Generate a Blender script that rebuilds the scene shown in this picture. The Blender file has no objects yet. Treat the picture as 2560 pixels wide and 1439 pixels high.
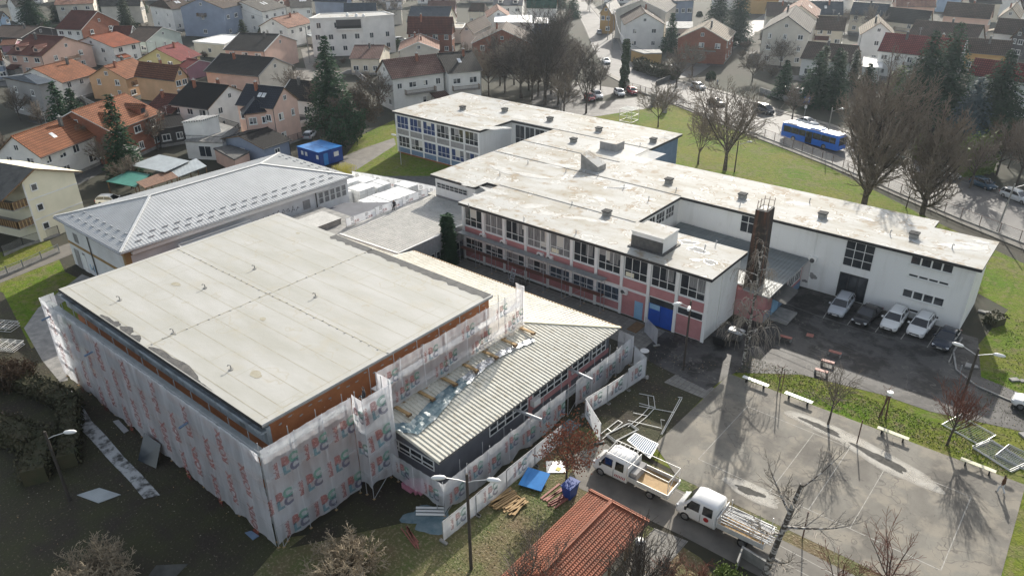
import bpy, math, random
from math import sin, cos, pi, radians, sqrt, atan2, hypot
from mathutils import Vector, Matrix
D = bpy.data
SC = bpy.context.scene
COL = SC.collection
# ---------------------------------------------------------------- camera (drone, 40.6 m up)
F, H = 1876.63, 40.6
PITCH, ROLL, YAW = radians(27.451), radians(-0.5966), -0.693326
def _cam_rows():
    cp, sp = cos(PITCH), sin(PITCH)
    A = Matrix(((1,0,0),(0,-sp,-cp),(0,cp,-sp)))
    cr, sr = cos(ROLL), sin(ROLL)
    R = Matrix(((cr,-sr,0),(sr,cr,0),(0,0,1)))
    ca, sa = cos(YAW), sin(YAW)
    W = Matrix(((ca,sa,0),(-sa,ca,0),(0,0,1)))
    return R @ A @ W.transposed()
MB_ = _cam_rows()                      # rows: right, down, forward
cam = D.objects.new('camera', D.cameras.new('camera'))
COL.objects.link(cam)
cam.data.sensor_width = 36.0
cam.data.lens = F / 2560 * 36.0
cam.data.clip_start = 0.5
cam.data.clip_end = 6000
r, d, f = MB_[0], MB_[1], MB_[2]
cam.matrix_world = Matrix(((r[0],-d[0],-f[0],0),(r[1],-d[1],-f[1],0),(r[2],-d[2],-f[2],H),(0,0,0,1)))
SC.camera = cam
SC.view_settings.view_transform = 'Standard'
SC.view_settings.look = 'None'
SC.view_settings.exposure = 0.6
SC.view_settings.gamma = 1
SC.render.resolution_x, SC.render.resolution_y = 1024, 575
# ---------------------------------------------------------------- sky and sun
SAZ, SEL = radians(109.5), radians(26.5)
sdir = Vector((cos(SAZ)*cos(SEL), sin(SAZ)*cos(SEL), sin(SEL)))
w = D.worlds.new('World'); SC.world = w; w.use_nodes = True
nt = w.node_tree; bg = nt.nodes['Background']
sky = nt.nodes.new('ShaderNodeTexSky'); sky.sky_type = 'NISHITA'; sky.sun_disc = False
sky.sun_elevation = SEL; sky.sun_rotation = pi/2 - SAZ
sky.air_density = 1.2; sky.dust_density = 2.0
hsn = nt.nodes.new('ShaderNodeHueSaturation'); hsn.inputs['Saturation'].default_value = 0.5; nt.links.new(sky.outputs[0], hsn.inputs['Color']); nt.links.new(hsn.outputs[0], bg.inputs[0]); bg.inputs[1].default_value = 0.132
sun = D.objects.new('sun', D.lights.new('sun', 'SUN')); COL.objects.link(sun)
sun.data.energy = 4.3; sun.data.angle = radians(0.55); sun.data.color = (1.0, 0.935, 0.83)
sun.rotation_euler = (-sdir).to_track_quat('-Z', 'Y').to_euler()
SC.cycles.max_bounces = 6; SC.cycles.transparent_max_bounces = 12; SC.cycles.volume_bounces = 0
SC.cycles.use_denoising = True; SC.cycles.use_adaptive_sampling = False; SC.cycles.denoising_prefilter = 'ACCURATE'; SC.render.filter_size = 1.15

def at(px, py, z=0.0):
    """ground (or height z) point under a pixel of the 2560-wide photograph"""
    v = Vector(((px-1280)/F, (py-719.5)/F, 1.0))
    dd = MB_.transposed() @ v
    t = (z-H)/dd.z
    return Vector((dd.x*t, dd.y*t, z))

# ---------------------------------------------------------------- materials
M = {}
def rgb(c): return (c[0], c[1], c[2], 1.0)
def mat(name, c, c2=None, scale=1.0, rough=0.75, metal=0.0, lo=0.35, hi=0.65, detail=6.0, bump=0.0, bscale=None,
        c3=None, scale3=20.0, amt3=0.5, lo3=.55, hi3=.62, stretch=None, coord='Object', alpha=1.0, spec=0.5, trans=0.0, wave=None, rowtex=None, rand=0.0, rings=()):
    m = D.materials.new(name); m.use_nodes = True
    n = m.node_tree; L = n.links; P = n.nodes['Principled BSDF']
    P.inputs['Roughness'].default_value = rough; P.inputs['Metallic'].default_value = metal
    P.inputs['Specular IOR Level'].default_value = spec
    if trans: P.inputs['Transmission Weight'].default_value = trans
    tc = n.nodes.new('ShaderNodeTexCoord')
    src = tc.outputs['UV'] if coord == 'UV' else tc.outputs['Object']
    if coord == 'World':
        g = n.nodes.new('ShaderNodeNewGeometry'); src = g.outputs['Position']
    if stretch:
        mp = n.nodes.new('ShaderNodeMapping'); mp.inputs['Scale'].default_value = stretch
        L.new(src, mp.inputs[0]); src2 = mp.outputs[0]
    else: src2 = src
    col = None
    def noise(s, sc, det=6.0):
        t = n.nodes.new('ShaderNodeTexNoise'); t.inputs['Scale'].default_value = sc; t.inputs['Detail'].default_value = det
        t.inputs['Roughness'].default_value = 0.6
        L.new(s, t.inputs['Vector']); return t.outputs['Fac']
    def ramp(fac, a, b):
        q = n.nodes.new('ShaderNodeMapRange'); q.inputs[1].default_value = a; q.inputs[2].default_value = b
        L.new(fac, q.inputs[0]); return q.outputs[0]
    def mix(fac, a, b):
        q = n.nodes.new('ShaderNodeMix'); q.data_type = 'RGBA'
        if hasattr(fac, 'links'): L.new(fac, q.inputs[0])
        else: q.inputs[0].default_value = fac
        for v, i in ((a,6),(b,7)):
            if hasattr(v, 'links'): L.new(v, q.inputs[i])
            else: q.inputs[i].default_value = rgb(v)
        return q.outputs[2]
    col = c
    nf = None
    if c2 is not None:
        nf = noise(src2, scale, detail); col = mix(ramp(nf, lo, hi), c, c2)
    if c3 is not None:
        nf3 = noise(src, scale3, 4); rr = ramp(nf3, lo3, hi3)
        mu = n.nodes.new('ShaderNodeMath'); mu.operation = 'MULTIPLY'; mu.inputs[1].default_value = amt3; L.new(rr, mu.inputs[0])
        col = mix(mu.outputs[0], col, c3)
    for (rs_, rc_, rw_, rcol, ra_) in rings:      # thin contour lines: tide marks of dried puddles, cracks
        q1 = n.nodes.new('ShaderNodeMath'); q1.operation = 'SUBTRACT'; L.new(noise(src, rs_, 3), q1.inputs[0]); q1.inputs[1].default_value = rc_
        q2 = n.nodes.new('ShaderNodeMath'); q2.operation = 'ABSOLUTE'; L.new(q1.outputs[0], q2.inputs[0])
        q3 = n.nodes.new('ShaderNodeMapRange'); q3.inputs[1].default_value = rw_; q3.inputs[2].default_value = 0; q3.inputs[4].default_value = ra_; L.new(q2.outputs[0], q3.inputs[0])
        col = mix(q3.outputs[0], col, rcol)
    hgt = None
    if rowtex:      # tiles / boards / bricks: (bw, bh, mortar, tone-variation, offset)
        bw, bh, mo, dv, off = rowtex[:5]
        b = n.nodes.new('ShaderNodeTexBrick'); b.offset = off
        L.new(tc.outputs['UV'], b.inputs['Vector'])
        b.inputs['Scale'].default_value = 1.0; b.inputs['Brick Width'].default_value = bw; b.inputs['Row Height'].default_value = bh
        b.inputs['Mortar Size'].default_value = mo; b.inputs['Mortar Smooth'].default_value = 0.2
        b.inputs['Color1'].default_value = (1,1,1,1); b.inputs['Color2'].default_value = (1-dv,)*3+(1,)
        b.inputs['Mortar'].default_value = (rowtex[5] if len(rowtex) > 5 else .35,)*3+(1,)
        q = n.nodes.new('ShaderNodeMix'); q.data_type = 'RGBA'; q.blend_type = 'MULTIPLY'; q.inputs[0].default_value = 1
        if hasattr(col, 'links'): L.new(col, q.inputs[6])
        else: q.inputs[6].default_value = rgb(col)
        L.new(b.outputs['Color'], q.inputs[7]); col = q.outputs[2]
        hgt = b.outputs['Color']
    if rand:
        oi = n.nodes.new('ShaderNodeObjectInfo'); hs = n.nodes.new('ShaderNodeHueSaturation')
        q = n.nodes.new('ShaderNodeMapRange'); q.inputs[3].default_value = 1-rand; q.inputs[4].default_value = 1+rand
        L.new(oi.outputs['Random'], q.inputs[0]); L.new(q.outputs[0], hs.inputs['Value'])
        if hasattr(col, 'links'): L.new(col, hs.inputs['Color'])
        else: hs.inputs['Color'].default_value = rgb(col)
        col = hs.outputs[0]
    if hasattr(col, 'links'): L.new(col, P.inputs['Base Color'])
    else: P.inputs['Base Color'].default_value = rgb(col)
    nrm = None
    if wave:        # (period along UV axis, axis 'X'/'Y', strength)
        wv = n.nodes.new('ShaderNodeTexWave'); wv.wave_profile = 'SIN'; wv.bands_direction = wave[1]
        wv.inputs['Scale'].default_value = 0.314/wave[0]
        L.new(tc.outputs['UV'], wv.inputs['Vector'])
        bp = n.nodes.new('ShaderNodeBump'); bp.inputs['Strength'].default_value = 1.0; bp.inputs['Distance'].default_value = wave[2]
        L.new(wv.outputs['Fac'], bp.inputs['Height']); nrm = bp.outputs[0]
    if bump:
        bf = noise(src, bscale or 8.0, 5)
        bp = n.nodes.new('ShaderNodeBump'); bp.inputs['Distance'].default_value = bump; bp.inputs['Strength'].default_value = 1
        L.new(bf, bp.inputs['Height'])
        if nrm: L.new(nrm, bp.inputs['Normal'])
        nrm = bp.outputs[0]
    if hgt is not None:
        bp = n.nodes.new('ShaderNodeBump'); bp.inputs['Distance'].default_value = 0.03; bp.inputs['Strength'].default_value = .8
        L.new(hgt, bp.inputs['Height'])
        if nrm: L.new(nrm, bp.inputs['Normal'])
        nrm = bp.outputs[0]
    if nrm: L.new(nrm, P.inputs['Normal'])
    if alpha < 1: P.inputs['Alpha'].default_value = alpha
    M[name] = m
    return m

# ground family
mat('lawn', (.10,.17,.016), (.19,.185,.04), .12, .95, spec=.1, c3=(.20,.165,.09), scale3=1.3, amt3=.6, lo3=.5, hi3=.62, rings=((.06,.5,.02,(.20,.165,.10),.5),(.9,.5,.04,(.04,.07,.01),.5)), coord='World', bump=.12, bscale=5, lo=.35, hi=.7)
mat('grass_blade', (.10,.17,.03), (.15,.18,.05), .8, .9, coord='World')
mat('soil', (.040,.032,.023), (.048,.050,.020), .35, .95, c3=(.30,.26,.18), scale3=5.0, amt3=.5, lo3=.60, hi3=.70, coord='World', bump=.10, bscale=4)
mat('leafy', (.15,.11,.06), (.085,.115,.028), .3, .95, c3=(.36,.30,.2), scale3=4.5, amt3=.55, lo3=.52, hi3=.66, coord='World', bump=.12, bscale=6)
mat('land', (.028,.034,.018), (.042,.035,.024), .06, .95, c3=(.045,.04,.025), scale3=.6, amt3=.7, lo3=.45, hi3=.6, coord='World')
mat('asphalt', (.078,.075,.073), (.036,.034,.033), .35, .62, c3=(.15,.14,.125), scale3=1.2, amt3=.35, lo3=.5, hi3=.7, spec=.2, coord='World', lo=.46, hi=.54, rings=((.5,.5,.004,(.02,.02,.02),.8),(.2,.55,.006,(.2,.19,.17),.5)), bump=.01, bscale=30)
mat('court_asphalt', (.20,.188,.16), (.11,.10,.085), .22, .75, spec=.3, c3=(.27,.24,.19), scale3=.45, amt3=.6, lo3=.48, hi3=.6, coord='World', lo=.40, hi=.62, stretch=(1,.55,1), bump=.006, bscale=30, rings=((.22,.55,.008,(.09,.08,.07),.8),(.35,.45,.005,(.08,.075,.07),.7),(.9,.5,.0022,(.06,.055,.05),.7)))
mat('road', (.14,.135,.13), (.10,.097,.095), .25, .7, spec=.25, c3=(.2,.19,.18), scale3=1.0, amt3=.3, coord='World', bump=.008, bscale=25)
mat('pavement', (.19,.175,.15), (.13,.12,.105), .6, .8, coord='World')
mat('slabs', (.24,.23,.21), (.18,.17,.15), 1.5, .8, rowtex=(.5,.5,.02,.15,0,.5))
mat('chalk', (.62,.60,.55), (.40,.38,.34), 3.0, .8, coord='World', alpha=.62)
mat('dust', (.74,.71,.64), (.55,.52,.46), .9, .8, coord='World', alpha=.36)
mat('litter', (.42,.38,.30), (.30,.26,.2), 2, .9, coord='World')
mat('puddle', (.07,.068,.062), (.12,.115,.105), 2.5, .8, coord='World', spec=.1, alpha=.85)
# membranes
mat('membrane', (.47,.47,.45), (.36,.335,.28), .35, .72, spec=.12, c3=(.27,.20,.12), scale3=.5, amt3=.7, lo3=.55, hi3=.66, bump=.01, bscale=3, rings=((.28,.56,.012,(.25,.18,.10),.7),(.28,.585,.02,(.72,.72,.70),.6),(.5,.42,.008,(.30,.24,.16),.5)), rowtex=(9,1.02,.02,.04,.3,.86), coord='World', lo=.44, hi=.68, stretch=(.45,1.2,1))
mat('gym_membrane', (.46,.455,.43), (.385,.38,.34), .22, .65, spec=.2, bump=.012, bscale=2, rings=((.2,.60,.01,(.38,.34,.25),.5),),  c3=(.42,.38,.29), scale3=.45, amt3=.45, lo3=.55, hi3=.75, coord='World', stretch=(.5,1.6,1))
mat('seam', (.40,.38,.30), (.30,.27,.20), 1.5, .7, coord='World')
mat('bitumen', (.045,.045,.048), (.12,.115,.105), 2.5, .8, coord='World', bump=.03)
mat('white_patch', (.84,.84,.83), (.76,.75,.73), 1.5, .5, coord='World')
mat('pale_stain', (.74,.74,.72), (.6,.6,.57), 1.5, .6, coord='World', alpha=.38)
mat('wet_patch', (.20,.21,.22), (.30,.30,.29), 1.2, .7, spec=.1, coord='World')
mat('rust_wall', (.33,.125,.045), (.25,.085,.03), .8, .8, c3=(.5,.35,.25), scale3=2.5, amt3=.5, lo3=.68, hi3=.72, coord='World')
mat('concrete', (.33,.32,.30), (.20,.20,.19), 1.2, .85, coord='World', bump=.01)
mat('gutter_grey', (.30,.34,.37), (.14,.15,.15), 1.0, .75, coord='World', stretch=(1,1,.3), lo=.45, hi=.7)
mat('conc_dark', (.12,.12,.115), (.07,.07,.07), 1.5, .85, coord='World')
mat('white_wall', (.80,.80,.78), (.62,.61,.57), .9, .85, c3=(.46,.44,.40), scale3=.7, amt3=.3, lo3=.6, hi3=.75, coord='World', stretch=(1.1,1.1,.15), lo=.5, hi=.95)
mat('pink', (.50,.235,.235), (.42,.19,.19), .8, .85, coord='World')
mat('panel_grey', (.33,.32,.315), (.26,.255,.25), 2, .85, coord='World')
mat('panel_blue', (.17,.25,.36), (.13,.20,.30), 1.5, .8, coord='World')
mat('slate_wall', (.13,.135,.155), (.10,.105,.12), .8, .8, coord='World')
mat('black_trim', (.018,.018,.02), (.035,.035,.035), 2, .6, coord='World')
mat('frame_white', (.72,.72,.70), rough=.5)
mat('glass', (.02,.024,.03), (.05,.055,.06), .7, .08, coord='World', spec=.8)
mat('glass_far', (.03,.038,.05), rough=.15, spec=.7)
mat('curtain', (.30,.30,.29), (.10,.10,.11), 3, .7, coord='World', stretch=(6,6,.3))
mat('curtain_blue', (.025,.06,.19), (.015,.03,.09), 3, .6, coord='World', stretch=(5,5,.3))
mat('metal_roof', (.53,.54,.54), (.46,.47,.47), .5, .45, metal=.15, coord='World')
mat('hall_wall', (.70,.71,.72), (.60,.60,.60), .6, .8, coord='World')
mat('ochre', (.36,.235,.10), (.30,.19,.08), .8, .8, coord='World')
mat('trapez', (.66,.64,.56), (.57,.55,.47), .7, .6, spec=.2, c3=(.36,.31,.22), scale3=2.0, amt3=.4, coord='World')
mat('fibre_cement', (.50,.49,.46), (.40,.395,.37), .9, .75, coord='World', c3=(.22,.22,.2), scale3=4, amt3=.4)
mat('green_metal', (.20,.225,.225), (.155,.17,.17), .6, .6, coord='World', stretch=(.3,2,1))
mat('galv', (.45,.46,.47), (.36,.37,.38), 3, .5, metal=.4)
mat('alu', (.72,.72,.70), (.6,.6,.58), 3, .4, metal=.3)
mat('deck_steel', (.34,.36,.36), (.26,.28,.28), 1.5, .5, metal=.4, coord='World')
mat('deck_red', (.16,.065,.045), (.11,.05,.035), 1.5, .7, coord='World')
mat('timber', (.46,.31,.15), (.34,.22,.10), 2.5, .75)
mat('timber_dark', (.20,.12,.06), (.13,.08,.04), 2.5, .8)
mat('red_steel', (.34,.12,.09), (.24,.08,.06), 3, .6)
mat('blue_door', (.01,.08,.42), (.01,.06,.33), 1, .5)
mat('light_blue', (.28,.48,.66), (.22,.4,.58), 1, .6)
mat('blue_board', (.03,.23,.60), (.02,.18,.5), 1, .35)
mat('blue_container', (.012,.06,.28), (.01,.045,.22), .8, .4)
mat('insulation', (.76,.77,.77), (.66,.67,.67), 1.2, .6, rowtex=(1.2,.62,.025,.05,0,.65))
mat('black', (.012,.012,.013), rough=.6)
mat('rubber', (.018,.018,.018), rough=.85)
mat('soot', (.030,.024,.020), (.11,.05,.03), .9, .85, c3=(.20,.14,.10), scale3=1.4, amt3=.5, lo3=.56, hi3=.66, stretch=(2.5,2.5,.12), coord='World', lo=.5, hi=.64)
mat('pole_wood', (.075,.06,.05), (.045,.04,.035), 3, .85, stretch=(4,4,.4))
mat('pole_conc', (.30,.29,.27), (.22,.21,.20), 2, .85)
mat('lamp_white', (.78,.78,.76), rough=.35)
mat('fence_rust', (.12,.06,.045), (.08,.045,.035), 3, .7)
mat('fence_grey', (.26,.28,.28), rough=.6)
mat('film', (.09,.16,.19), (.20,.26,.28), 1.3, .3, coord='World', bump=.08, bscale=1.5)
mat('foil', (.45,.47,.49), (.6,.62,.64), 2, .28, metal=.7, coord='World', bump=.12, bscale=3)
mat('felt', (.45,.46,.46), (.07,.07,.065), 1.1, .85, coord='World', lo=.45, hi=.6)
mat('bark', (.11,.09,.072), (.05,.042,.035), 2.5, .9, coord='World')
mat('twig', (.21,.17,.13), (.14,.115,.09), 1, .85, coord='World')
mat('twig_dark', (.075,.062,.05), (.05,.04,.033), 1, .9, coord='World')
mat('twig_pale', (.40,.33,.23), (.19,.155,.11), 1, .85, coord='World')
mat('twig_red', (.20,.075,.05), (.13,.06,.04), 1, .85, coord='World')
mat('birch', (.42,.40,.37), (.07,.06,.05), 2.4, .85, coord='World', stretch=(1,1,2.0), lo=.44, hi=.52)
mat('birch_twig', (.36,.32,.27), (.22,.19,.16), 1, .8, coord='World')
mat('needles', (.022,.052,.030), (.042,.085,.040), .9, .95, spec=.1, coord='World', rand=.2)
mat('needles_blue', (.06,.10,.11), (.04,.075,.08), .9, .8, coord='World')
mat('cypress', (.03,.05,.02), (.05,.075,.028), .8, .8, coord='World')
mat('ivy', (.05,.085,.03), (.02,.04,.015), 1.5, .7, coord='World')
mat('dead_leaf', (.30,.10,.05), (.20,.07,.035), 1, .8, coord='World')
mat('brown_leaf', (.13,.085,.05), (.08,.055,.035), 1, .8, coord='World')
mat('blind', (.62,.60,.54), rough=.8)
mat('hedge', (.045,.05,.022), (.07,.06,.03), .8, .85, coord='World')
mat('bright_leaf', (.14,.19,.035), (.09,.13,.03), 1, .7, coord='World')
mat('skin', (.42,.27,.2), rough=.6)
mat('cloth_brown', (.12,.055,.03), (.08,.04,.02), 5, .9)
mat('cloth_pale', (.55,.56,.58), rough=.9)
mat('cloth_dark', (.03,.03,.035), rough=.9)
mat('hair', (.04,.022,.014), rough=.8)
mat('asbestos', (.10,.098,.092), (.055,.055,.052), .8, .9, coord='World')
mat('green_tarp', (.04,.20,.16), (.03,.15,.12), 1, .6)
mat('rust_sheet', (.24,.13,.08), (.16,.09,.06), 2, .8, wave=(.18,'X',.03))
mat('shed_metal', (.42,.46,.47), (.34,.37,.38), .8, .45, metal=.3, wave=(.2,'X',.02))
mat('yellow', (.50,.45,.06), rough=.5)
mat('pink_foil', (.52,.22,.30), (.4,.16,.22), 2, .5)
mat('cream', (.78,.73,.56), (.70,.66,.50), .5, .85, coord='World')
# house wall paints
for nm, c in dict(w_white=(.80,.79,.76), w_cream=(.72,.66,.54), w_pink=(.70,.48,.39), w_peach=(.70,.44,.25), w_yellow=(.55,.50,.25), w_grey=(.36,.35,.34),
                  w_bluegrey=(.27,.32,.42), w_ltblue=(.33,.45,.60), w_mint=(.48,.54,.50), w_beige=(.66,.61,.53), w_ochre=(.48,.30,.11), w_mauve=(.38,.20,.24), w_navy=(.05,.08,.17), w_dark=(.08,.075,.075)).items():
    mat(nm, c, tuple(v*.82 for v in c), .35, .88, coord='World')
mat('w_brick', (.34,.13,.075), (.27,.10,.06), .5, .88, rowtex=(.30,.12,.012,.25,.5,.7), coord='World')
# roof tiles (courses run with the eave)
for nm, c, v in (('t_orange',(.44,.17,.08),.18),('t_salmon',(.50,.27,.19),.15),('t_red',(.34,.07,.065),.12),('t_dkred',(.20,.065,.045),.2),('t_rust',(.28,.115,.065),.25),
              ('t_brown',(.15,.105,.08),.25),('t_dark',(.060,.055,.050),.25),('t_black',(.020,.018,.018),.2),('t_navy',(.022,.03,.05),.15),('t_slate',(.085,.11,.14),.12),
              ('t_pink',(.30,.17,.14),.25),('t_grey',(.19,.175,.155),.15),('t_green',(.03,.13,.09),.1),('t_white',(.75,.75,.73),.05),('t_tan',(.40,.33,.24),.15),('t_brightorange',(.47,.13,.055),.15)):
    mat(nm, c, tuple(x*.68 for x in c), .45, .85 if nm not in('t_navy','t_slate') else .35, spec=.25, rowtex=(.42,.50,.11,v,0,.32), c3=tuple(x*.45 for x in c), scale3=1.1, amt3=.5, lo3=.52, hi3=.7, coord='World')
mat('t_kiosk', (.38,.12,.06), (.28,.09,.045), .9, .7, rowtex=(.20,.36,.02,.12,0,.5), wave=(.2,'X',.03), c3=(.2,.09,.05), scale3=2, amt3=.4, coord='World')
for nm, c in dict(p_white=(.74,.74,.73), p_silver=(.42,.44,.47), p_black=(.012,.012,.014), p_navy=(.02,.028,.045), p_red=(.30,.02,.025), p_blue=(.02,.15,.60), p_dkgrey=(.06,.06,.065), p_ltgrey=(.55,.57,.58), p_teal=(.02,.06,.10)).items():
    mat(nm, c, rough=.22, spec=.6)
mat('car_glass', (.015,.018,.022), rough=.05, spec=.9)
mat('chrome', (.6,.6,.6), rough=.2, metal=.9)
mat('lamp_glass', (.6,.62,.64), rough=.1)
mat('tail_red', (.35,.02,.02), rough=.3)
mat('plate', (.7,.7,.68), rough=.5)
mat('sign_blue', (.02,.12,.4), rough=.5)
for nm, c in dict(ink_red=(.42,.09,.07), ink_green=(.10,.36,.25), ink_teal=(.07,.27,.34), ink_navy=(.05,.06,.16), ink_grey=(.25,.25,.26)).items():
    mat(nm, c, rough=.8, alpha=.52)
def netmat(name, c, op, tint=.0):
    m = D.materials.new(name); m.use_nodes = True; n = m.node_tree; L = n.links
    out = n.nodes['Material Output']; n.nodes.remove(n.nodes['Principled BSDF'])
    tr = n.nodes.new('ShaderNodeBsdfTransparent'); df = n.nodes.new('ShaderNodeBsdfDiffuse'); tl = n.nodes.new('ShaderNodeBsdfTranslucent')
    df.inputs[0].default_value = rgb(c); tl.inputs[0].default_value = rgb(c)
    g = n.nodes.new('ShaderNodeNewGeometry')
    mp = n.nodes.new('ShaderNodeMapping'); mp.inputs['Scale'].default_value = (1.3,1.3,.25); L.new(g.outputs['Position'], mp.inputs[0])
    ns = n.nodes.new('ShaderNodeTexNoise'); ns.inputs['Scale'].default_value = .9; ns.inputs['Detail'].default_value = 6; L.new(mp.outputs[0], ns.inputs['Vector'])
    mr = n.nodes.new('ShaderNodeMapRange'); mr.inputs[1].default_value = .3; mr.inputs[2].default_value = .7; mr.inputs[3].default_value = op-.13; mr.inputs[4].default_value = op+.12
    L.new(ns.outputs['Fac'], mr.inputs[0])
    bp = n.nodes.new('ShaderNodeBump'); bp.inputs['Distance'].default_value = .5; L.new(ns.outputs['Fac'], bp.inputs['Height'])
    L.new(bp.outputs[0], df.inputs['Normal'])
    a = n.nodes.new('ShaderNodeMixShader'); a.inputs[0].default_value = .45
    L.new(df.outputs[0], a.inputs[1]); L.new(tl.outputs[0], a.inputs[2])
    b = n.nodes.new('ShaderNodeMixShader'); L.new(mr.outputs[0], b.inputs[0])
    L.new(tr.outputs[0], b.inputs[1]); L.new(a.outputs[0], b.inputs[2]); L.new(b.outputs[0], out.inputs[0])
    M[name] = m
netmat('net', (.90,.92,.97), .60)
netmat('net_thin', (.88,.90,.94), .50)
netmat('banner_cloth', (.78,.80,.83), .80)
netmat('mesh_wire', (.35,.35,.35), .30)
# ---------------------------------------------------------------- mesh helpers
class MB:
    """collects faces with materials; build() links them as ONE mesh object"""
    def __init__(s): s.v = []; s.f = []; s.m = []; s.mats = []; s.smooth = False
    def mi(s, mt):
        if mt not in s.mats: s.mats.append(mt)
        return s.mats.index(mt)
    def poly(s, pts, mt):
        b = len(s.v); s.v += [tuple(p) for p in pts]; s.f.append(tuple(range(b, b+len(pts)))); s.m.append(s.mi(mt))
    def box(s, x0, y0, z0, x1, y1, z1, mt, top=None):
        s.hexa([(x0,y0,z0),(x1,y0,z0),(x1,y1,z0),(x0,y1,z0),(x0,y0,z1),(x1,y0,z1),(x1,y1,z1),(x0,y1,z1)], mt, top)
    def hexa(s, p, mt, top=None):
        b = len(s.v); s.v += [tuple(q) for q in p]; k = s.mi(mt); kt = s.mi(top) if top else k
        for i, q in enumerate(((0,3,2,1),(4,5,6,7),(0,1,5,4),(1,2,6,5),(2,3,7,6),(3,0,4,7))):
            s.f.append(tuple(b+j for j in q)); s.m.append(kt if i == 1 else k)
    def obox(s, c, size, rz, mt, rx=0, ry=0, top=None):
        R = Matrix.Rotation(rz,3,'Z') @ Matrix.Rotation(ry,3,'Y') @ Matrix.Rotation(rx,3,'X'); c = Vector(c)
        hx, hy, hz = size[0]/2, size[1]/2, size[2]/2
        s.hexa([c+R@Vector(q) for q in ((-hx,-hy,-hz),(hx,-hy,-hz),(hx,hy,-hz),(-hx,hy,-hz),(-hx,-hy,hz),(hx,-hy,hz),(hx,hy,hz),(-hx,hy,hz))], mt, top)
    def bar(s, a, b, w, h, mt):
        """square bar from a to b"""
        a = Vector(a); b = Vector(b); dv = (b-a).normalized()
        up = Vector((0,0,1)) if abs(dv.z) < .9 else Vector((1,0,0))
        x = dv.cross(up).normalized()*w/2; y = x.cross(dv).normalized()*h/2
        s.hexa([a-x-y,a+x-y,b+x-y,b-x-y,a-x+y,a+x+y,b+x+y,b-x+y], mt)
    def tube(s, pts, rs, n, mt, cap=True):
        k = s.mi(mt); b0 = len(s.v); L = len(pts)
        if not hasattr(rs, '__len__'): rs = [rs]*L
        pts = [Vector(p) for p in pts]
        for i, p in enumerate(pts):
            dv = (pts[min(i+1,L-1)]-pts[max(i-1,0)]).normalized()
            up = Vector((0,0,1)) if abs(dv.z) < .95 else Vector((1,0,0))
            x = dv.cross(up).normalized(); y = x.cross(dv)
            for j in range(n):
                a = 2*pi*j/n; q = p + (x*cos(a)+y*sin(a))*rs[i]; s.v.append((q.x,q.y,q.z))
        for i in range(L-1):
            for j in range(n):
                a, b = b0+i*n+j, b0+i*n+(j+1)%n
                s.f.append((a,b,b+n,a+n)); s.m.append(k)
        if cap:
            s.f.append(tuple(b0+j for j in range(n))[::-1]); s.m.append(k)
            s.f.append(tuple(b0+(L-1)*n+j for j in range(n))); s.m.append(k)
    def prism(s, pts, z0, z1, mt, top=None, bottom=True):
        n = len(pts); b = len(s.v)
        s.v += [(p[0],p[1],z0) for p in pts]+[(p[0],p[1],z1) for p in pts]
        k = s.mi(mt); kt = s.mi(top) if top else k
        for i in range(n):
            j = (i+1) % n; s.f.append((b+i,b+j,b+n+j,b+n+i)); s.m.append(k)
        s.f.append(tuple(b+n+i for i in range(n))); s.m.append(kt)
        if bottom: s.f.append(tuple(b+i for i in range(n))[::-1]); s.m.append(k)
    def lathe(s, c, prof, n, mt):
        c = Vector(c); k = s.mi(mt); b0 = len(s.v)
        for r_, z in prof:
            for j in range(n): a = 2*pi*j/n; s.v.append((c.x+r_*cos(a), c.y+r_*sin(a), c.z+z))
        for i in range(len(prof)-1):
            for j in range(n):
                a, b = b0+i*n+j, b0+i*n+(j+1)%n; s.f.append((a,b,b+n,a+n)); s.m.append(k)
        s.f.append(tuple(b0+j for j in range(n))[::-1]); s.m.append(k)
        s.f.append(tuple(b0+(len(prof)-1)*n+j for j in range(n))); s.m.append(k)
    def mesh(s, name, off=None, uv=True):
        me = D.meshes.new(name)
        vs = s.v if off is None else [(x-off[0],y-off[1],z-off[2]) for x,y,z in s.v]
        me.from_pydata(vs, [], s.f)
        for mt in s.mats: me.materials.append(M[mt])
        me.polygons.foreach_set('material_index', s.m)
        if s.smooth: me.polygons.foreach_set('use_smooth', [True]*len(s.f))
        if uv and len(s.f) < 60000:
            ul = me.uv_layers.new(name='UVMap'); co = [0.0]*(2*len(me.loops)); i = 0
            for p in me.polygons:
                nn = p.normal
                if abs(nn.z) > .999: u = Vector((1,0,0))
                else: u = Vector((-nn.y, nn.x, 0)).normalized()
                v = nn.cross(u)
                for vi in p.vertices:
                    q = Vector(s.v[vi]); co[i] = q.dot(u); co[i+1] = q.dot(v); i += 2
            ul.data.foreach_set('uv', co)
        me.update()
        return me
    def build(s, name, parent=None, local=False, **kw):
        off = None if (local or LM[0] or parent is None) else world_loc(parent)
        o = D.objects.new(name, s.mesh(name, off)); COL.objects.link(o)
        if parent is not None: o.parent = parent
        if kw: tag(o, **kw)
        return o
LM = [False]      # local mode: things built in their own rotated frame
def world_loc(o):
    p = Vector((0,0,0))
    while o is not None: p = p + o.location; o = o.parent
    return p
def tag(o, label=None, cat=None, group=None, kind=None):
    if label: o['label'] = label
    if cat: o['category'] = cat
    if group: o['group'] = group
    if kind: o['kind'] = kind
def thing(name, label, cat, loc=(0,0,0), rz=0, group=None):
    o = D.objects.new(name, None); COL.objects.link(o); o.location = loc; o.rotation_euler = (0,0,rz)
    o.empty_display_size = .3
    tag(o, label, cat, group); return o
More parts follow.
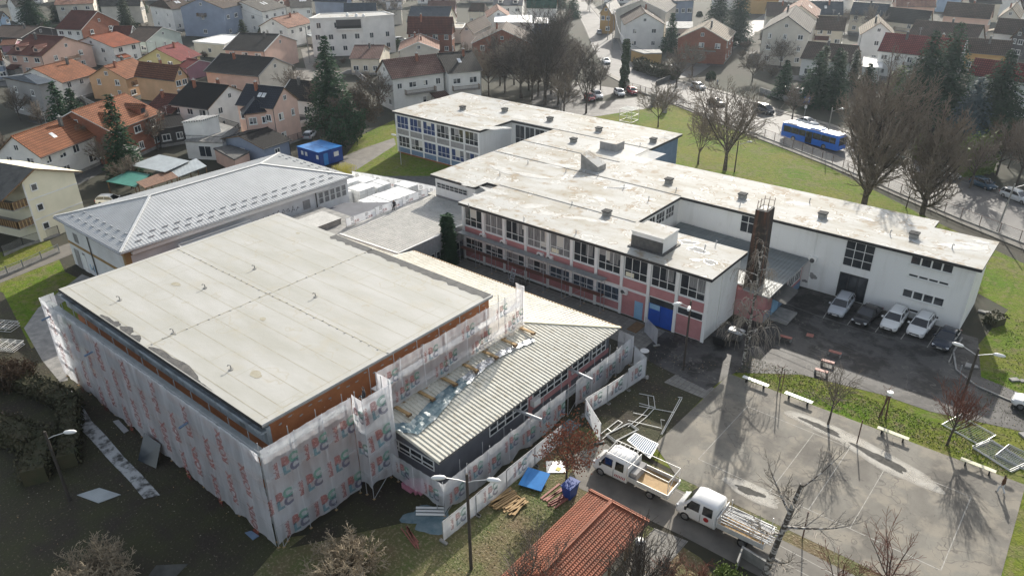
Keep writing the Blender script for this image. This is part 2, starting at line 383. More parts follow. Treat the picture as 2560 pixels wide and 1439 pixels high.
def dup(root, loc=None, rz=None, label=None, group=None, scale=None):
    c = copy_tree(root)
    if loc is not None: c.location = loc
    if rz is not None: c.rotation_euler = (0,0,rz)
    if scale: c.scale = scale if hasattr(scale,'__len__') else (scale,)*3
    if label: c['label'] = label
    if group: c['group'] = group
    return c
def copy_tree(o, parent=None):
    c = o.copy(); COL.objects.link(c); c.parent = parent
    for ch in [k for k in kids_of(o)]: copy_tree(ch, c)
    return c
def kids_of(o): return list(o.children)
def inset(poly, dd):
    """offset a rectilinear / simple CCW polygon inwards"""
    n = len(poly); out = []
    for i in range(n):
        a, b, c = Vector(poly[i-1]), Vector(poly[i]), Vector(poly[(i+1)%n])
        d1 = (b-a).normalized(); d2 = (c-b).normalized()
        n1 = Vector((-d1.y,d1.x)); n2 = Vector((-d2.y,d2.x))
        out.append(b + (n1+n2)*dd/(1+n1.dot(n2)))
    return [(q.x,q.y) for q in out]
def blob(cx, cy, rx, ry, rot, seed, n=22, jag=.22):
    rd = random.Random(seed); ph = [rd.uniform(0,2*pi) for _ in range(5)]; pts = []
    for i in range(n):
        a = 2*pi*i/n
        k = 1+jag*(sin(2*a+ph[0])+.7*sin(3*a+ph[1])+.5*sin(5*a+ph[2])+.35*sin(8*a+ph[3]))
        x, y = rx*k*cos(a), ry*k*sin(a)
        pts.append((cx+x*cos(rot)-y*sin(rot), cy+x*sin(rot)+y*cos(rot)))
    return pts
FP = {'X+':(Vector((0,1,0)),Vector((1,0,0))),'X-':(Vector((0,-1,0)),Vector((-1,0,0))),'Y-':(Vector((1,0,0)),Vector((0,-1,0))),'Y+':(Vector((-1,0,0)),Vector((0,1,0)))}
def window(T, c, u, nrm, wd, ht, cols=2, rows=1, split=None, glass='glass', frame='frame_white', fw=.09, depth=.06, name='window', sill=False, bar=None, blinds=0.0):
    """framed window on a wall: c = centre on the wall, u = horizontal direction, nrm = outward"""
    c = Vector(c); u = Vector(u).normalized(); nrm = Vector(nrm).normalized(); z = Vector((0,0,1))
    m = MB(); bar = bar or fw*.75
    def slab(a0, a1, b0, b1, o0, o1, mt, mm):
        p = [c+u*x+z*y+nrm*o for o in (o0,) for x, y in ((a0,b0),(a1,b0),(a1,b1),(a0,b1))]+[c+u*x+z*y+nrm*o1 for x, y in ((a0,b0),(a1,b0),(a1,b1),(a0,b1))]
        mm.hexa(p, mt)
    W, Hh = wd/2, ht/2
    slab(-W,W,Hh-fw,Hh,.0,depth,frame,m); slab(-W,W,-Hh,-Hh+fw,.0,depth,frame,m)
    slab(-W,-W+fw,-Hh+fw,Hh-fw,.0,depth,frame,m); slab(W-fw,W,-Hh+fw,Hh-fw,.0,depth,frame,m)
    ys = [-Hh+fw, Hh-fw]
    if split: yy = -Hh+ht*split; slab(-W+fw,W-fw,yy-bar/2,yy+bar/2,0,depth-.004,frame,m)
    for i in range(1, cols):
        x = -W+wd*i/cols; slab(x-bar/2,x+bar/2,-Hh+fw,Hh-fw,0,depth-.008,frame,m)
    for j in range(1, rows):
        y = -Hh+ht*j/rows; slab(-W+fw,W-fw,y-bar/2,y+bar/2,0,depth-.012,frame,m)
    if sill: slab(-W-.1,W+.1,-Hh-.08,-Hh-.003,0,depth+.12,frame,m)
    o = m.build(name, T)
    g = MB(); slab(-W+.02,W-.02,-Hh+.02,Hh-.02,.004,.03,glass,g)
    g.build('pane', o)
    if blinds:
        rb = random.Random(int(abs(c.x*31+c.y*17+c.z*7)*10)); b = MB(); hit = False
        for i in range(cols):
            if rb.random() < blinds:
                dr = rb.uniform(.25,.95); xa = -W+wd*i/cols+.03; xb = -W+wd*(i+1)/cols-.03; hit = True
                slab(xa,xb,Hh-fw-(ht-2*fw)*dr,Hh-fw,.031,.036,rb.choice(('blind','curtain','panel_grey')),b)
        if hit: b.build('blind', o)
    return o
def text_mesh(body, size, mt, rot=0.0, extr=0.0, bold=0.0):
    cu = D.curves.new('txt','FONT'); cu.body = body; cu.size = size; cu.align_x = 'CENTER'; cu.align_y = 'CENTER'; cu.offset = bold; cu.resolution_u = 3
    o = D.objects.new('txt', cu); COL.objects.link(o)
    dg = bpy.context.evaluated_depsgraph_get(); me = D.meshes.new_from_object(o.evaluated_get(dg))
    D.objects.remove(o); D.curves.remove(cu)
    c, s = cos(rot), sin(rot)
    vs = [(v.co.x*c-v.co.y*s, v.co.x*s+v.co.y*c) for v in me.vertices]; fs = [tuple(p.vertices) for p in me.polygons]
    D.meshes.remove(me)
    return vs, fs, mt
TXT = {}
def txt(body, size, mt, rot=0.0, bold=0.0):
    k = (body,size,mt,rot,bold)
    if k not in TXT: TXT[k] = text_mesh(body,size,mt,rot,bold=bold)
    return TXT[k]
def put_text(mb, T3, tm, x, y):
    """T3(x,y) maps sheet coordinates to world points"""
    vs, fs, mt = tm; b = len(mb.v); k = mb.mi(mt)
    mb.v += [tuple(T3(x+a, y+c)) for a, c in vs]
    mb.f += [tuple(b+i for i in q) for q in fs]; mb.m += [k]*len(fs)
# ---------------------------------------------------------------- ground, roads, court
def sheet(name, pts, z, mt, label=None):
    m = MB(); m.poly([(p[0],p[1],z) for p in pts], mt)
    o = m.build(name); tag(o, label, None, None, 'structure'); return o
def px(*q): return [at(*p) for p in q]
g = MB(); S_ = 2500
g.poly([(-S_,-S_,-.012),(S_,-S_,-.012),(S_,S_,-.012),(-S_,S_,-.012)], 'land'); tag(g.build('ground'), 'wide brown and green ground of the neighbourhood', None, None, 'structure')
# school plot lawns
sheet('lawn', [(-24,44),(-1.5,43),(9,44),(12,60),(6,90),(-4,104),(-16,112),(-55,141),(-78,152),(-88,130),(-55,108),(-13,96),(-4,90),(-6,70),(-24,62)], 0, 'lawn', 'bright green lawn east of the school')
sheet('verge', [(-34,8),(-5,14),(-3,30),(-14,37),(-26,38),(-27,45),(-31,42),(-31,28),(-38,20)], .002, 'leafy', 'leaf littered grass by the brown verge in front of the annexe')
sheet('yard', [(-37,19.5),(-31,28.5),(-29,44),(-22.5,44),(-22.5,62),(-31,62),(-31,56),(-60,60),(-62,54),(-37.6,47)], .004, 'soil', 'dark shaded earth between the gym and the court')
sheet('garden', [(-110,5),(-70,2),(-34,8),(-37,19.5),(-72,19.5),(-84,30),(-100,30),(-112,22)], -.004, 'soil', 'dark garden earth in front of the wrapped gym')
sheet('side_lawn', [(-110,20),(-96,22),(-80,19),(-84,30),(-96,29),(-108,32)], .008, 'lawn', 'green grass strip beside the metal roofed hall')
sheet('side_yard', px((95,770),(205,685),(240,700),(150,760),(150,850),(170,950),(150,955),(105,900),(60,820)), .012, 'concrete', 'worn concrete beside the gym')
sheet('courtyard', [(-100,62),(-96,88),(-78,88),(-70,90),(-70,52),(-82,52),(-82,66)], .006, 'conc_dark', 'dark paved courtyard with the stacks of insulation')
sheet('school_garden', px((880,440),(1100,440),(1180,400),(1000,360),(985,300),(900,340),(860,395)), .01, 'lawn', 'green lawn in front of the grey panelled wing')
sheet('school_path', px((845,420),(880,432),(990,362),(985,345),(905,372),(850,395)), .014, 'pavement', 'pale path leading to the school')
# patio between wing and annexe
sheet('patio', [(-60,58.2),(-60,62.6),(-27,62.6),(-27.5,57.6)], .009, 'slabs', 'pale slab strip along the pink wing')
# parking
sheet('parking_lot', [(-27.5,63),(-31,62.4),(-31,56.6),(-22.8,55.5),(-22,59.8),(-17,63.4),(-10,64.8),(-6,64.8),(2,67),(6,71.5),(-3.6,73.6),(-5.3,81.2),(-24,81.2)], .018, 'asphalt', 'cracked dark asphalt car park with patches')
sheet('driveway', px((2290,930),(2400,985),(2480,990),(2600,1010),(2600,1085),(2480,1045),(2330,985),(2290,1000)), .014, 'pavement', 'pale access road at the right edge')
bm_ = MB()
for a, b in (((2058,795),(2095,735)),((2118,812),(2158,760)),((2188,830),(2226,778)),((2252,848),(2292,792)),((2318,868),(2352,815)),((2372,905),(2396,850))):
    p, q = at(*a), at(*b); d9 = (q-p).normalized(); n9 = Vector((-d9.y,d9.x,0))*.05; bm_.poly([(p.x-n9.x,p.y-n9.y,.024),(q.x-n9.x,q.y-n9.y,.024),(q.x+n9.x,q.y+n9.y,.024),(p.x+n9.x,p.y+n9.y,.024)][::-1],'chalk')
tag(bm_.build('bay_lines'), 'faint white parking bay lines', None, None, 'structure')
k = MB()
pk = px((2405,845),(2383,880),(2390,925),(2440,965),(2520,1000),(2600,1025))
for a, b in zip(pk[:-1], pk[1:]): k.bar((a.x,a.y,.06),(b.x,b.y,.06),.15,.14,'concrete')
tag(k.build('kerb'), 'low concrete kerb curving round the car park corner', None, None, 'structure')
# court
CX0, CY1, CX1, CY0 = -22.6, 59.3, 2.1, 45.9
sheet('court', [(CX0,45.6),(-19.3,43.3),(2.4,43.3),(CX1,CY1),(-22.3,CY1)], .02, 'court_asphalt', 'grey volleyball court with white lines')
c0 = at(1868,1015.5); c1 = at(2427.5,1241.5); c2 = at(2352,1425); c3 = at(1746,1147)
ln = MB()
def line(mb, a, b, z, wd=.07, mt='chalk'):
    a = Vector((a[0],a[1])); b = Vector((b[0],b[1])); dd = (b-a).normalized(); nn = Vector((-dd.y,dd.x))*wd/2
    mb.poly([(a.x-nn.x,a.y-nn.y,z),(b.x-nn.x,b.y-nn.y,z),(b.x+nn.x,b.y+nn.y,z),(a.x+nn.x,a.y+nn.y,z)], mt)
for a, b, z in ((c0,c1,.026),(c1,c2,.028),(c2,c3,.026),(c3,c0,.028)): line(ln, a, b, z)
for t in (6/18, .5, 12/18): line(ln, c0.lerp(c1,t), c3.lerp(c2,t), .030, .06)
tag(ln.build('court_lines'), 'white painted volleyball court lines', None, None, 'structure')
# dried puddles on the court
for i, (a, b, rx, ry, rot) in enumerate(((2060,1070,2.6,.75,-.1),(2210,1150,3.4,1.0,-.25),(1880,1230,1.9,.7,0))):
    c = at(a,b)
    for j, k_ in enumerate((1.25,1.08,.92,.74)): sheet('dried_silt', blob(c.x,c.y,rx*k_,ry*k_,rot,i+3,40,.08+.05*j), .031+.001*j+.0045*i+.001, 'dust', 'pale dried silt round a puddle')
    if True: sheet('puddle', blob(c.x-.2,c.y-.05,rx*.58,ry*.5,rot,i+13,30,.2), .052+.002*i, 'puddle', 'dark damp patch on the court')
sheet('lower_path', [(-25.8,43.2),(-22.8,42.2),(-3,42.2),(3,42.2),(3,38.0),(-16,38.0),(-20,37.8),(-24.5,37.4),(-27.5,40)], .014, 'pavement', 'concrete path under the two lorries')
lp = MB()
for a, b in (((1690,1225),(2150,1470)),((1930,1390),(2060,1460))):
    line(lp, at(*a), at(*b), .02, .07)
tag(lp.build('path_lines'), 'thin white lines along the concrete path', None, None, 'structure')
sheet('grass_strip', [(-22.6,43.4),(-19.2,43.28),(3,43.28),(3,42.1),(-21.5,42.1)], .018, 'leafy', 'narrow leaf littered grass strip below the court')
# bare lane, slab patch
sheet('slab_path', px((1690,935),(1800,975),(1770,1000),(1660,955)), .016, 'slabs', 'small paved slab path by the car park')
# main road and forecourt (left side of road follows the fence)
RL = [(1395,-60),(1432,10),(1462,70),(1486,130),(1520,182),(1570,208),(1700,262),(1820,310),(1935,352),(2080,408),(2250,482),(2400,545),(2640,640)]
RR = [(1440,-60),(1470,10),(1520,70),(1548,110),(1562,150),(1600,180),(1700,205),(1830,240),(1960,285),(2080,318),(2220,372),(2360,430),(2640,540)]
rd = MB()
A = px(*RL); B = px(*RR)
for i in range(len(A)-1): rd.poly([(A[i].x,A[i].y,.02),(A[i+1].x,A[i+1].y,.02),(B[i+1].x,B[i+1].y,.02),(B[i].x,B[i].y,.02)], 'road')
tag(rd.build('road'), 'wide asphalt street curving past the school', None, None, 'structure')
rl = MB()
for i in range(4, len(A)-1):
    for t in (.1,.4,.7):
        p, q = A[i].lerp(A[i+1],t), A[i].lerp(A[i+1],t+.15); r1, r2 = B[i].lerp(B[i+1],t), B[i].lerp(B[i+1],t+.15)
        line(rl, p.lerp(r1,.5), q.lerp(r2,.5), .026, .12)
for i in range(len(A)-1):
    line(rl, A[i].lerp(B[i],.05), A[i+1].lerp(B[i+1],.05), .026, .1)
    line(rl, A[i].lerp(B[i],.93), A[i+1].lerp(B[i+1],.93), .026, .1)
tag(rl.build('road_lines'), 'white lane and edge lines on the street', None, None, 'structure')
pv = MB()
def strip(pts_a, pts_b, z0, z1, mt):
    for i in range(len(pts_a)-1):
        a, b, c, e = pts_a[i], pts_a[i+1], pts_b[i+1], pts_b[i]
        pv.prism([(a.x,a.y),(b.x,b.y),(c.x,c.y),(e.x,e.y)], z0, z1, mt)
strip([a+(a-b).normalized()*2.6 for a, b in zip(A[4:],B[4:])], [a for a in A[4:]], -.01, .13, 'pavement')
strip([b for b in B], [b+(b-a).normalized()*2.0 for a, b in zip(A,B)], -.01, .12, 'pavement')
tag(pv.build('pavement'), 'raised pavements along both sides of the street', None, None, 'structure')
sheet('forecourt', px((1440,262),(1640,238),(1700,258),(1640,268),(1500,290),(1420,300),(1330,270),(1330,235),(1440,205),(1560,225)), .016, 'asphalt', 'asphalt forecourt with parked cars beside the school gate')
sheet('side_lane', px((-30,712),(-30,690),(160,612),(200,600),(230,612),(170,640),(0,708)), .03, 'pavement', 'pale lane beside the cream house')
for i, (a, b, c, e) in enumerate((((720,0),(760,0),(860,230),(780,230)), ((1180,100),(1300,120),(1290,160),(1150,150)), ((0,140),(200,270),(190,300),(0,170)), ((740,170),(860,180),(840,240),(720,210)))):
    sheet('side_street', px(a,b,c,e), .02+.004*i, 'pavement', 'grey back lane between the houses')
sheet('lane', px((1640,205),(1740,190),(2050,-30),(2020,-30),(1720,150),(1600,185)), .024, 'road', 'side street running between the far houses')
# ---------------------------------------------------------------- the school: one building
ZR = 7.5
OUT = [(-100.2,88),(-79.5,88),(-79.5,96),(-70.6,96),(-70.6,67.9),(-62.4,67.9),(-62.4,70.2),(-60.4,70.2),(-60.4,62.5),(-26.6,62.5),(-26.6,70.7),(-39.9,70.7),(-39.9,81),(-6.7,81),(-6.7,89.6),(-13.1,89.6),(-13.1,92),(-53,92),(-53,106),(-100.2,106)]
SCH = thing('school_building', 'large white flat roofed school with long wings and pink front panels', 'school', (-55,80,0))
m = MB(); m.prism(inset(OUT,.45), 0, ZR-.36, 'white_wall'); m.build('wall', SCH)
m = MB(); m.prism(OUT, ZR-.36, ZR-.06, 'black_trim'); m.prism(inset(OUT,-.02), ZR-.058, ZR, 'concrete', 'membrane'); RF = m.build('roof', SCH)
# low steps between the roof sheets
sm = MB()
for a, b in (((-70.6,81.2),(-40,81.2)),((-60.4,70.4),(-40,70.4)),((-79.5,96.1),(-53,96.1)),((-53,92),(-53,96)),((-60.4,81.2),(-53,92.1)),((-70.6,88),(-53.2,88))):
    dx, dy = b[0]-a[0], b[1]-a[1]
    if dx and dy: continue
    sm.bar((a[0],a[1],ZR+.03),(b[0],b[1],ZR+.03),.16,.05,'concrete')
sm.build('roof_joint', RF)
PATCH = [(1235,478,1.7,.6,'w'),(1210,492,1.2,.6,'w'),(1330,515,1.6,.7,'w'),(1370,535,1.0,.5,'w'),(1170,462,1.0,.5,'w'),(1440,545,1.0,.4,'w'),(1475,550,.8,.4,'w'),(1510,553,.7,.4,'w'),(1545,470,1.6,.5,'g'),(1500,498,.9,.5,'w'),(1478,502,.5,.4,'w'),(1570,465,.7,.35,'w'),(1490,445,1.1,.5,'w'),(1745,625,1.0,.7,'g'),(1720,606,.9,.6,'g'),(1775,655,.9,.5,'g'),(1740,650,.5,.4,'w'),(2405,618,2.0,.6,'w'),(2430,612,.8,.4,'w'),(2452,604,.7,.4,'w'),(2000,510,1.2,.5,'w'),(2165,547,.8,.3,'w'),(1300,295,1.8,1.0,'w'),(1230,320,2.4,.9,'w'),(1180,287,1.6,.7,'w'),(1620,345,1.0,.4,'w'),(1660,452,.6,.3,'w'),(2055,545,.9,.5,'w'),(1858,498,.8,.4,'w'),(1400,415,1.6,.9,'w'),(1255,425,2.2,.6,'w'),(1330,440,2.0,.7,'w')]
for i, (a, b, rx, ry, k) in enumerate(PATCH):
    c = at(a,b,ZR); o_ = .003+.0012*i
    pm = MB()
    if k == 'g': pm.poly([(x,y,ZR+o_) for x,y in blob(c.x,c.y,rx,ry,-.1+.3*(i%3),i*7+1,40,.20)], 'white_patch')
    else:
        for j9, k9 in enumerate((1.15,1.0,.82)): pm.poly([(x,y,ZR+o_+.0001*j9*3) for x,y in blob(c.x,c.y,rx*k9,ry*k9,-.1+.3*(i%3),i*7+1,40,.2)], 'pale_stain')
    if k == 'g': pm.poly([(x,y,ZR+o_+.015) for x,y in blob(c.x,c.y,rx*.84,ry*.78,-.1+.3*(i%3),i*7+1,30,.19)], 'wet_patch')
    pm.build('repair_patch', RF)
c = at(1560,378,ZR); pm = MB(); pm.poly([(c.x-5,c.y-3.2,ZR+.024),(c.x+5.5,c.y-3.6,ZR+.024),(c.x+5.5,c.y+2.6,ZR+.024),(c.x-5,c.y+2.6,ZR+.024)], 'pale_stain')
pm.build('repair_patch', RF)
# roof ventilators
def ventilator(a, b, s=1.0):
    c = at(a,b,ZR); m = MB(); h = .45*s
    m.box(c.x-.42*s,c.y-.36*s,ZR,c.x+.42*s,c.y+.36*s,ZR+h,'concrete')
    for q in range(4): m.box(c.x-.5*s,c.y-.44*s+q*.25*s,ZR+h+.02,c.x+.5*s,c.y-.44*s+q*.25*s+.12*s,ZR+h+.2*s,'conc_dark')
    m.build('ventilator', RF)
for a, b in ((1157,274),(1262,279),(1375,302),(1497,328),(1434,355),(1633,355),(1672,457),(1517,538),(1856,495),(2056,543),(2284,594)): ventilator(a, b)
gp = MB()
for a, b in ((1172,518),(1310,552),(1430,512),(1440,585),(1600,365),(1622,500),(1762,622),(1850,513),(2024,505),(2380,620),(1690,478),(1150,345),(1250,440),(1320,410),(1415,430),(1495,440),(1560,470),(2225,585),(1790,610)):
    m = MB(); c = at(a,b,ZR); m.tube([(c.x,c.y,ZR-.01),(c.x,c.y,ZR+.45),(c.x+.05,c.y-.12,ZR+.52),(c.x+.18,c.y-.2,ZR+.44)],.055,6,'galv'); m.build('vent_pipe', RF)
# rooftop boxes
c = at(1632,632,ZR)
m = MB(); m.box(-36.9,64.4,ZR,-33.2,67.6,ZR+1.75,'white_wall','membrane'); m.box(-37.0,64.3,ZR+1.752,-33.1,67.7,ZR+1.86,'white_wall','membrane'); m.box(-36.94,64.36,ZR,-33.16,64.398,ZR+1.35,'conc_dark'); m.box(-37.2,64.1,ZR,-32.9,67.9,ZR+.12,'conc_dark','bitumen'); m.build('roof_hatch', RF, label='stained white box housing on the pink wing roof')
c = at(1527,372,ZR); m = MB(); m.box(c.x-1.3,c.y-1.0,ZR,c.x+1.5,c.y+1.3,ZR+1.15,'panel_grey','membrane'); m.build('roof_hatch', RF)
c = at(1482,422,ZR); x, y = c.x, c.y; m = MB()
m.hexa([(x-1.4,y-.9,ZR),(x+1.4,y-.9,ZR),(x+1.4,y+1.1,ZR),(x-1.4,y+1.1,ZR),(x-1.4,y-.9,ZR+2.1),(x+1.4,y-.9,ZR+.75),(x+1.4,y+1.1,ZR+.75),(x-1.4,y+1.1,ZR+2.1)],'concrete','membrane'); m.build('roof_hatch', RF, label='wedge shaped skylight box with sloping pale lid')
# ---- pink wing facade (faces -Y at y=62.95)
YF = 62.95; X0, X1 = -59.95, -27.05; NB = 10; BW = (X1-X0)/NB
for i in range(NB):
    x0, x1 = X0+i*BW+.2, X0+(i+1)*BW-.2
    if i != 9: pn = MB(); pn.box(x0,YF-.07,3.35,x1,YF-.003,4.5,'pink'); pn.build('pink_panel', SCH)
    if i < 7: pn = MB(); pn.box(x0,YF-.07,.35,x1,YF-.003,1.3,'pink'); pn.build('pink_panel', SCH)
pn = MB()
pn.box(X0+7*BW+.2,YF-.07,.1,X0+8*BW-.2,YF-.003,3.0,'pink'); pn.build('pink_panel', SCH); pn = MB(); pn.box(X0+9*BW+.2,YF-.07,.1,X1-.2,YF-.003,2.3,'pink'); pn.build('pink_panel', SCH); pn = MB(); pn.box(X0+9*BW+.2,YF-.07,3.35,X1-.2,YF-.003,4.5,'pink')
pn.build('pink_panel', SCH)
rng = random.Random(4)
for i in range(NB):
    cx = X0+(i+.5)*BW
    w_ = window(SCH,(cx,YF,5.78),(1,0,0),(0,-1,0),BW-.45,2.45,3,1,.36,glass='curtain' if rng.random()<.2 else 'glass',sill=True,blinds=.3)
    if i < 7: window(SCH,(cx,YF,2.15),(1,0,0),(0,-1,0),BW-.45,1.6,3,1,.45,sill=True,blinds=.25)
for i in range(NB+1):
    x = X0+i*BW; m = MB(); m.box(x-.17,YF-.16,.0,x+.17,YF-.002,7.12,'white_wall'); m.build('pillar', SCH)
cm = MB()
for i in range(NB):     # drawn curtains and small things just behind some panes
    cx = X0+(i+.5)*BW
    cm = MB()
    if i in (2,3,5,6,8): cm.box(cx+.1*(i%3),YF-.039,5.6,cx+1.1,YF-.034,6.9,'curtain')
    elif i in (4,7): cm.box(cx-1.2,YF-.039,4.7,cx-.2,YF-.034,5.2,'cream')
    if cm.f: cm.build('curtain', SCH)
m = MB(); cx = X0+9*BW; m.box(cx+.3,YF-.05,2.45,X1-.3,YF-.004,3.1,'glass'); m.build('window', SCH)
m = MB()    # window grilles on three ground floor bays
for i in (4,5,6):
    cx = X0+i*BW+.25
    for q in range(17): m.bar((cx+q*.17,YF-.14,1.4),(cx+q*.17,YF-.14,2.95),.025,.025,'panel_blue')
m.build('window_grille', SCH)
# doors
m = MB(); cx = X0+7.55*BW; m.box(cx,YF-.11,.05,cx+1.0,YF-.075,2.15,'light_blue'); m.build('door', SCH, label='pale blue single door')
m = MB(); cx = X0+8*BW+.25
m.box(cx,YF-.1,.05,cx+1.38,YF-.01,2.5,'blue_door'); m.box(cx+1.42,YF-.1,.05,cx+2.8,YF-.01,2.5,'blue_door'); m.box(cx+.1,YF-.112,1.9,cx+1.3,YF-.102,2.5,'light_blue')
dd = m.build('door', SCH, label='bright blue double door'); m = MB(); m.box(cx,YF-.08,2.54,cx+2.8,YF-.02,3.2,'glass'); m.build('pane', dd)
m = MB()
for i, z in ((1,3.6),(2,3.6),(3.7,3.6),(4.1,3.6),(7.15,2.6),):
    x = X0+i*BW; b = MB(); b.box(x-.42,YF-.42,z,x+.42,YF-.08,z+.6,'w_white'); b.lathe((x+.12,YF-.44,z+.3),[(.2,-.0),(.2,.01)],12,'conc_dark')
    a = b.build('air_conditioner', SCH); fb = MB(); fb.tube([(x-.1,YF-.45,z+.3),(x-.1,YF-.425,z+.3)],.22,14,'conc_dark'); fb.build('fan', a)
# ---- long wing front wall (y=81.45, faces -Y)
YL = 81.45
for (a, b, c_, e, z0_, z1_, cols, rows, gl, fr) in ():
    pass
def wall_x(px_, py_, y):   # x on the wall plane y under a pixel
    best = None
    v = MB_.transposed() @ Vector(((px_-1280)/F,(py_-719.5)/F,1.0)); t = y/v.y; return v.x*t, H+v.z*t
def win_px(T, p0, p1, y, cols, rows, **k):
    x0, z1 = wall_x(*p0, y); x1, z0 = wall_x(*p1, y)
    return window(T, ((x0+x1)/2,y,(z0+z1)/2), (1,0,0), (0,-1,0), abs(x1-x0), abs(z1-z0), cols, rows, **k)
window(SCH,(-38.6+8.0,YL,5.9),(1,0,0),(0,-1,0),2.9,2.2,3,1,.6)
xa, za = wall_x(2148,642,YL)
win_px(SCH,(2118,598),(2177,680),YL,3,3)
m = MB(); x0, z1 = wall_x(2101,678,YL); x1, _ = wall_x(2158,755,YL)
m.box(x0,YL-.05,.1,x1,YL-.003,z1,'black_trim'); dd = m.build('door', SCH, label='dark glazed entrance door'); m = MB()
for q in range(3): m.box(x0+.06+q*(x1-x0)/3,YL-.07,.15,x0-.06+(q+1)*(x1-x0)/3,YL-.052,z1-.1,'glass')
m.build('pane', dd)
for (p0, p1, hh) in (((2279,642),(2382,680),0),((2272,684),(2372,712),1),((2258,724),(2358,762),0),((2247,764),(2347,796),1)):
    x0, z0 = wall_x(p0[0],p0[1],YL); x1, z1 = wall_x(p1[0],p1[1],YL); xm = (x0+x1)/2; zc = (z0+z1)/2
    window(SCH,(xm,YL,zc),(1,0,0),(0,-1,0),x1-x0,.35 if hh else .95,4,1,fw=.07,sill=True,bar=.16)
m = MB(); xx, zz = wall_x(2032,648,YL); m.box(xx-.4,YL-.4,zz-.35,xx+.5,YL-.05,zz+.4,'w_white'); a = m.build('air_conditioner', SCH)
fb = MB(); fb.tube([(xx+.05,YL-.43,zz),(xx+.05,YL-.405,zz)],.27,14,'conc_dark'); fb.build('fan', a)
m = MB(); xx, zz = wall_x(2046,570,YL); m.bar((xx,YL-.06,0.2),(xx,YL-.06,7.1),.09,.09,'white_wall'); m.bar((-7.25,81.39,.1),(-7.25,81.39,7.1),.09,.09,'white_wall'); m.build('drainpipe', SCH)
m = MB(); m.box(-27.1,62.9,0,-26.98,63.02,.02,'concrete')
# patches of bare plaster low on the long wall
for i, (a, b, rx, rz_) in enumerate(((2032,690,.45,.35),(2012,702,.3,.2))):
    x, z = wall_x(a,b,YL); pmesh = MB(); pmesh.poly([(x+q[0],YL-.004,z+q[1]) for q in blob(0,0,rx,rz_,0,i+50,20,.2)],'panel_grey'); pmesh.build('plaster_stain', SCH)
# wing end wall (x=-27.05 faces +X)
m = MB(); m.bar((-27.0,66,.1),(-27.0,66,7.1),.09,.09,'white_wall'); m.build('drainpipe', SCH)
# ---- glazed stair wall in the notch of the back wing (y=96.45 faces -Y) and M-block bits
for i in range(4): window(SCH,(-78.0+i*2.1,96.45,4.6),(1,0,0),(0,-1,0),2.0,4.4,2,2,frame='frame_white',glass='glass',fw=.07)
# back wing front wall: six bays, two floors (y=88.45)
YB = 88.45; bx0, bx1 = -99.7, -80.1; bw = (bx1-bx0)/6
for i in range(6):
    x0, x1 = bx0+i*bw+.14, bx0+(i+1)*bw-.14
    pn = MB(); pn.box(x0,YB-.06,3.5,x1,YB-.003,4.45,'panel_grey'); pn.build('facade_panel', SCH)
    pn = MB(); pn.box(x0,YB-.06,.25,x1,YB-.003,1.15,'panel_blue')
    pn.build('facade_panel', SCH, label='blue lower facade panel')
    for zc in (5.7,2.25):
        window(SCH,((x0+x1)/2,YB,zc),(1,0,0),(0,-1,0),bw-.35,2.25 if zc>3 else 2.0,3,1,.38,glass='curtain_blue' if (i<3)==(zc>3) or i==2 else 'glass',sill=True,blinds=.3)
for i in range(7): m = MB(); x = bx0+i*bw; m.box(x-.13,YB-.15,.22,x+.13,YB-.002,7.12,'white_wall'); m.build('pillar', SCH)
m = MB(); m.box(bx0-.02,YB-.12,0,bx1+.02,YB-.062,.22,'rust_wall'); m.build('plinth', SCH)
# M block front-left wall with strip window and canopy (y=68.35)
pn = MB(); pn.box(-70.1,68.29,0.2,-63,68.345,4.6,'panel_grey'); pn.build('facade_panel', SCH, label='pale rendered panel under the strip window')
window(SCH,(-67.0,68.29,6.1),(1,0,0),(0,-1,0),5.6,.8,7,1,.5,fw=.07)
m = MB(); m.box(-74.3,70.5,2.9,-70.2,76,3.15,'concrete','membrane'); cp = m.build('canopy', SCH); m = MB(); m.box(-74.1,70.6,0,-74.0,70.7,2.898,'white_wall'); m.box(-74.1,75.8,0,-74.0,75.9,2.898,'white_wall'); m.build('canopy_post', cp)
window(SCH,(-70.15,73.2,1.7),(0,-1,0),(-1,0,0),3.2,1.6,3,1)
# inner court windows at the east side of the M block (x=-40.35, faces +X)
for i in range(4): window(SCH,(-40.35,72.2+i*2.35,5.9),(0,1,0),(1,0,0),2.1,1.5,3,1,.4)
# right end of back wing (x=-53.45)
m = MB(); m.box(-53.445,96.5,.4,-53.40,105.4,7.1,'panel_blue'); m.build('facade_panel', SCH, label='blue end panel of the back wing')
# ---- low green-grey roof between the wings
LR = MB()
m = MB(); m.prism([(-39.4,71.3),(-27.2,71.3),(-27.0,70.4),(-23.8,70.4),(-23.8,80.9),(-39.4,80.9)],0,3.1,'pink'); m.build('low_wing_wall', SCH)
zf, zb = 3.45, 4.0
m = MB(); P_ = [(-39.7,70.75,zb-.2),(-26.2,70.75,3.62),(-26.2,69.9,3.6),(-23.3,69.9,zf),(-23.3,81.2,zf+.3),(-39.7,81.2,zb+.1)]
m.poly(P_,'green_metal'); m.poly([(x,y,z-.16) for x,y,z in P_][::-1],'black_trim')
for i in range(6):
    a, b = P_[i], P_[(i+1)%6]; m.poly([(a[0],a[1],a[2]-.16),(b[0],b[1],b[2]-.16),b,a],'galv')
LRf = m.build('low_wing_roof', SCH)
m = MB()
for q in range(40):      # standing ribs
    x = -39.5+q*.41
    y0 = 70.8 if x < -26.2 else 69.95
    z0 = zb-.2+(x+39.7)/16.4*(zf-zb+.2); z1 = zb+.1+(x+39.7)/16.4*(zf+.3-zb-.1)
    m.bar((x,y0,z0+.02),(x,81.15,z1+.02),.05,.05,'green_metal')
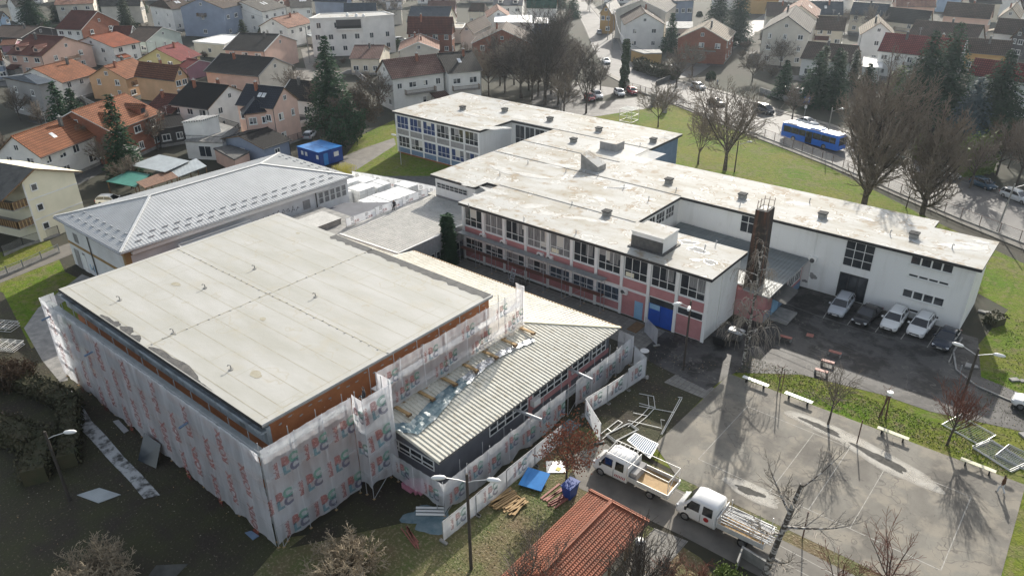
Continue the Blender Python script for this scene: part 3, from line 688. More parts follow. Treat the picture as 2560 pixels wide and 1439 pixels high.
m.build('roof_rib', LRf)
# side windows, awning, step of the low wing (x=-23.8)
m = MB(); m.box(-23.79,70.45,.1,-23.73,80.8,1.0,'panel_blue'); m.build('facade_panel', SCH, label='blue lower panel of the low wing')
for y in (75.4,77.6,79.5): window(SCH,(-23.8,y,2.1),(0,1,0),(1,0,0),1.9,1.3,3,1)
m = MB(); m.poly([(-23.7,71.2,2.9),(-22.0,71.2,2.55),(-22.0,75.2,2.55),(-23.7,75.2,2.9)],'asbestos'); m.poly([(-23.7,71.2,2.84),(-23.7,75.2,2.84),(-22.0,75.2,2.49),(-22.0,71.2,2.49)],'black_trim'); m.build('awning', SCH)
m = MB(); m.box(-23.78,72.4,.1,-23.7,74.2,2.3,'light_blue'); m.build('door', SCH, label='light blue side door of the low wing')
m = MB(); m.box(-23.6,71.6,0,-21.6,74.6,.28,'concrete'); m.build('door_step', SCH)
# ---- tall boiler chimney
CH = thing('boiler_chimney', 'tall square soot blackened chimney streaked with rust', 'chimney', (-25.7,71.8,0))
m = MB(); m.hexa([(-26.5,70.55,0),(-25.0,70.55,0),(-25.0,72.7,0),(-26.5,72.7,0),(-26.4,70.6,12.3),(-25.15,70.6,12.3),(-25.15,72.5,12.3),(-26.4,72.5,12.3)],'soot','conc_dark'); m.build('shaft', CH)
m = MB(); m.box(-26.2,70.9,12.302,-25.35,72.2,12.34,'black'); m.build('flue', CH)
m = MB()
for x, y in ((-26.3,70.7),(-25.25,70.7),(-26.3,72.4),(-25.25,72.4),(-25.8,72.4),(-26.3,71.5)): m.bar((x,y,12.3),(x+.05,y,13.3),.05,.05,'fence_rust')
m.bar((-26.3,72.4,13.0),(-25.25,72.4,13.0),.04,.04,'fence_rust'); m.bar((-26.3,70.7,13.0),(-26.3,72.4,13.0),.04,.04,'fence_rust')
m.build('rebar', CH)
# ---------------------------------------------------------------- gym with its pale membrane roof
ZG = 9.4
GX0, GX1, GY0, GY1 = -70.6, -38.85, 20.35, 44.1
GYM = thing('gym_building', 'big rust walled gym block with pale flat membrane roof, wrapped in netting', 'gym', (-54.7,32,0))
m = MB(); m.box(GX0+.9,GY0+.62,0,GX1-.25,GY1-.3,ZG-.25,'rust_wall'); m.build('wall', GYM)
m = MB(); m.box(GX0,GY0,ZG-.25,GX1,GY1,ZG,'concrete','gym_membrane'); GR = m.build('roof', GYM)
m = MB()
for y in range(11):
    yy = GY0+2.05+y*1.98
    m.poly([(GX0+.4,yy-.03,ZG+.004),(GX1-.4,yy-.03,ZG+.004),(GX1-.4,yy+.03,ZG+.004),(GX0+.4,yy+.03,ZG+.004)],'seam')
for x in (GX0+.55, GX1-.55): m.poly([(x-.03,GY0+.3,ZG+.006),(x+.03,GY0+.3,ZG+.006),(x+.03,GY1-.3,ZG+.006),(x-.03,GY1-.3,ZG+.006)],'seam')
for y in (GY0+.7, GY1-.6): m.poly([(GX0+.3,y-.03,ZG+.008),(GX1-.3,y-.03,ZG+.008),(GX1-.3,y+.03,ZG+.008),(GX0+.3,y+.03,ZG+.008)],'seam')
# two raised expansion joints with clips
xj = at(1085,845,ZG).x; c1_ = at(640,635,ZG); c2_ = at(1240,660,ZG)
p = at(365,862,ZG); XJ = p.x+.2
q = at(960,663,ZG)
YJ = at(657,728,ZG).y
m.box(XJ-.05,GY0+.2,ZG+.001,XJ+.05,GY1-.2,ZG+.012,'seam'); m.box(GX0+.2,YJ-.05,ZG+.001,XJ-.06,YJ+.05,ZG+.011,'seam'); m.box(XJ+.06,YJ-.05,ZG+.001,GX1-.2,YJ+.05,ZG+.011,'seam')
r = random.Random(2)
for i in range(24): m.obox((XJ+r.uniform(-.1,.1),GY0+.6+i,ZG+.04),(.16,.1,.03),r.uniform(0,3),'fibre_cement')
for i in range(32): m.obox((GX0+.6+i,YJ+r.uniform(-.1,.1),ZG+.04),(.14,.1,.03),r.uniform(0,3),'fibre_cement')
for i in range(70):  # lap joints across the sheets
    y = GY0+2.05+1.98*r.randint(0,9); x = r.uniform(GX0+1,GX1-1); m.poly([(x,y+.05,ZG+.003),(x+.03,y+.05,ZG+.003),(x+.03,y+1.93,ZG+.003),(x,y+1.93,ZG+.003)],'seam') if i%3==0 else None
m.build('seam', GR)
for i, (a, b, rx, ry) in enumerate(((415,905,3.6,.85),(462,935,1.6,.5),(316,826,1.0,.45),(335,848,.9,.5),(270,800,1.3,.25),(508,968,1.3,.3),(290,810,.6,.3))):
    c = at(a,b,ZG); m = MB(); m.poly([(x,max(y,GY0+.1),ZG+.010+.001*i) for x,y in blob(c.x,c.y,rx,ry,0,i+31,34,.16)],'bitumen'); m.build('bitumen_patch', GR)
m = MB()
ed = []; r = random.Random(8)
for i in range(46): ed.append((GX0+10+i*.48, GY1-.75-r.uniform(0,.35)))
m.poly([(x,y,ZG+.012) for x,y in ed]+[(ed[-1][0],GY1-.02,ZG+.012),(ed[0][0],GY1-.02,ZG+.012)],'conc_dark')
m.build('bitumen_patch', GR)
for i, (a, b, rx, ry) in enumerate(((657,797,.35,.25),(440,710,.6,.3),(640,935,.6,.4),(745,583,.3,.2))):
    c = at(a,b,ZG); m = MB(); m.poly([(x,y,ZG+.012) for x,y in blob(c.x,c.y,rx,ry,0,i+61,14,.1)],'seam'); m.build('repair_patch', GR)
for a, b in ((300,750),(513,720),(637,672),(789,742),(434,832),(578,923)):
    c = at(a,b,ZG); m = MB(); m.tube([(c.x,c.y,ZG-.02),(c.x,c.y,ZG+.36),(c.x-.05,c.y-.12,ZG+.43),(c.x-.1,c.y-.2,ZG+.38)],.045,8,'concrete'); m.tube([(c.x,c.y,ZG+.005),(c.x,c.y,ZG+.05)],.18,10,'concrete'); m.build('vent_pipe', GR)
m = MB(); m.box(GX0-.02,GY0-.03,ZG-.28,GX1+.02,GY0-.002,ZG+.03,'black_trim'); m.box(GX1+.002,GY0,ZG-.12,GX1+.03,GY1,ZG+.03,'galv'); m.build('edge_trim', GR)
m = MB(); m.box(GX0-.1,GY0+.30,ZG-1.95,GX1-.05,GY0+.6,ZG-.45,'gutter_grey'); m.box(GX0-.1,GY0-.12,ZG-.75,GX1,GY0+.29,ZG-.62,'gutter_grey'); m.box(GX0-.1,GY0-.16,ZG-.75,GX1,GY0-.121,ZG-.5,'gutter_grey'); m.build('gutter_beam', GYM)
m = MB(); r = random.Random(5)
for i in range(26):
    y = GY0+1.5+i*.85; m.poly([(GX1-.243,y+a,ZG-.9+.25*sin(i*2.3)+b) for a,b in blob(0,0,.16,.07,0,i,10,.2)],'concrete')
m.build('plaster_patch', GYM)
# ---------------------------------------------------------------- hipped metal hall
HZ = 6.5; hx0, hx1, hy0, hy1 = -98.0,-80.9,30.25,62.9; rx_, ry0, ry1, rz_ = -89.45, 38.6, 54.2, 8.7
HALL = thing('sports_hall', 'long hall with ribbed grey hipped metal roof and white and ochre walls', 'hall', (-89.5,46,0))
m = MB(); m.box(hx0+.6,hy0+.6,0,hx1-.6,hy1-.6,HZ-.1,'hall_wall'); m.build('wall', HALL)
m = MB()
for z0, z1 in ((HZ-.95,HZ-.12),(3.0,3.35)):
    m.box(hx0+.57,hy0+.55,z0,hx1-.57,hy0+.597,z1,'ochre'); m.box(hx1-.597,hy0+.55,z0,hx1-.55,hy0+12,z1,'ochre')
m.box(hx1-1.1,hy0+.53,0,hx1-.6,hy0+.59,HZ-.13,'ochre'); m.box(hx1-.598,hy0+.53,0,hx1-.53,hy0+1.2,HZ-.13,'ochre')
m.build('ochre_band', HALL)
m = MB()
E_ = [(hx0,hy0,HZ),(hx1,hy0,HZ),(hx1,hy1,HZ),(hx0,hy1,HZ)]; R0, R1 = (rx_,ry0,rz_), (rx_,ry1,rz_)
m.poly([E_[0],E_[1],R0],'metal_roof'); m.poly([E_[1],E_[2],R1,R0],'metal_roof'); m.poly([E_[2],E_[3],R1],'metal_roof'); m.poly([E_[3],E_[0],R0,R1],'metal_roof')
m.poly([(x,y,z-.12) for x,y,z in E_][::-1],'panel_grey')
for i in range(4): a, b = E_[i], E_[(i+1)%4]; m.poly([(a[0],a[1],a[2]-.12),(b[0],b[1],b[2]-.12),b,a],'galv')
HRf = m.build('roof', HALL)
m = MB()
def hipz(x,y): return HZ+(rz_-HZ)*min(1,(x-hx0)/(rx_-hx0),(hx1-x)/(hx1-rx_),(y-hy0)/(ry0-hy0),(hy1-y)/(hy1-ry1))
n_ = int((hy1-hy0)/.38)
for i in range(1,n_):
    y = hy0+i*.38
    k_ = min(1,(y-hy0)/(ry0-hy0),(hy1-y)/(hy1-ry1)); xa = hx1-(hx1-rx_)*k_; xb = hx0+(rx_-hx0)*k_
    m.bar((hx1,y,HZ+.02),(xa,y,hipz(xa,y)+.01),.06,.03,'metal_roof'); m.bar((hx0,y,HZ+.01),(xb,y,hipz(xb,y)+.01),.06,.03,'metal_roof')
for i in range(1,int((hx1-hx0)/.38)):
    x = hx0+i*.38; k_ = min((x-hx0)/(rx_-hx0),(hx1-x)/(hx1-rx_)); ya = hy0+(ry0-hy0)*k_; yb = hy1-(hy1-ry1)*k_
    m.bar((x,hy0,HZ+.02),(x,ya,hipz(x,ya)+.02),.07,.05,'metal_roof'); m.bar((x,hy1,HZ+.02),(x,yb,hipz(x,yb)+.02),.07,.05,'metal_roof')
m.build('rib', HRf)
m = MB()
for a, b in ((E_[0],R0),(E_[1],R0),(E_[2],R1),(E_[3],R1),(R0,R1)): m.bar((a[0],a[1],a[2]+.07),(b[0],b[1],b[2]+.07),.28,.07,'alu')
m.build('ridge_cap', HRf)
for row in (0,1):
    for i in range(20):
        y = hy0+2.2+i*1.5+row*.75; x = hx1-.9-row*1.0
        if y < hy1-2.5: m = MB(); m.bar((x,y,hipz(x,y)+.09),(x,y+.75,hipz(x,y+.75)+.09),.06,.12,'galv'); m.build('snow_guard', HRf)
    for i in range(8+0*row):
        x = hx0+2.4+i*1.75+row*.8; y = hy0+1.2+row*1.1
        if x < hx1-2: m = MB(); m.bar((x,y,hipz(x,y)+.09),(x+.6,y,hipz(x+.6,y)+.09),.12,.12,'galv'); m.build('snow_guard', HRf)
        y = hy1-1.2-row*1.1
        if x < hx1-2: m = MB(); m.bar((x,y,hipz(x,y)+.09),(x+.6,y,hipz(x+.6,y)+.09),.12,.12,'galv'); m.build('snow_guard', HRf)

m = MB(); m.box(hx1+.002,hy0-.1,HZ-.22,hx1+.16,hy1+.1,HZ-.08,'galv'); m.box(hx0,hy0-.16,HZ-.22,hx1,hy0-.002,HZ-.08,'galv'); m.box(hx1-.58,hy0+1.3,HZ-.75,hx1-.1,hy1-4,HZ-.24,'white_wall'); m.build('gutter', HALL)
m = MB(); m.bar((hx0+7.2,hy0+.5,0),(hx0+7.2,hy0+.5,HZ-.2),.11,.11,'conc_dark'); m.bar((hx1-.5,56.8,0),(hx1-.5,56.8,HZ-.3),.11,.11,'conc_dark'); m.build('drainpipe', HALL)
for i in range(5): window(HALL,(hx1-.6,57.6+i*.98,4.6),(0,1,0),(1,0,0),.9,1.7,1,2,glass='curtain')
window(HALL,(hx1-.6,55.2,4.4),(0,1,0),(1,0,0),1.1,1.2,1,1,frame='panel_grey',glass='panel_grey')
window(HALL,(hx0+3.4,hy0+.6,4.3),(1,0,0),(0,-1,0),1.1,1.2,1,1,frame='panel_grey',glass='curtain'); window(HALL,(hx0+4.3,hy0+.6,2.2),(1,0,0),(0,-1,0),.6,.7,1,1,frame='panel_grey',glass='curtain')
m = MB(); m.box(hx0+1.7,hy0+.53,0,hx0+2.9,hy0+.597,2.5,'panel_grey'); m.box(hx0+3.6,hy0+.53,0,hx0+4.7,hy0+.597,2.3,'white_wall'); m.build('door', HALL)
gf = MB()
r = random.Random(3)
for i in range(5):
    a = [(hx0+5.6+.35*i+r.uniform(-.1,.1), hy0+.59, .6+r.uniform(0,1.0)) for _ in range(4)]
    gf.tube(a,.05,4,('light_blue','ink_teal','ink_navy')[i%3])
gf.build('graffiti', HALL)
gf = MB()
for i in range(9):
    y = 47.5+i*.75; gf.tube([(hx1-.59,y,4.2+r.uniform(-.3,.3)),(hx1-.59,y+.3,4.7+r.uniform(-.2,.2)),(hx1-.59,y+.5,4.1+r.uniform(-.2,.3)),(hx1-.59,y+.15,4.35)],.035,4,'conc_dark')
gf.build('graffiti', HALL)
# ---------------------------------------------------------------- annexe with trapezoidal sheet roof
ANX = thing('annexe_building', 'low L shaped annexe with cream corrugated roof and dark walls', 'annexe', (-35,42,0))
m = MB(); m.prism([(-38.6,30.1),(-32.3,30.1),(-32.3,53.4),(-59.5,53.4),(-59.5,44.2),(-38.6,44.2)],0,3.75,'slate_wall'); m.build('wall', ANX)
zl, zh, ye = 4.1, 5.25, 47.6
m = MB()
A1, A2, A3, A4 = (-31.55,29.4,zl), (-31.55,54.1,zl), (-38.3,ye,zh), (-38.3,29.4,zh)
m.poly([A1,A2,A3,A4],'trapez'); m.poly([A2,(-60,54.1,zl),(-60,ye,zh),A3],'trapez')
m.poly([(-38.3,ye,zh),(-60,ye,zh),(-60,44.1,5.0),(-38.6,44.1,5.0)],'trapez')
for a, b in ((A4,A1),(A1,A2),(A2,(-60,54.1,zl))): m.poly([(a[0],a[1],a[2]-.2),(b[0],b[1],b[2]-.2),b,a],'trapez')
m.poly([(-31.55,29.4,zl-.2),(-38.3,29.4,zh-.2),(-38.3,ye,zh-.2),(-31.55,54.1,zl-.2)],'timber_dark'); m.poly([(-31.55,54.1,zl-.2),(-38.3,ye,zh-.2),(-60,ye,zh-.2),(-60,54.1,zl-.2)],'timber_dark')
AR = m.build('roof', ANX)
m = MB(); s1 = (zh-zl)/(38.3-31.55)
i = 0; y = 29.5
def rib(mb, a, b, w, h, mt):     # trapezoid rib
    a = Vector(a); b = Vector(b); d_ = (b-a).normalized(); n_ = Vector((0,0,1)); s_ = d_.cross(n_).normalized(); n_ = s_.cross(d_)
    p = []
    for q in (a,b): p += [q-s_*w, q+s_*w, q+s_*w*.55+n_*h, q-s_*w*.55+n_*h]
    k = mb.mi(mt); o = len(mb.v); mb.v += [tuple(v) for v in p]
    for f_ in ((0,3,2,1),(4,5,6,7),(0,4,7,3),(3,7,6,2),(2,6,5,1)): mb.f.append(tuple(o+j for j in f_)); mb.m.append(k)
while y < 54.0:
    xt = -38.3 if y < ye else -31.55-(54.1-y)/(54.1-ye)*(38.3-31.55)
    rib(m,(-31.5,y,zl+.003),(xt,y,zl+.003+s1*(-31.55-xt)),.12,.055,'trapez'); y += .38
x = -31.9
while x > -59.9:
    yt = ye if x < -38.3 else 54.1-(54.1-ye)*(-31.55-x)/(38.3-31.55)
    rib(m,(x,54.15,zl+.003),(x,yt,zl+.003+(zh-zl)*(54.1-yt)/(54.1-ye)),.11,.05,'trapez'); x -= .38
m.build('rib', AR)
m = MB()
for a, b in ((A2,A3),): m.bar((a[0],a[1],a[2]+.1),(b[0],b[1],b[2]+.1),.34,.05,'cream')
m.bar((-38.3,ye,zh+.1),(-38.8,46.0,zh+.1),.34,.05,'cream'); m.bar((-31.52,29.4,zl-.03),(-31.52,54.1,zl-.03),.1,.14,'conc_dark'); m.bar((-31.5,54.2,zl-.03),(-60,54.2,zl-.03),.1,.14,'timber')
m.build('ridge_cap', AR)
# torn foil strip and film lying on the roof
m = MB()
pth = [(972,1065),(1035,1072),(1075,1033),(1120,985),(1165,950),(1205,915),(1250,885),(1300,862),(1335,850)]
wds = [.4,.75,.8,.65,.5,.42,.34,.3,.28]
prev = None; cs = []
for i, (a, b) in enumerate(pth):
    c = at(a,b,4.9); zz = zl+s1*(-31.55-c.x)+.1; c = at(a,b,zz); cs.append((c,zz))
lf = []; rt = []
for i, (c, zz) in enumerate(cs):
    d_ = (cs[min(i+1,len(cs)-1)][0]-cs[max(i-1,0)][0]); d_.z = 0; d_.normalize(); nn = Vector((-d_.y,d_.x,0))
    lf.append(c+nn*wds[i]*.9+Vector((0,0,-s1*nn.x*wds[i]*.9))); rt.append(c-nn*wds[i]*.9+Vector((0,0,s1*nn.x*wds[i]*.9)))
for i in range(len(cs)-1):
    n2 = 6
    for j in range(n2):
        for k_ in range(4):
            def P3(u, v):
                p = (lf[i].lerp(lf[i+1],u)).lerp(rt[i].lerp(rt[i+1],u), v)
                return p+Vector((0,0,.05+.045*sin(p.x*9+p.y*5)+.04*sin(p.y*11-p.x*3)))
            m.poly([P3(j/n2,k_/4),P3(j/n2,(k_+1)/4),P3((j+1)/n2,(k_+1)/4),P3((j+1)/n2,k_/4)], 'film' if i < 4 else 'foil')
m.smooth = True
tag(m.build('roof_foil'), 'crumpled blue grey film strip lying along the corrugated annexe roof', 'foil sheet')
m = MB()
for i in range(5):
    y = 31.5+i*3.9 if i else 31.5; 
for (y0, y1) in ((35.8,40.8),(41.4,46.6),(47.2,50),(50.4,52.8)):
    window(ANX,(-32.3,(y0+y1)/2,2.75),(0,1,0),(1,0,0),y1-y0,1.4,5 if y1-y0>4 else 3,1,.42,bar=.12)
m.box(-32.298,41.0,1.5,-32.24,53.3,1.98,'pink'); m.box(-32.298,40.85,.2,-32.25,41.35,3.6,'pink'); m.box(-32.298,46.7,.2,-32.25,47.1,3.6,'pink'); m.build('pink_panel', ANX)
window(ANX,(-35.4,30.1,2.6),(1,0,0),(0,-1,0),5.2,1.0,4,1,.4,bar=.14)
m = MB(); m.box(-32.2,41.0,2.2,-31.75,41.9,2.8,'w_white'); m.build('air_conditioner', ANX)
m = MB(); m.tube([at(1298,1022,3.3),at(1343,1046,2.7)],.12,10,'galv'); 
a_ = Vector((-32.2,38.6,3.35)); m = MB(); m.tube([a_,a_+Vector((2.6,.6,-.3))],.13,10,'galv'); m.build('flue_pipe', ANX)
a_ = Vector((-32.2,46.3,3.35)); m = MB(); m.tube([a_,a_+Vector((2.6,.2,-.3))],.13,10,'galv'); m.build('flue_pipe', ANX)
# ---------------------------------------------------------------- connector with low pitched metal roof
CN = thing('link_building', 'low link building with grey fibre cement roof and metal clad side', 'building', (-66,59,0))
m = MB(); m.prism([(-60.8,52.8),(-60.8,64.6),(-61,67.7),(-70,67.7),(-79.5,60),(-79.5,45),(-60.8,45)],0,3.7,'slate_wall'); m.build('wall', CN)
m = MB(); z0 = 4.25
Pn = [(-60.5,52.2,z0),(-60.5,62.4,z0),(-61.0,67.9,z0+.35),(-70.6,67.9,z0+.25),(-71.5,56.5,z0),(-70.2,51.6,z0)]
m.poly(Pn,'fibre_cement'); m.poly([(-60.5,52.2,z0+.004),(-70.2,51.6,z0+.004),(-70.6,44,z0+.3),(-60.5,44,z0+.3)][::-1],'trapez')
m.poly([(-70.2,51.59,z0+.002),(-71.5,56.4,z0+.002),(-80,56.4,z0-.1),(-80,44,z0-.1),(-70.6,44,z0+.3)],'concrete')
m.build('roof', CN)
CR = MB()
for i in range(26): 
    y = 44.4+i*.33; CR.bar((-60.5,y,z0+.3-(y-44)/8.2*.3+.02),(-70.3,y,z0+.3-(y-44)/7.6*.3+.02),.07,.05,'trapez')
for i in range(22):
    x = -60.9-i*.45; CR.bar((x,52.3,z0+.025),(x,67.8,z0+.025 + (.3 if x>-70 else .2)),.04,.03,'fibre_cement')
CR.bar((-70.25,51.7,z0+.08),(-60.5,52.25,z0+.08),.3,.08,'alu')
CR.build('rib', CN)
m = MB()
for y in range(38): m.box(-60.55+(.03 if y%2 else 0),52.4+y*.31,2.3,-60.4+(.03 if y%2 else 0),52.71+y*.31,z0-.02,'galv')
m.bar((-60.48,52.2,z0+.05),(-60.48,64.2,z0+.05),.2,.1,'alu'); m.build('side_cladding', CN)
for i in range(4): window(CN,(-60.8,55.2+i*2.2,1.5),(0,1,0),(1,0,0),2.0,1.1,3,1)
m = MB(); m.box(-76.5,49,z0+.0,-72.8,54,z0+.7,'concrete','fibre_cement'); m.box(-76.6,48.9,z0+.702,-72.7,54.1,z0+.78,'conc_dark','fibre_cement'); m.build('roof_box', CN)
# glass ridge lean-to roof between hall and gym
LT = thing('leanto_roof', 'small pale blue glass lean-to roof wedged between gym and hall', 'roof', (-77,41,0))
m = MB(); m.hexa([(-80.4,36.5,0),(-74.2,36.5,0),(-74.2,46,0),(-80.4,46,0),(-80.4,36.5,5.3),(-74.2,36.5,4.5),(-74.2,46,4.5),(-80.4,46,5.3)],'panel_grey','metal_roof'); m.build('roof', LT)
m = MB(); m.bar((-80.4,36.5,5.4),(-80.4,46,5.4),.2,.1,'alu'); m.bar((-80.4,36.5,5.36),(-74.2,36.5,4.56),.2,.1,'alu'); m.build('ridge_cap', LT)
# ---------------------------------------------------------------- scaffolding and netting
def sheet_fn(p0, p1, z0f, z1f, amp=.10, seed=0):
    p0 = Vector((p0[0],p0[1],0)); p1 = Vector((p1[0],p1[1],0)); d_ = (p1-p0); L_ = d_.length; d_.normalize(); nn = Vector((d_.y,-d_.x,0))
    rd = random.Random(seed); ph = [rd.uniform(0,6) for _ in range(6)]
    def T3(x, z, off=0.0):
        t = x/L_
        w = amp*(.35*sin(x*1.25+ph[0]+.3*z)+.4*sin(x*2.9+ph[1]-.8*z)+.3*sin(z*1.9+x*.6+ph[2])+.45*sin(x*6.3+z*2.1+ph[3])+.3*sin(x*11+z*1.1+ph[4]))
        q = p0+d_*x+nn*(w+off); return (q.x,q.y,z)
    return T3, L_
LOGO_C = (('B',-.33,.36,'ink_red'),('C',.36,.36,'ink_green'),('L',-.33,-.36,'ink_teal'),('C',.36,-.36,'ink_navy'))
def logo(mb, T3, x, z, s, kind, rot=0.0):
    f_ = lambda a, b: T3(a, b, .04)
    def put(tm, dx, dz):
        c, n = cos(rot), sin(rot); put_text(mb, f_, tm, x+dx*c-dz*n, z+dx*n+dz*c)
    if kind == 'R':
        put(txt('RÖFIX', s, 'ink_red', rot, .035*s), 0, 0)
    elif kind == 'B':
        for ch, dx, dz, mt in LOGO_C: put(txt(ch, s*.95, mt, rot, .06*s), dx*s*.9, dz*s*.9)
        put(txt('Baćelić', s*.42, 'ink_red', rot+pi/2, .02*s), -.98*s, 0)
def netting(T, p0, p1, z0, z1, prints, mt='net', amp=.045, seed=1, hang=.25, name='netting', wavy=0.0):
    T3, L_ = sheet_fn(p0, p1, z0, z1, amp, seed); m = MB(); m.smooth = True
    nx = max(4,int(L_/.22)); nz = max(3,int((z1-z0)/.4)); k = m.mi(mt); rd = random.Random(seed)
    for i in range(nx+1):
        for j in range(nz+1):
            x = L_*i/nx; zt = z1-.025*abs(sin(x*1.25)); zb = z0+hang*(.5+.5*sin(x*.8+seed))*(.5+.5*sin(x*2.3))
            m.v.append(tuple(T3(x, zb+(zt-zb)*j/nz)))
    for i in range(nx):
        for j in range(nz):
            a = i*(nz+1)+j; m.f.append((a,a+nz+1,a+nz+2,a+1)); m.m.append(k)
    o = m.build(name, T)
    m = MB(); q_ = 2.4
    while q_ < L_-1:
        for j in range(10):
            za, zb2 = z0+.3+(z1-z0-.35)*j/10, z0+.3+(z1-z0-.35)*(j+1)/10; m.poly([T3(q_,za,.012),T3(q_+.11,za,.012),T3(q_+.11,zb2,.012),T3(q_,zb2,.012)],'banner_cloth')
        q_ += 2.5
    for zz_ in (2.15,4.2,6.2):
        if z0+.5 < zz_ < z1-.5:
            n9 = int(L_/.5)
            for j in range(n9): xa, xb = L_*j/n9, L_*(j+1)/n9; m.poly([T3(xa,zz_,.02),T3(xb,zz_,.02),T3(xb,zz_+.09,.02),T3(xa,zz_+.09,.02)],'net_thin')
    if m.f: m.build('seam', o)
    if prints:
        for (x, z, s, kd, rt) in prints:
            if .6 < x < L_-.3: m = MB(); logo(m, T3, x, z, s, kd, rt); m.build('print', o)
    return o
def scaffold(T, p0, p1, depth, top, levels, bay=2.5, side=1, decks=True, deckmat='deck_steel', rails=True, base=0.0):
    """frames every bay between p0 and p1, decks at levels; side: which side the depth goes"""
    a = Vector((p0[0],p0[1],0)); b = Vector((p1[0],p1[1],0)); dd = (b-a); L_ = dd.length; dd.normalize(); nn = Vector((-dd.y,dd.x,0))*side
    n = max(1,round(L_/bay)); 
    for i in range(n+1):
        q = a+dd*(L_*i/n); m = MB()
        for o_ in (0,depth): m.tube([q+nn*o_+Vector((0,0,base)), q+nn*o_+Vector((0,0,top))],.035,5,'galv')
        for z in levels: m.tube([q+Vector((0,0,z-.08)), q+nn*depth+Vector((0,0,z-.08))],.025,4,'galv'); 
        for o_ in (0,depth): m.box(q.x+nn.x*o_-.09,q.y+nn.y*o_-.09,base,q.x+nn.x*o_+.09,q.y+nn.y*o_+.09,base+.04,'timber')
        m.build('frame', T)
    for z in levels:
        m = MB(); c = (a+b)/2+nn*depth/2
        m.obox((c.x,c.y,z),(L_,depth-.1,.06),atan2(dd.y,dd.x),deckmat); m.build('deck', T)
        if rails:
            m = MB()
            for h in (.5,1.0):
                if z+h < top+.1: m.tube([a+Vector((0,0,z+h)), b+Vector((0,0,z+h))],.024,4,'galv')
            if m.f: m.build('guard_rail', T)
    m = MB()
    for i in range(0,n,3):
        p, q = a+dd*(L_*i/n), a+dd*(L_*(i+1)/n)
        for j, z in enumerate([base]+list(levels)[:-1]):
            z2 = ([base]+list(levels))[j+1]; m.tube([p+Vector((0,0,z)), q+Vector((0,0,z2))],.022,4,'galv')
    if m.f: m.build('brace', T)
# 1. front of the gym
S1 = thing('scaffold', 'long scaffold across the front of the gym wrapped in netting printed in red', 'scaffold', (-54.5,19.3,0))
scaffold(S1,(-71.9,19.15),(-37.6,19.15),.75,8.6,(2.1,4.1,6.1,8.0))
pr1 = []
r = random.Random(12)
for i in range(15):
    for j in range(2): pr1.append((1.6+i*2.35+r.uniform(-.1,.1), 6.7-j*3.7-(i%2)*1.7, 1.0, 'R', pi/2+.05))
netting(S1,(-72.0,19.0),(-37.45,18.95),.35,8.62,pr1,seed=3,hang=.5,mt='net')
netting(S1,(-72.05,20.3),(-72.0,19.02),.4,8.6,[],seed=5)
S1b = [(x,7.1) for x in (-69.2,-60.5,-48)]
for x, z in ((-70.6,7.2),(-62.3,6.7),(-47.0,6.6)):
    m = MB(); m.tube([(x,19.9,z+.05),(x+.1,18.25,z-.1)],.09,8,'panel_blue'); tag(m.build('downpipe_stub'), {-70.6:'blue pipe stub poking through the netting near its left end',-62.3:'blue pipe stub poking out at the middle of the netting',-47.0:'blue pipe stub poking out near the netting corner'}[x], 'pipe')
# 2. right side of gym, near part (printed BCLC)
S2 = thing('scaffold', 'tall netted scaffold on the right side of the gym with coloured letters', 'scaffold', (-37.4,23,0))
scaffold(S2,(-37.35,19.4),(-37.35,26.4),.75,8.9,(2.1,4.1,6.1,8.0),side=1)
prB = []
for i in range(3):
    for j in range(3): prB.append((1.9+i*2.5-.9*(j%2), 6.7-j*2.6, 1.05, 'B', 0))
netting(S2,(-37.2,19.0),(-37.2,26.5),.5,9.0,prB,seed=7,hang=.35)
# tower
S3 = thing('scaffold', 'narrow netted scaffold tower projecting beside the annexe gable', 'scaffold', (-36.3,28,0))
scaffold(S3,(-36.0,26.6),(-36.0,29.1),.8,9.6,(2.1,4.1,6.1,8.0),side=1)
netting(S3,(-37.2,26.55),(-35.9,26.55),.8,9.2,[(.65,7.6,.8,'B',0),(.7,4.6,.8,'B',0)],seed=8,hang=.6)
netting(S3,(-35.85,26.5),(-35.85,29.2),1.2,9.4,[(1.3,7.9,1.15,'B',.1),(1.5,5.3,1.15,'B',.1),(1.2,3.0,1.0,'B',0)],seed=9,hang=.8)
netting(S3,(-35.9,29.2),(-37.4,29.25),5.2,9.6,[],seed=10,mt='net_thin')
# upper scaffold standing on the annexe roof
S4 = thing('scaffold', 'upper scaffold standing on the annexe roof against the gym, netted with coloured letters', 'scaffold', (-38,38,5))
scaffold(S4,(-37.75,29.4),(-37.75,46.9),.75,9.4,(5.9,7.6,),side=1,base=5.25,deckmat='white_wall')
prU = []
for i in range(8):
    prU.append((1.5+i*2.2, 8.3-(i%2)*1.5, .82, 'B', 0))
    if i%2 == 0: prU.append((2.6+i*2.2, 6.3, .8, 'B', 0))
netting(S4,(-37.6,29.3),(-37.6,46.9),5.45,9.45,prU,mt='net_thin',seed=11,hang=.15)
netting(S4,(-37.6,47.0),(-38.7,47.1),5.4,9.5,[],mt='net_thin',seed=12)
for i, y in enumerate((31.0,33.6,36.2,38.8,41.4,44.0,46.6)):
    m = MB(); m.obox((-37.0,y,zh+.05),(1.7,.26,.12),0,'timber'); m.obox((-36.25,y,zh-.02),(.3,.4,.16),0,'timber_dark'); m.build('base_timber', S4)
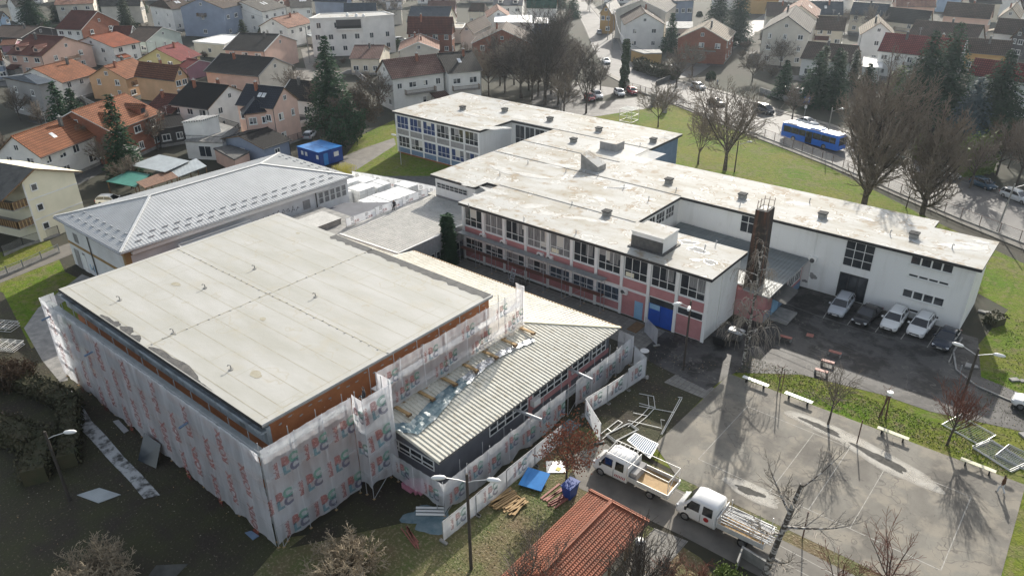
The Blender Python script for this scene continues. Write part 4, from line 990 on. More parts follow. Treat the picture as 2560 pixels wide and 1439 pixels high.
# 3. annexe outer net
S5 = thing('scaffold', 'low netted scaffold along the annexe with torn coloured netting', 'scaffold', (-30.7,42,0))
scaffold(S5,(-30.55,28.7),(-30.55,54.6),.75,3.3,(1.9,),side=1)
prL = []
for i in range(12): prL.append((1.5+i*2.15, 2.1 if i%2 else 1.5, .85, 'B', 0))
netting(S5,(-30.4,28.6),(-30.4,43.6),.25,3.25,prL,seed=14,hang=.5,mt='net_thin')
netting(S5,(-30.4,45.2),(-30.4,54.8),.25,3.3,prL,seed=15,hang=.5,mt='net_thin')
netting(S5,(-36.0,28.6),(-30.4,28.55),.9,3.25,[(1.5,2.2,.8,'B',0),(4.6,1.9,.8,'B',0)],seed=16,hang=.5,mt='net_thin')
netting(S5,(-30.4,54.8),(-32.2,54.9),.3,3.3,[],seed=17,mt='net_thin')
# scaffold along the pink wing
S6 = thing('scaffold', 'two level scaffold with grey and red decks along the pink school wing', 'scaffold', (-49.5,61.9,0))
scaffold(S6,(-59.5,61.5),(-38.6,61.5),.75,3.1,(2.0,),side=1,deckmat='deck_red')
m = MB(); m.box(-59.7,61.45,3.96,-38.4,62.35,4.03,'deck_steel'); m.build('deck', S6, label='grey upper deck')
m = MB()
for i in range(9):
    x = -59.5+i*2.61
    for y in (61.5,62.25): m.tube([(x,y,3.1),(x,y,3.96)],.035,5,'galv')
m.build('standard', S6)
m = MB()
for o_ in (-.28,.28): m.bar((-50.5+o_,61.2,2.0),(-49.6+o_,59.2,0),.05,.09,'galv')
for i in range(8): t = (i+.5)/8; m.bar((-50.8+.9*t,61.2-2*t,2-2*t),(-50.22+.9*t,61.2-2*t,2-2*t),.2,.03,'galv')
tag(m.build('access_stair'), 'small metal stair leaning on the courtyard scaffold', 'stair')
# mobile fence panels with printed banner cloth
def fence_panel(label, p0, p1, h=1.95, prints=None, cloth='banner_cloth', group='banner covered fence panels round the site', zb=0.0, foot=True):
    a = Vector((p0[0],p0[1],zb)); b = Vector((p1[0],p1[1],zb)); c = (a+b)/2
    T = thing('banner_fence', label, 'site fence', (c.x,c.y,zb), 0, group)
    m = MB()
    for q in (a,b): m.tube([q,q+Vector((0,0,h))],.03,6,'galv')
    for z in (.15,h): m.tube([a+Vector((0,0,z)),b+Vector((0,0,z))],.025,6,'galv')
    m.build('frame', T)
    netting(T,(a.x,a.y),(b.x,b.y),zb+.1,zb+h-.02,prints or [],mt=cloth,amp=.03,seed=int(abs(a.x*7+a.y*3)),hang=.05,name='banner')
    if foot:
        for q in (a,b):
            m = MB(); m.obox((q.x,q.y,.06),(.7,.22,.12),atan2((b-a).y,(b-a).x)+pi/2,'concrete'); m.build('foot', T)
    return T
ys = [26.8,30.3,33.8,37.3,40.8]
names = ['banner fence panel nearest the camera at the annexe corner','second banner fence panel from the near annexe corner','third banner fence panel beside the low scaffold','banner fence panel behind the russet leaved tree']
for i in range(4): fence_panel(names[i],(-28.85+.02*i,ys[i]+.02),(-28.8+.02*i,ys[i+1]-.02),prints=[(1.75,1.1,.85,'B',0)])
fence_panel('banner fence panel swung open towards the parked lorry',(-29.3,45.1),(-26.3,43.0),prints=[(.9,1.1,.7,'B',0)])
fence_panel('banner fence panel just beyond the site entrance',(-29.3,45.2),(-28.9,48.0),prints=[(1.5,1.1,.85,'B',0)])
fence_panel('banner fence panel in the middle of the far run',(-28.88,48.05),(-28.6,50.9),prints=[(1.5,1.1,.85,'B',0)])
fence_panel('banner fence panel at the far end of the annexe',(-28.58,50.95),(-28.3,53.7),h=2.3,prints=[(1.5,1.2,.85,'B',0)])
fence_panel('short fence panel closing the gap behind the annexe net',(-28.3,53.75),(-30.3,54.9),h=2.2,prints=[(1.0,1.1,.7,'B',0)])
fence_panel('mesh panel leaning by the pink wing scaffold end',(-32.6,60.9),(-30.3,59.4),h=1.9,cloth='net_thin')
fence_panel('banner fence panel at the bottom edge behind bare twigs',(-32.5,16.2),(-29.2,17.6),h=2.0,prints=[(2.2,1.2,.8,'B',0)])
# JUB banners round the insulation yard
def jub(label, p0, p1, zb=0.0, **k):
    T = fence_panel(label, p0, p1, group='white banner fences round the insulation yard', zb=zb, **k)
    return T
_old_logo = logo
def logo(mb, T3, x, z, s, kind, rot=0.0):
    if kind == 'J':
        f_ = lambda a, b: T3(a, b, .04); put_text(mb, f_, txt('JUB', s, 'ink_grey', rot+pi/2, .03), x, z); put_text(mb, f_, txt('JUB', s*.6, 'ink_red', rot, .03), x+s*.9, z-.2)
    else: _old_logo(mb, T3, x, z, s, kind, rot)
P9 = [at(*q) for q in ((915,412),(960,440),(1010,470),(1045,505),(1085,535))]
P9 = [(-93.5,72.6),(-89.6,73.6),(-85.6,74.4),(-81.5,75.2),(-77.4,75.8),(-73.4,76.2)]
for i, nm in enumerate(('nearest the yellow frames','second from the yellow frames','in the middle of the back run','fourth from the yellow frames','by the school canopy')):
    jub('white banner fence panel '+nm, P9[i], P9[i+1], prints=[(1.0,1.0,.9,'J',0),(3.0,1.0,.7,'J',0)])
for i, nm in enumerate(('nearest the link roof end','behind the seated worker','nearest the school wing')):
    jub('low banner rail on the link roof '+nm, (-71.3,53.6+i*4.7), (-71.0,58.2+i*4.7), zb=4.25, h=1.2, foot=False, prints=[(1.0,4.9,.7,'J',0),(3.2,4.9,.6,'J',0)])
# ---------------------------------------------------------------- trees
def rot_about(v, ax, a):
    return Matrix.Rotation(a, 3, ax) @ v
def grow(mb, rd, p, d_, L_, r0, lvl, maxl, cfg, mt, mtw, out):
    n = cfg.get('seg',4) if lvl < maxl else 2
    pts = [p.copy()]; rs = [r0]; q = p.copy(); d_ = d_.copy()
    for i in range(n):
        j = cfg['wob']*(1.0 if lvl else .35)
        d_ = (d_ + Vector((rd.uniform(-j,j),rd.uniform(-j,j),rd.uniform(-j,j)+cfg['up'][min(lvl,len(cfg['up'])-1)]))).normalized()
        q = q + d_*(L_/n); pts.append(q.copy()); rs.append(max(cfg['rmin'], r0*(1-(i+1)/n*(.55 if lvl < maxl else .6))))
    mb[0 if lvl < 2 else 1].tube(pts, rs, 7 if lvl == 0 else (5 if lvl == 1 else 3), mt if lvl < 2 else mtw, cap=lvl<2)
    if lvl >= maxl:
        out.append(q); return
    k = cfg['kids'][lvl]
    for i in range(k):
        t = cfg['t0'][lvl] + (1-cfg['t0'][lvl])*(i+rd.random()*.8)/k
        s = t*n; a = min(int(s),n-1); pp = pts[a].lerp(pts[a+1], s-a); dd = (pts[a+1]-pts[a]).normalized()
        ang = radians(cfg['ang'][lvl]+rd.uniform(-12,12))
        ax = dd.orthogonal().normalized(); ax = rot_about(ax, dd, rd.uniform(0,2*pi) if lvl else (i*2.4+rd.uniform(-.4,.4)))
        nd = rot_about(dd, ax, ang)
        l2 = L_*cfg['len'][lvl]*rd.uniform(.75,1.15)*(1-.35*(t-cfg['t0'][lvl])/(1.001-cfg['t0'][lvl])*(cfg.get('taper',1)))
        grow(mb, rd, pp, nd, l2, max(cfg['rmin'], rs[a]*.55), lvl+1, maxl, cfg, mt, mtw, out)
    if lvl > 0 or cfg.get('lead',True):
        grow(mb, rd, q, d_, L_*cfg['len'][lvl]*.8, max(cfg['rmin'],rs[-1]), lvl+1, maxl, cfg, mt, mtw, out)
def bare_tree(name, label, loc, h, r0, cfg, seed, mt='bark', mtw='twig', leaves=None, cat='tree', group=None, dirv=(0,0,1)):
    rd = random.Random(seed); T = thing(name, label, cat, loc, 0, group); mb = (MB(), MB()); out = []
    L0 = h*cfg['trunk']
    grow(mb, rd, Vector((0,0,-.05)), Vector(dirv).normalized(), L0, r0, 0, len(cfg['kids']), cfg, mt, mtw, out)
    mb[0].build('trunk', T, local=True, )
    if leaves:
        lm, cnt, sz, frac = leaves
        for q in out:
            if rd.random() < frac:
                for _ in range(cnt):
                    c = q+Vector((rd.gauss(0,.25),rd.gauss(0,.25),rd.gauss(0,.25))); a = Vector((rd.uniform(-1,1),rd.uniform(-1,1),rd.uniform(-1,1))).normalized()*sz; b = a.orthogonal().normalized()*sz*.6
                    mb[1].poly([c-a,c-b,c+a,c+b], lm)
    mb[1].build('crown', T, local=True, )
    return T
LIME = dict(trunk=.66, seg=6, wob=.07, up=(.0,.17,.12,.06,.02), kids=(30,10,5,3), t0=(.10,.15,.12,.15), ang=(60,42,42,40), len=(.70,.44,.5,.6), rmin=.028, taper=.72)
SPREAD = dict(trunk=.26, seg=4, wob=.15, up=(.0,.07,.05,.02,0), kids=(8,9,5,3), t0=(.6,.2,.15,.2), ang=(46,42,46,44), len=(1.9,.5,.52,.6), rmin=.030, taper=.3)
TALL = dict(trunk=.34, seg=5, wob=.10, up=(.0,.14,.10,.06,0), kids=(10,10,6,3), t0=(.35,.2,.15,.2), ang=(28,36,40,40), len=(1.5,.45,.5,.5), rmin=.024, taper=.2)
SMALL = dict(trunk=.42, seg=3, wob=.13, up=(.0,.10,.06,.02), kids=(8,7,5), t0=(.6,.15,.2), ang=(46,42,42), len=(1.05,.5,.5), rmin=.013, taper=.2)
BUSHY = dict(trunk=.08, seg=4, wob=.26, up=(.0,.04,.0,-.02,-.02), kids=(16,8,6,4), t0=(.2,.15,.15,.1), ang=(48,46,52,50), len=(6.0,.45,.45,.5), rmin=.012, taper=.1, lead=True)
# large trees, each its own
bare_tree('lime_tree','largest dense egg shaped bare tree between the bus and the tall firs',at(2160,512),18.6,.46,LIME,11)
bare_tree('lime_tree','dense round topped bare tree at the right beside the street fence',at(2305,535),15.6,.40,dict(LIME,len=(.56,.44,.5,.6)),12)
bare_tree('bare_tree','spreading bare tree on the lawn in front of the beige gabled house',at(1812,425),17.2,.38,SPREAD,13)
bare_tree('bare_tree','slim forked bare tree on the lawn left of the spreading one',at(1745,410),10.5,.20,dict(SPREAD,kids=(5,5,5,3),ang=(25,34,40,40)),14)
bare_tree('bare_tree','tall dark bare tree behind the school roof, rightmost of the dense clump',at(1362,262),21.5,.42,TALL,15,mtw='twig_dark')
bare_tree('bare_tree','forked dark bare tree at the left of the clump behind the school roof',at(1302,245),17.5,.36,SPREAD,16,mtw='twig_dark')
bare_tree('bare_tree','bare tree between the dark clump and the white parked car',at(1465,283),12.5,.25,dict(TALL,kids=(6,7,5,4)),17,mtw='twig_dark')
bare_tree('bare_tree','young bare tree by the pillar of the school gate',at(1645,318),10.0,.16,dict(SPREAD,kids=(6,6,5,3),up=(0,.18,.12,.05)),18)
bare_tree('bare_tree','low multi-stemmed bare shrub tree against the lawn fence',at(2265,520),6.0,.10,dict(SMALL,kids=(6,6,5)),19)
bare_tree('bare_tree','small bare tree leaning beside the street lamp at the right edge',at(2520,420),9.5,.14,SPREAD,20,mtw='brown_leaf')
bare_tree('bare_tree','brown leaved tree standing left of the back school wing',at(905,330),10.5,.30,dict(SPREAD,kids=(7,7,6,4)),21,mtw='bark',leaves=('brown_leaf',2,.16,.6))
bare_tree('bare_tree','dark wide tree filling the gap left of the grey panelled wing',at(860,365),9.5,.3,dict(SPREAD,kids=(8,8,6,4),t0=(.2,.1,.1,.1)),22,mtw='bark',leaves=('needles',3,.2,.7))
bare_tree('bare_tree','small bare tree on the grass verge in front of the parked cars',at(2070,1060),6.4,.11,SMALL,23,mtw='twig')
bare_tree('bare_tree','reddish twiggy round tree on the verge near the right edge',at(2368,1112),5.9,.12,dict(SMALL,kids=(10,8,6),up=(0,.2,.1,.04),ang=(38,34,38)),24,mtw='twig_red')
bare_tree('russet_tree','small tree with russet leaves beside the blue board',at(1415,1212),5.6,.12,dict(SMALL,kids=(8,7,5),wob=.16),25,mtw='bark',leaves=('dead_leaf',4,.10,.9))
bare_tree('bare_tree','bare tree with dark twigs in front of the orange kiosk roof',at(1590,1500),9.8,.17,dict(SPREAD,trunk=.18,kids=(11,8,6),t0=(.3,.15,.2),up=(0,.22,.14,.06),ang=(38,32,36),len=(2.2,.5,.5),rmin=.014),26,mtw='bark')
bare_tree('bare_tree','bare reddish shrub tree at the left of the orange kiosk roof',at(1340,1520),8.6,.13,dict(SPREAD,trunk=.18,kids=(11,8,6),t0=(.3,.15,.2),up=(0,.2,.14,.06),ang=(38,32,36),len=(2.2,.5,.5),rmin=.014),27,mtw='twig')
bare_tree('bare_tree','curving bare fruit tree over the near end of the court',at(2215,1480),7.5,.15,dict(SPREAD,trunk=.22,kids=(6,6,5),t0=(.4,.2,.2),ang=(48,42,42),len=(1.8,.5,.5),rmin=.012,up=(0,.1,.08,.02)),28,mtw='twig_red')
bare_tree('bare_tree','low tangle of bare fruit branches at the bottom edge of the court',at(2090,1500),6.2,.12,dict(SPREAD,trunk=.2,kids=(7,6,5),t0=(.3,.2,.2),ang=(48,42,42),len=(1.9,.5,.5),rmin=.012),29,mtw='twig_red')
# the two tangled shrubs at the bottom
bare_tree('tangled_shrub','big pale tangled bare shrub in the bottom left garden',at(250,1470),4.2,.08,dict(BUSHY,kids=(22,9,5,3),rmin=.019,len=(7.5,.45,.45,.5)),30,mtw='twig_pale',cat='shrub')
bare_tree('tangled_shrub','pale tangled bare shrub at the netting corner',at(880,1440),3.6,.08,dict(BUSHY,kids=(20,9,5,3),rmin=.019,len=(8.0,.45,.45,.5)),31,mtw='twig_pale',cat='shrub')
bare_tree('tangled_shrub','dark reddish bushy shrub at the left edge beside the stacked frames',at(45,960),3.2,.08,dict(BUSHY,len=(7.0,.45,.45,.5)),32,mtw='brown_leaf',cat='shrub',leaves=('brown_leaf',2,.12,.5))
bare_tree('tangled_shrub','dark twiggy shrub right of the kiosk by the second lorry',at(1700,1520),4.5,.1,dict(BUSHY,up=(0,.2,.12,.05,0),len=(7.0,.45,.45,.5)),33,mtw='twig_red',cat='shrub')
# birches
BIR = dict(trunk=.95, seg=9, wob=.05, up=(.0,-.02,-.35,-.5), kids=(18,7,4), t0=(.18,.2,.2), ang=(55,40,40), len=(.22,.6,.9), rmin=.012, taper=.6)
bare_tree('birch_tree','slim white birch with drooping twigs in front of the sooty chimney',at(1858,912),11.3,.17,BIR,34,mt='birch',mtw='birch_twig',dirv=(-.03,.05,1))
bare_tree('birch_tree','topped birch trunk with pale side limbs beside the second lorry',at(1905,1455),9.2,.24,dict(trunk=.98,seg=8,wob=.03,up=(0,.05,.03,.02),kids=(7,5,4,3),t0=(.25,.3,.2,.2),ang=(66,40,42,40),len=(.42,.5,.55,.5),rmin=.013,taper=.9,lead=False),35,mt='birch',mtw='birch_twig',dirv=(.1,.03,1))
# ---- conifers
def conifer(name, label, loc, h, w, seed, mt='needles', cat='tree', group=None, dens=1.0, shape=1.0, gap=.25, trunk=.18, z0=.06):
    rd = random.Random(seed); T = thing(name, label, cat, loc, 0, group)
    m = MB(); m.tube([(0,0,-.1),(0,0,h*.5),(0,0,h*.97)],[trunk,trunk*.6,.03],7,'bark'); m.build('trunk', T, local=True)
    m = MB(); nl = int(h*2.0*dens)+4
    for i in range(nl):
        t = i/nl; z = h*(z0+(1-z0)*t); R = w*1.2*(1-t)**(shape*.8)+.12; nb = max(6,int((8+R*2.6)*dens*(1-t*.6)+3))
        for j in range(nb):
            a = 2*pi*(j+rd.random())/nb; rr = R*rd.uniform(.65,1.12)
            if rd.random() < gap*.5: continue
            dx, dy = cos(a), sin(a); droop = rd.uniform(.12,.38)*rr
            ns = max(2,int(rr/.5))
            for s in range(ns):
                u = (s+.6)/ns; x = rr*u; zz = z-droop*u*u*1.2+.10*sin(u*3)
                for q in range(3):
                    c = Vector((dx*x-dy*rd.uniform(-.28,.28)*(1.2-u*.5)*min(1.3,rr*.45), dy*x+dx*rd.uniform(-.28,.28)*(1.2-u*.5)*min(1.3,rr*.45), zz+rd.uniform(-.16,.1)))
                    b1 = Vector((dx+rd.uniform(-.9,.9),dy+rd.uniform(-.9,.9),rd.uniform(-.55,.2))).normalized()*rd.uniform(.35,.7); b2 = Vector((-dy,dx,rd.uniform(-.5,.5))).normalized()*.24
                    m.poly([c-b2*.9,c+b1*.6-b2*.7,c+b1,c+b2], mt)
    m.build('crown', T, local=True); return T
conifer('spruce_tree','tall dark drooping spruce in front of the orange tiled terrace',at(322,445),14.0,3.0,41,gap=.6)
conifer('spruce_tree','dark broad spruce behind the hedge between the apartment block and the school',at(835,310),17.5,4.6,42)
conifer('spruce_tree','small dark spruce by the grey hipped house, left one',at(168,345),11,3.3,43,gap=.5)
conifer('spruce_tree','dark spruce beside the tiled house, right one of the garden pair',at(205,350),10,3.2,44,gap=.5)
conifer('fir_tree','leftmost of the three big dark firs before the red roofed house',at(2290,300),17.5,7.0,45,mt='needles')
conifer('fir_tree','middle and tallest of the three big dark firs',at(2345,290),18.5,6.8,46)
conifer('fir_tree','blue green fir right of the three big firs',at(2418,330),10.5,4.2,47,mt='needles_blue')
conifer('fir_tree','big dark fir nearest the white house at the right edge',at(2475,320),15.0,6.2,48)
conifer('fir_tree','dark fir at the left side of the bus stop sign',at(2030,262),11.5,4.0,49)
conifer('fir_tree','dark fir behind the bus stop sign',at(2075,268),12.5,3.8,50)
conifer('fir_tree','small fir behind the spreading bare tree',at(1955,245),8.5,2.6,51)
conifer('cypress_tree','slim cypress left of the fir row before the brown roofed house',at(2050,215),9.5,1.2,52,mt='cypress',shape=.5,gap=0)
conifer('cypress_tree','slim cypress in the middle of the fir row',at(2095,218),8.5,1.1,53,mt='cypress',shape=.5,gap=0)
conifer('cypress_tree','slim cypress at the right of the fir row',at(2128,215),8.5,1.1,54,mt='cypress',shape=.5,gap=0)
conifer('spruce_tree','tall dark spruce standing behind the brick balcony house, left one',at(1790,95),17,5,55)
conifer('spruce_tree','tall dark spruce behind the brick balcony house, right one',at(1840,110),20,4.4,56)
conifer('spruce_tree','blue green spruce at the top left beside the white house',at(85,70),15.5,5,57)
conifer('spruce_tree','dark spruce behind the long pink roofed house',at(262,40),16,5,58)
conifer('cypress_tree','dense upright thuja beside the brown roofed cottage',at(318,66),10.5,2.4,59,mt='cypress',shape=.45,gap=0)
conifer('cypress_tree','dark thuja at the corner of the pink roofed house',at(145,55),6.5,2.6,60,mt='cypress',shape=.6,gap=0)
conifer('spruce_tree','dark small spruce left of the pale tall cottage row',at(352,35),11,3,61)
conifer('spruce_tree','dark conifer near the white balcony house by the street',at(1675,130),11,3.0,62)
conifer('cypress_tree','small rounded evergreen in front of the white terrace house',at(1160,225),7.0,1.9,63,mt='cypress',shape=.35,gap=0)
conifer('cypress_tree','dark thuja in the courtyard beside the pink wing',(-60.2,60.2,0),6.8,.75,64,mt='needles',shape=.3,gap=0,dens=1.6)
conifer('spruce_tree','dark spruce at the top edge left of the green roof',at(1395,20),12,4,65)
conifer('spruce_tree','dark conifer by the street bend at the top',at(1432,45),10,3,66)
conifer('spruce_tree','small spruce in front of the white house at the top left',at(610,95),6,2,67,mt='cypress')
conifer('fir_tree','low fir in front of the white garage by the row of firs',at(2165,222),6,2.4,68)
conifer('cypress_tree','low dark evergreen before the red roofed white house',at(2240,240),7,2.6,69,mt='bright_leaf',shape=.6)
# ---- clipped hedges and ivy
def leafy_mass(name, label, pts, h, mt, seed, cat='hedge', thick=1.0, dens=26, kind=None, sz=.16):
    rd = random.Random(seed); T = MB(); 
    for a, b in zip(pts[:-1], pts[1:]):
        a = Vector((a[0],a[1],0)); b = Vector((b[0],b[1],0)); L_ = (b-a).length; dd = (b-a).normalized(); nn = Vector((-dd.y,dd.x,0))
        T.obox(tuple((a+b)/2+Vector((0,0,h*.42))),(L_,thick*.7,h*.84),atan2(dd.y,dd.x),mt)
        for _ in range(int(L_*dens*(h*2+thick))):
            hgt = h*(1+.12*sin(_*.7)); c = a+dd*rd.uniform(-.1,L_+.1)
            s = rd.random()
            if s < .35: c += nn*rd.uniform(-.5,.5)*thick+Vector((0,0,hgt*rd.uniform(.85,1.08)))
            else: c += nn*(thick*.5*(1 if rd.random()<.5 else -1)*rd.uniform(.75,1.1))+Vector((0,0,hgt*rd.random()))
            u = Vector((rd.uniform(-1,1),rd.uniform(-1,1),rd.uniform(-1,1))).normalized()*sz*rd.uniform(.6,1.3); v = u.orthogonal().normalized()*sz*.6
            T.poly([c-u,c-v,c+u,c+v], mt)
    o = T.build(name); tag(o, label, cat, None, kind); return o
leafy_mass('hedge','long dark leafless hedge in the bottom left garden',[(-90,12.5),(-77,14.8),(-66,17.2),(-58,13.5)],1.5,'hedge',71,thick=1.8)
leafy_mass('hedge','second dark hedge bank nearest the bottom left corner',[(-74,9.5),(-62,13),(-58,11)],1.7,'hedge',72,thick=2.4)
leafy_mass('hedge','clipped evergreen hedge below the white house at the right edge',[at(2440,330),at(2600,352)],3.0,'cypress',73,thick=2.5,dens=12,sz=.3)
leafy_mass('hedge','yellow green hedge between the two dense bare trees',[at(2290,395),at(2345,412)],4.0,'bright_leaf',74,thick=3,dens=12,sz=.3)
leafy_mass('hedge','yellow green topped hedge at the street corner on the right',[at(2395,440),at(2470,425)],5.5,'bright_leaf',75,thick=3,dens=12,sz=.3)
bare_tree('bush','glossy green bush at the bottom edge beside the low wall',at(1815,1462),2.2,.05,dict(BUSHY,kids=(14,7,5),len=(4.0,.45,.45),t0=(.2,.15,.1),ang=(50,46,50),rmin=.01,up=(0,.06,0,0)),76,mtw='ivy',cat='bush',leaves=('bright_leaf',4,.10,.9))
leafy_mass('bush','dark hedge beneath the turquoise carport',[at(1592,172),at(1640,190),at(1690,200)],2.6,'hedge',77,cat='bush',thick=3,dens=10,sz=.3)
leafy_mass('bush','small round bush on the lawn by the white wing end',[at(2470,800),at(2500,815)],1.0,'hedge',78,cat='bush',thick=2)
def ivy_pole(label, loc, h, w, seed):
    rd = random.Random(seed); T = thing('ivy_column', label, 'tree', loc)
    m = MB(); m.tube([(0,0,0),(0,0,h)],[.3,.15],7,'bark'); m.build('trunk', T, local=True); m = MB()
    for _ in range(2600):
        z = h*rd.random(); r_ = w*(1.1-.35*z/h)*rd.uniform(.5,1.05)*(1+.2*sin(z*2.1)); a = rd.uniform(0,2*pi); c = Vector((r_*cos(a),r_*sin(a),z))
        u = Vector((rd.uniform(-1,1),rd.uniform(-1,1),rd.uniform(-1,1))).normalized()*.24; v = u.orthogonal().normalized()*.15; m.poly([c-u,c-v,c+u,c+v],'ivy')
    m.build('crown', T, local=True)
ivy_pole('ivy covered dead trunk standing beside the street bend', at(1560,218), 11.0, 1.0, 80)
# ---- scattered background trees: a few kinds, copied
protoA = bare_tree('bare_tree','bare garden tree among far roofs: brown twigs, beyond the apartment block',at(985,60),10,.2,dict(SPREAD,kids=(6,6,5,3),rmin=.035),81)
protoB = bare_tree('bare_tree','bare bushy tree left of the grey hipped house',at(110,330),6.5,.15,dict(SMALL,kids=(9,8,7),rmin=.025),82,mtw='twig')
BT = [(protoB,50,300,1.2,'bare tangled tree below the grey hipped house'),(protoB,150,395,1.0,'bare fruit tree in front of the orange tiled terrace, left one'),(protoB,215,410,1.1,'bare fruit tree in front of the orange tiled terrace, middle one'),(protoB,265,425,1.0,'bare fruit tree in front of the brick part of the terrace'),
 (protoB,30,420,1.0,'bare bush tree behind the cream house roof'),(protoB,372,118,1.3,'bare tree before the mint gabled cottage'),(protoB,1290,175,1.4,'bare thin tree before the red brick house, left one'),(protoB,1240,170,1.3,'bare thin tree beside the white terrace house'),
 (protoB,1410,290,1.5,'bare tree hanging over the school forecourt'),(protoB,1330,250,1.6,'bare bushy tree in the clump behind the school roof'),(protoB,1395,262,1.8,'thick bare bushy tree in the clump, near the forecourt'),(protoA,1250,215,1.2,'bare tree behind the school roof, beside the evergreen'),(protoA,1440,215,1.1,'bare tree at the inner side of the street bend'),(protoB,1500,235,1.2,'low bare tree behind the red parked car'),
 (protoB,1690,220,1.5,'bare tree in the garden of the brick balcony house, left one'),(protoB,1730,190,1.5,'bare tree in the garden of the brick balcony house, right one'),(protoA,1880,205,.9,'bare tree before the beige gabled house, left one'),(protoA,1950,170,.8,'bare tree before the beige gabled house, right one'),
 (protoB,1980,300,1.2,'bare bush by the bus stop'),(protoB,2140,330,1.3,'bare bush on the far pavement behind the bus'),(protoB,2425,470,1.5,'bare bush at the street corner, right side'),(protoB,2490,440,1.4,'bare thicket before the right edge gardens'),(protoB,2540,470,1.5,'bare thicket at the right frame edge'),
 
 (protoA,930,30,1.0,'bare tree cluster left of the slate roof, near one'),(protoA,1000,20,1.1,'bare tree left of the slate roof, far one'),(protoA,1040,-5,1.2,'bare tree at the top edge above the slate roof'),(protoA,560,15,.8,'bare tree behind the blue grey house'),(protoA,2060,60,.9,'bare tree among roofs right of the beige gable, near one'),(protoA,2110,80,.9,'bare tree between the slate roof and pale gable'),(protoB,2170,100,1.6,'bare bush tree under the pale gable'),(protoA,1470,25,.9,'bare tree left of the street at the top'),(protoB,200,95,1.4,'pale bare tree under the brick gable'),(protoA,740,255,.8,'bare tree right of the navy roofed house'),(protoB,800,290,1.3,'dark bare bush by the street behind the blue container'),(protoB,950,280,1.4,'dark bare bush at the corner of the back wing'),
 (protoB,330,470,1.0,'bare bush beside the green sheet roof'),(protoB,395,375,1.2,'bare tree between the tall spruce and the terrace garage')]
clump = [(1195,215,1.3),(1222,240,1.5),(1262,232,1.6),(1285,212,1.5),(1322,226,1.7),(1345,240,1.5),(1378,236,1.7),(1402,222,1.4),(1420,240,1.3),(1170,190,1.2),(1392,160,1.6),(1405,120,1.6),(1415,190,1.6),(1378,195,1.8),(1350,205,1.6),(1440,180,1.2)]
for i, (a, b, s) in enumerate(clump): dup(protoB, at(a,b), i*2.1, 'dark bare tree in the thicket between the school roof and the street bend', 'dark bare trees in the thicket behind the school', (s,s,s*1.15))
for i, (pr_, a, b, s, lb) in enumerate(BT):
    dup(pr_, at(a,b), i*1.7, lb, None, (s,s,s*(.9+.2*((i*7)%5)/4)))
# ---------------------------------------------------------------- vehicles (x forward, built locally)
def loft(mb, sts, mt, n=None, closed=True, mtf=None):
    """sts: list of rings (same count) of points"""
    k = mb.mi(mt); b0 = len(mb.v); n = len(sts[0])
    for s in sts: mb.v += [tuple(p) for p in s]
    for i in range(len(sts)-1):
        for j in range(n if closed else n-1):
            a, b = b0+i*n+j, b0+i*n+(j+1)%n; mb.f.append((a,b,b+n,a+n)); mb.m.append(k)
    mb.f.append(tuple(b0+j for j in range(n))[::-1]); mb.m.append(k); mb.f.append(tuple(b0+(len(sts)-1)*n+j for j in range(n))); mb.m.append(k)
def ring(x, w, z0, z1, r=.1):
    return [(x,-w+.06,z0),(x,-w,z0+.15),(x,-w,z0+(z1-z0)*.62),(x,-w+r*.35,z1-r*.35),(x,-w+r*1.3,z1),(x,w-r*1.3,z1),(x,w-r*.35,z1-r*.35),(x,w,z0+(z1-z0)*.62),(x,w,z0+.15),(x,w-.06,z0)]
LEN = {}
def wheel(T, x, y, r=.33, w=.22, side=1):
    m = MB(); m.tube([(x,y-w/2,r),(x,y+w/2,r)], r, 16, 'rubber'); wl = m.build('wheel', T)
    m = MB(); yy = y+side*(w/2+.006); m.tube([(x,yy-.005*side,r),(x,yy,r)], r*.66, 12, 'chrome'); m.build('rim', wl)
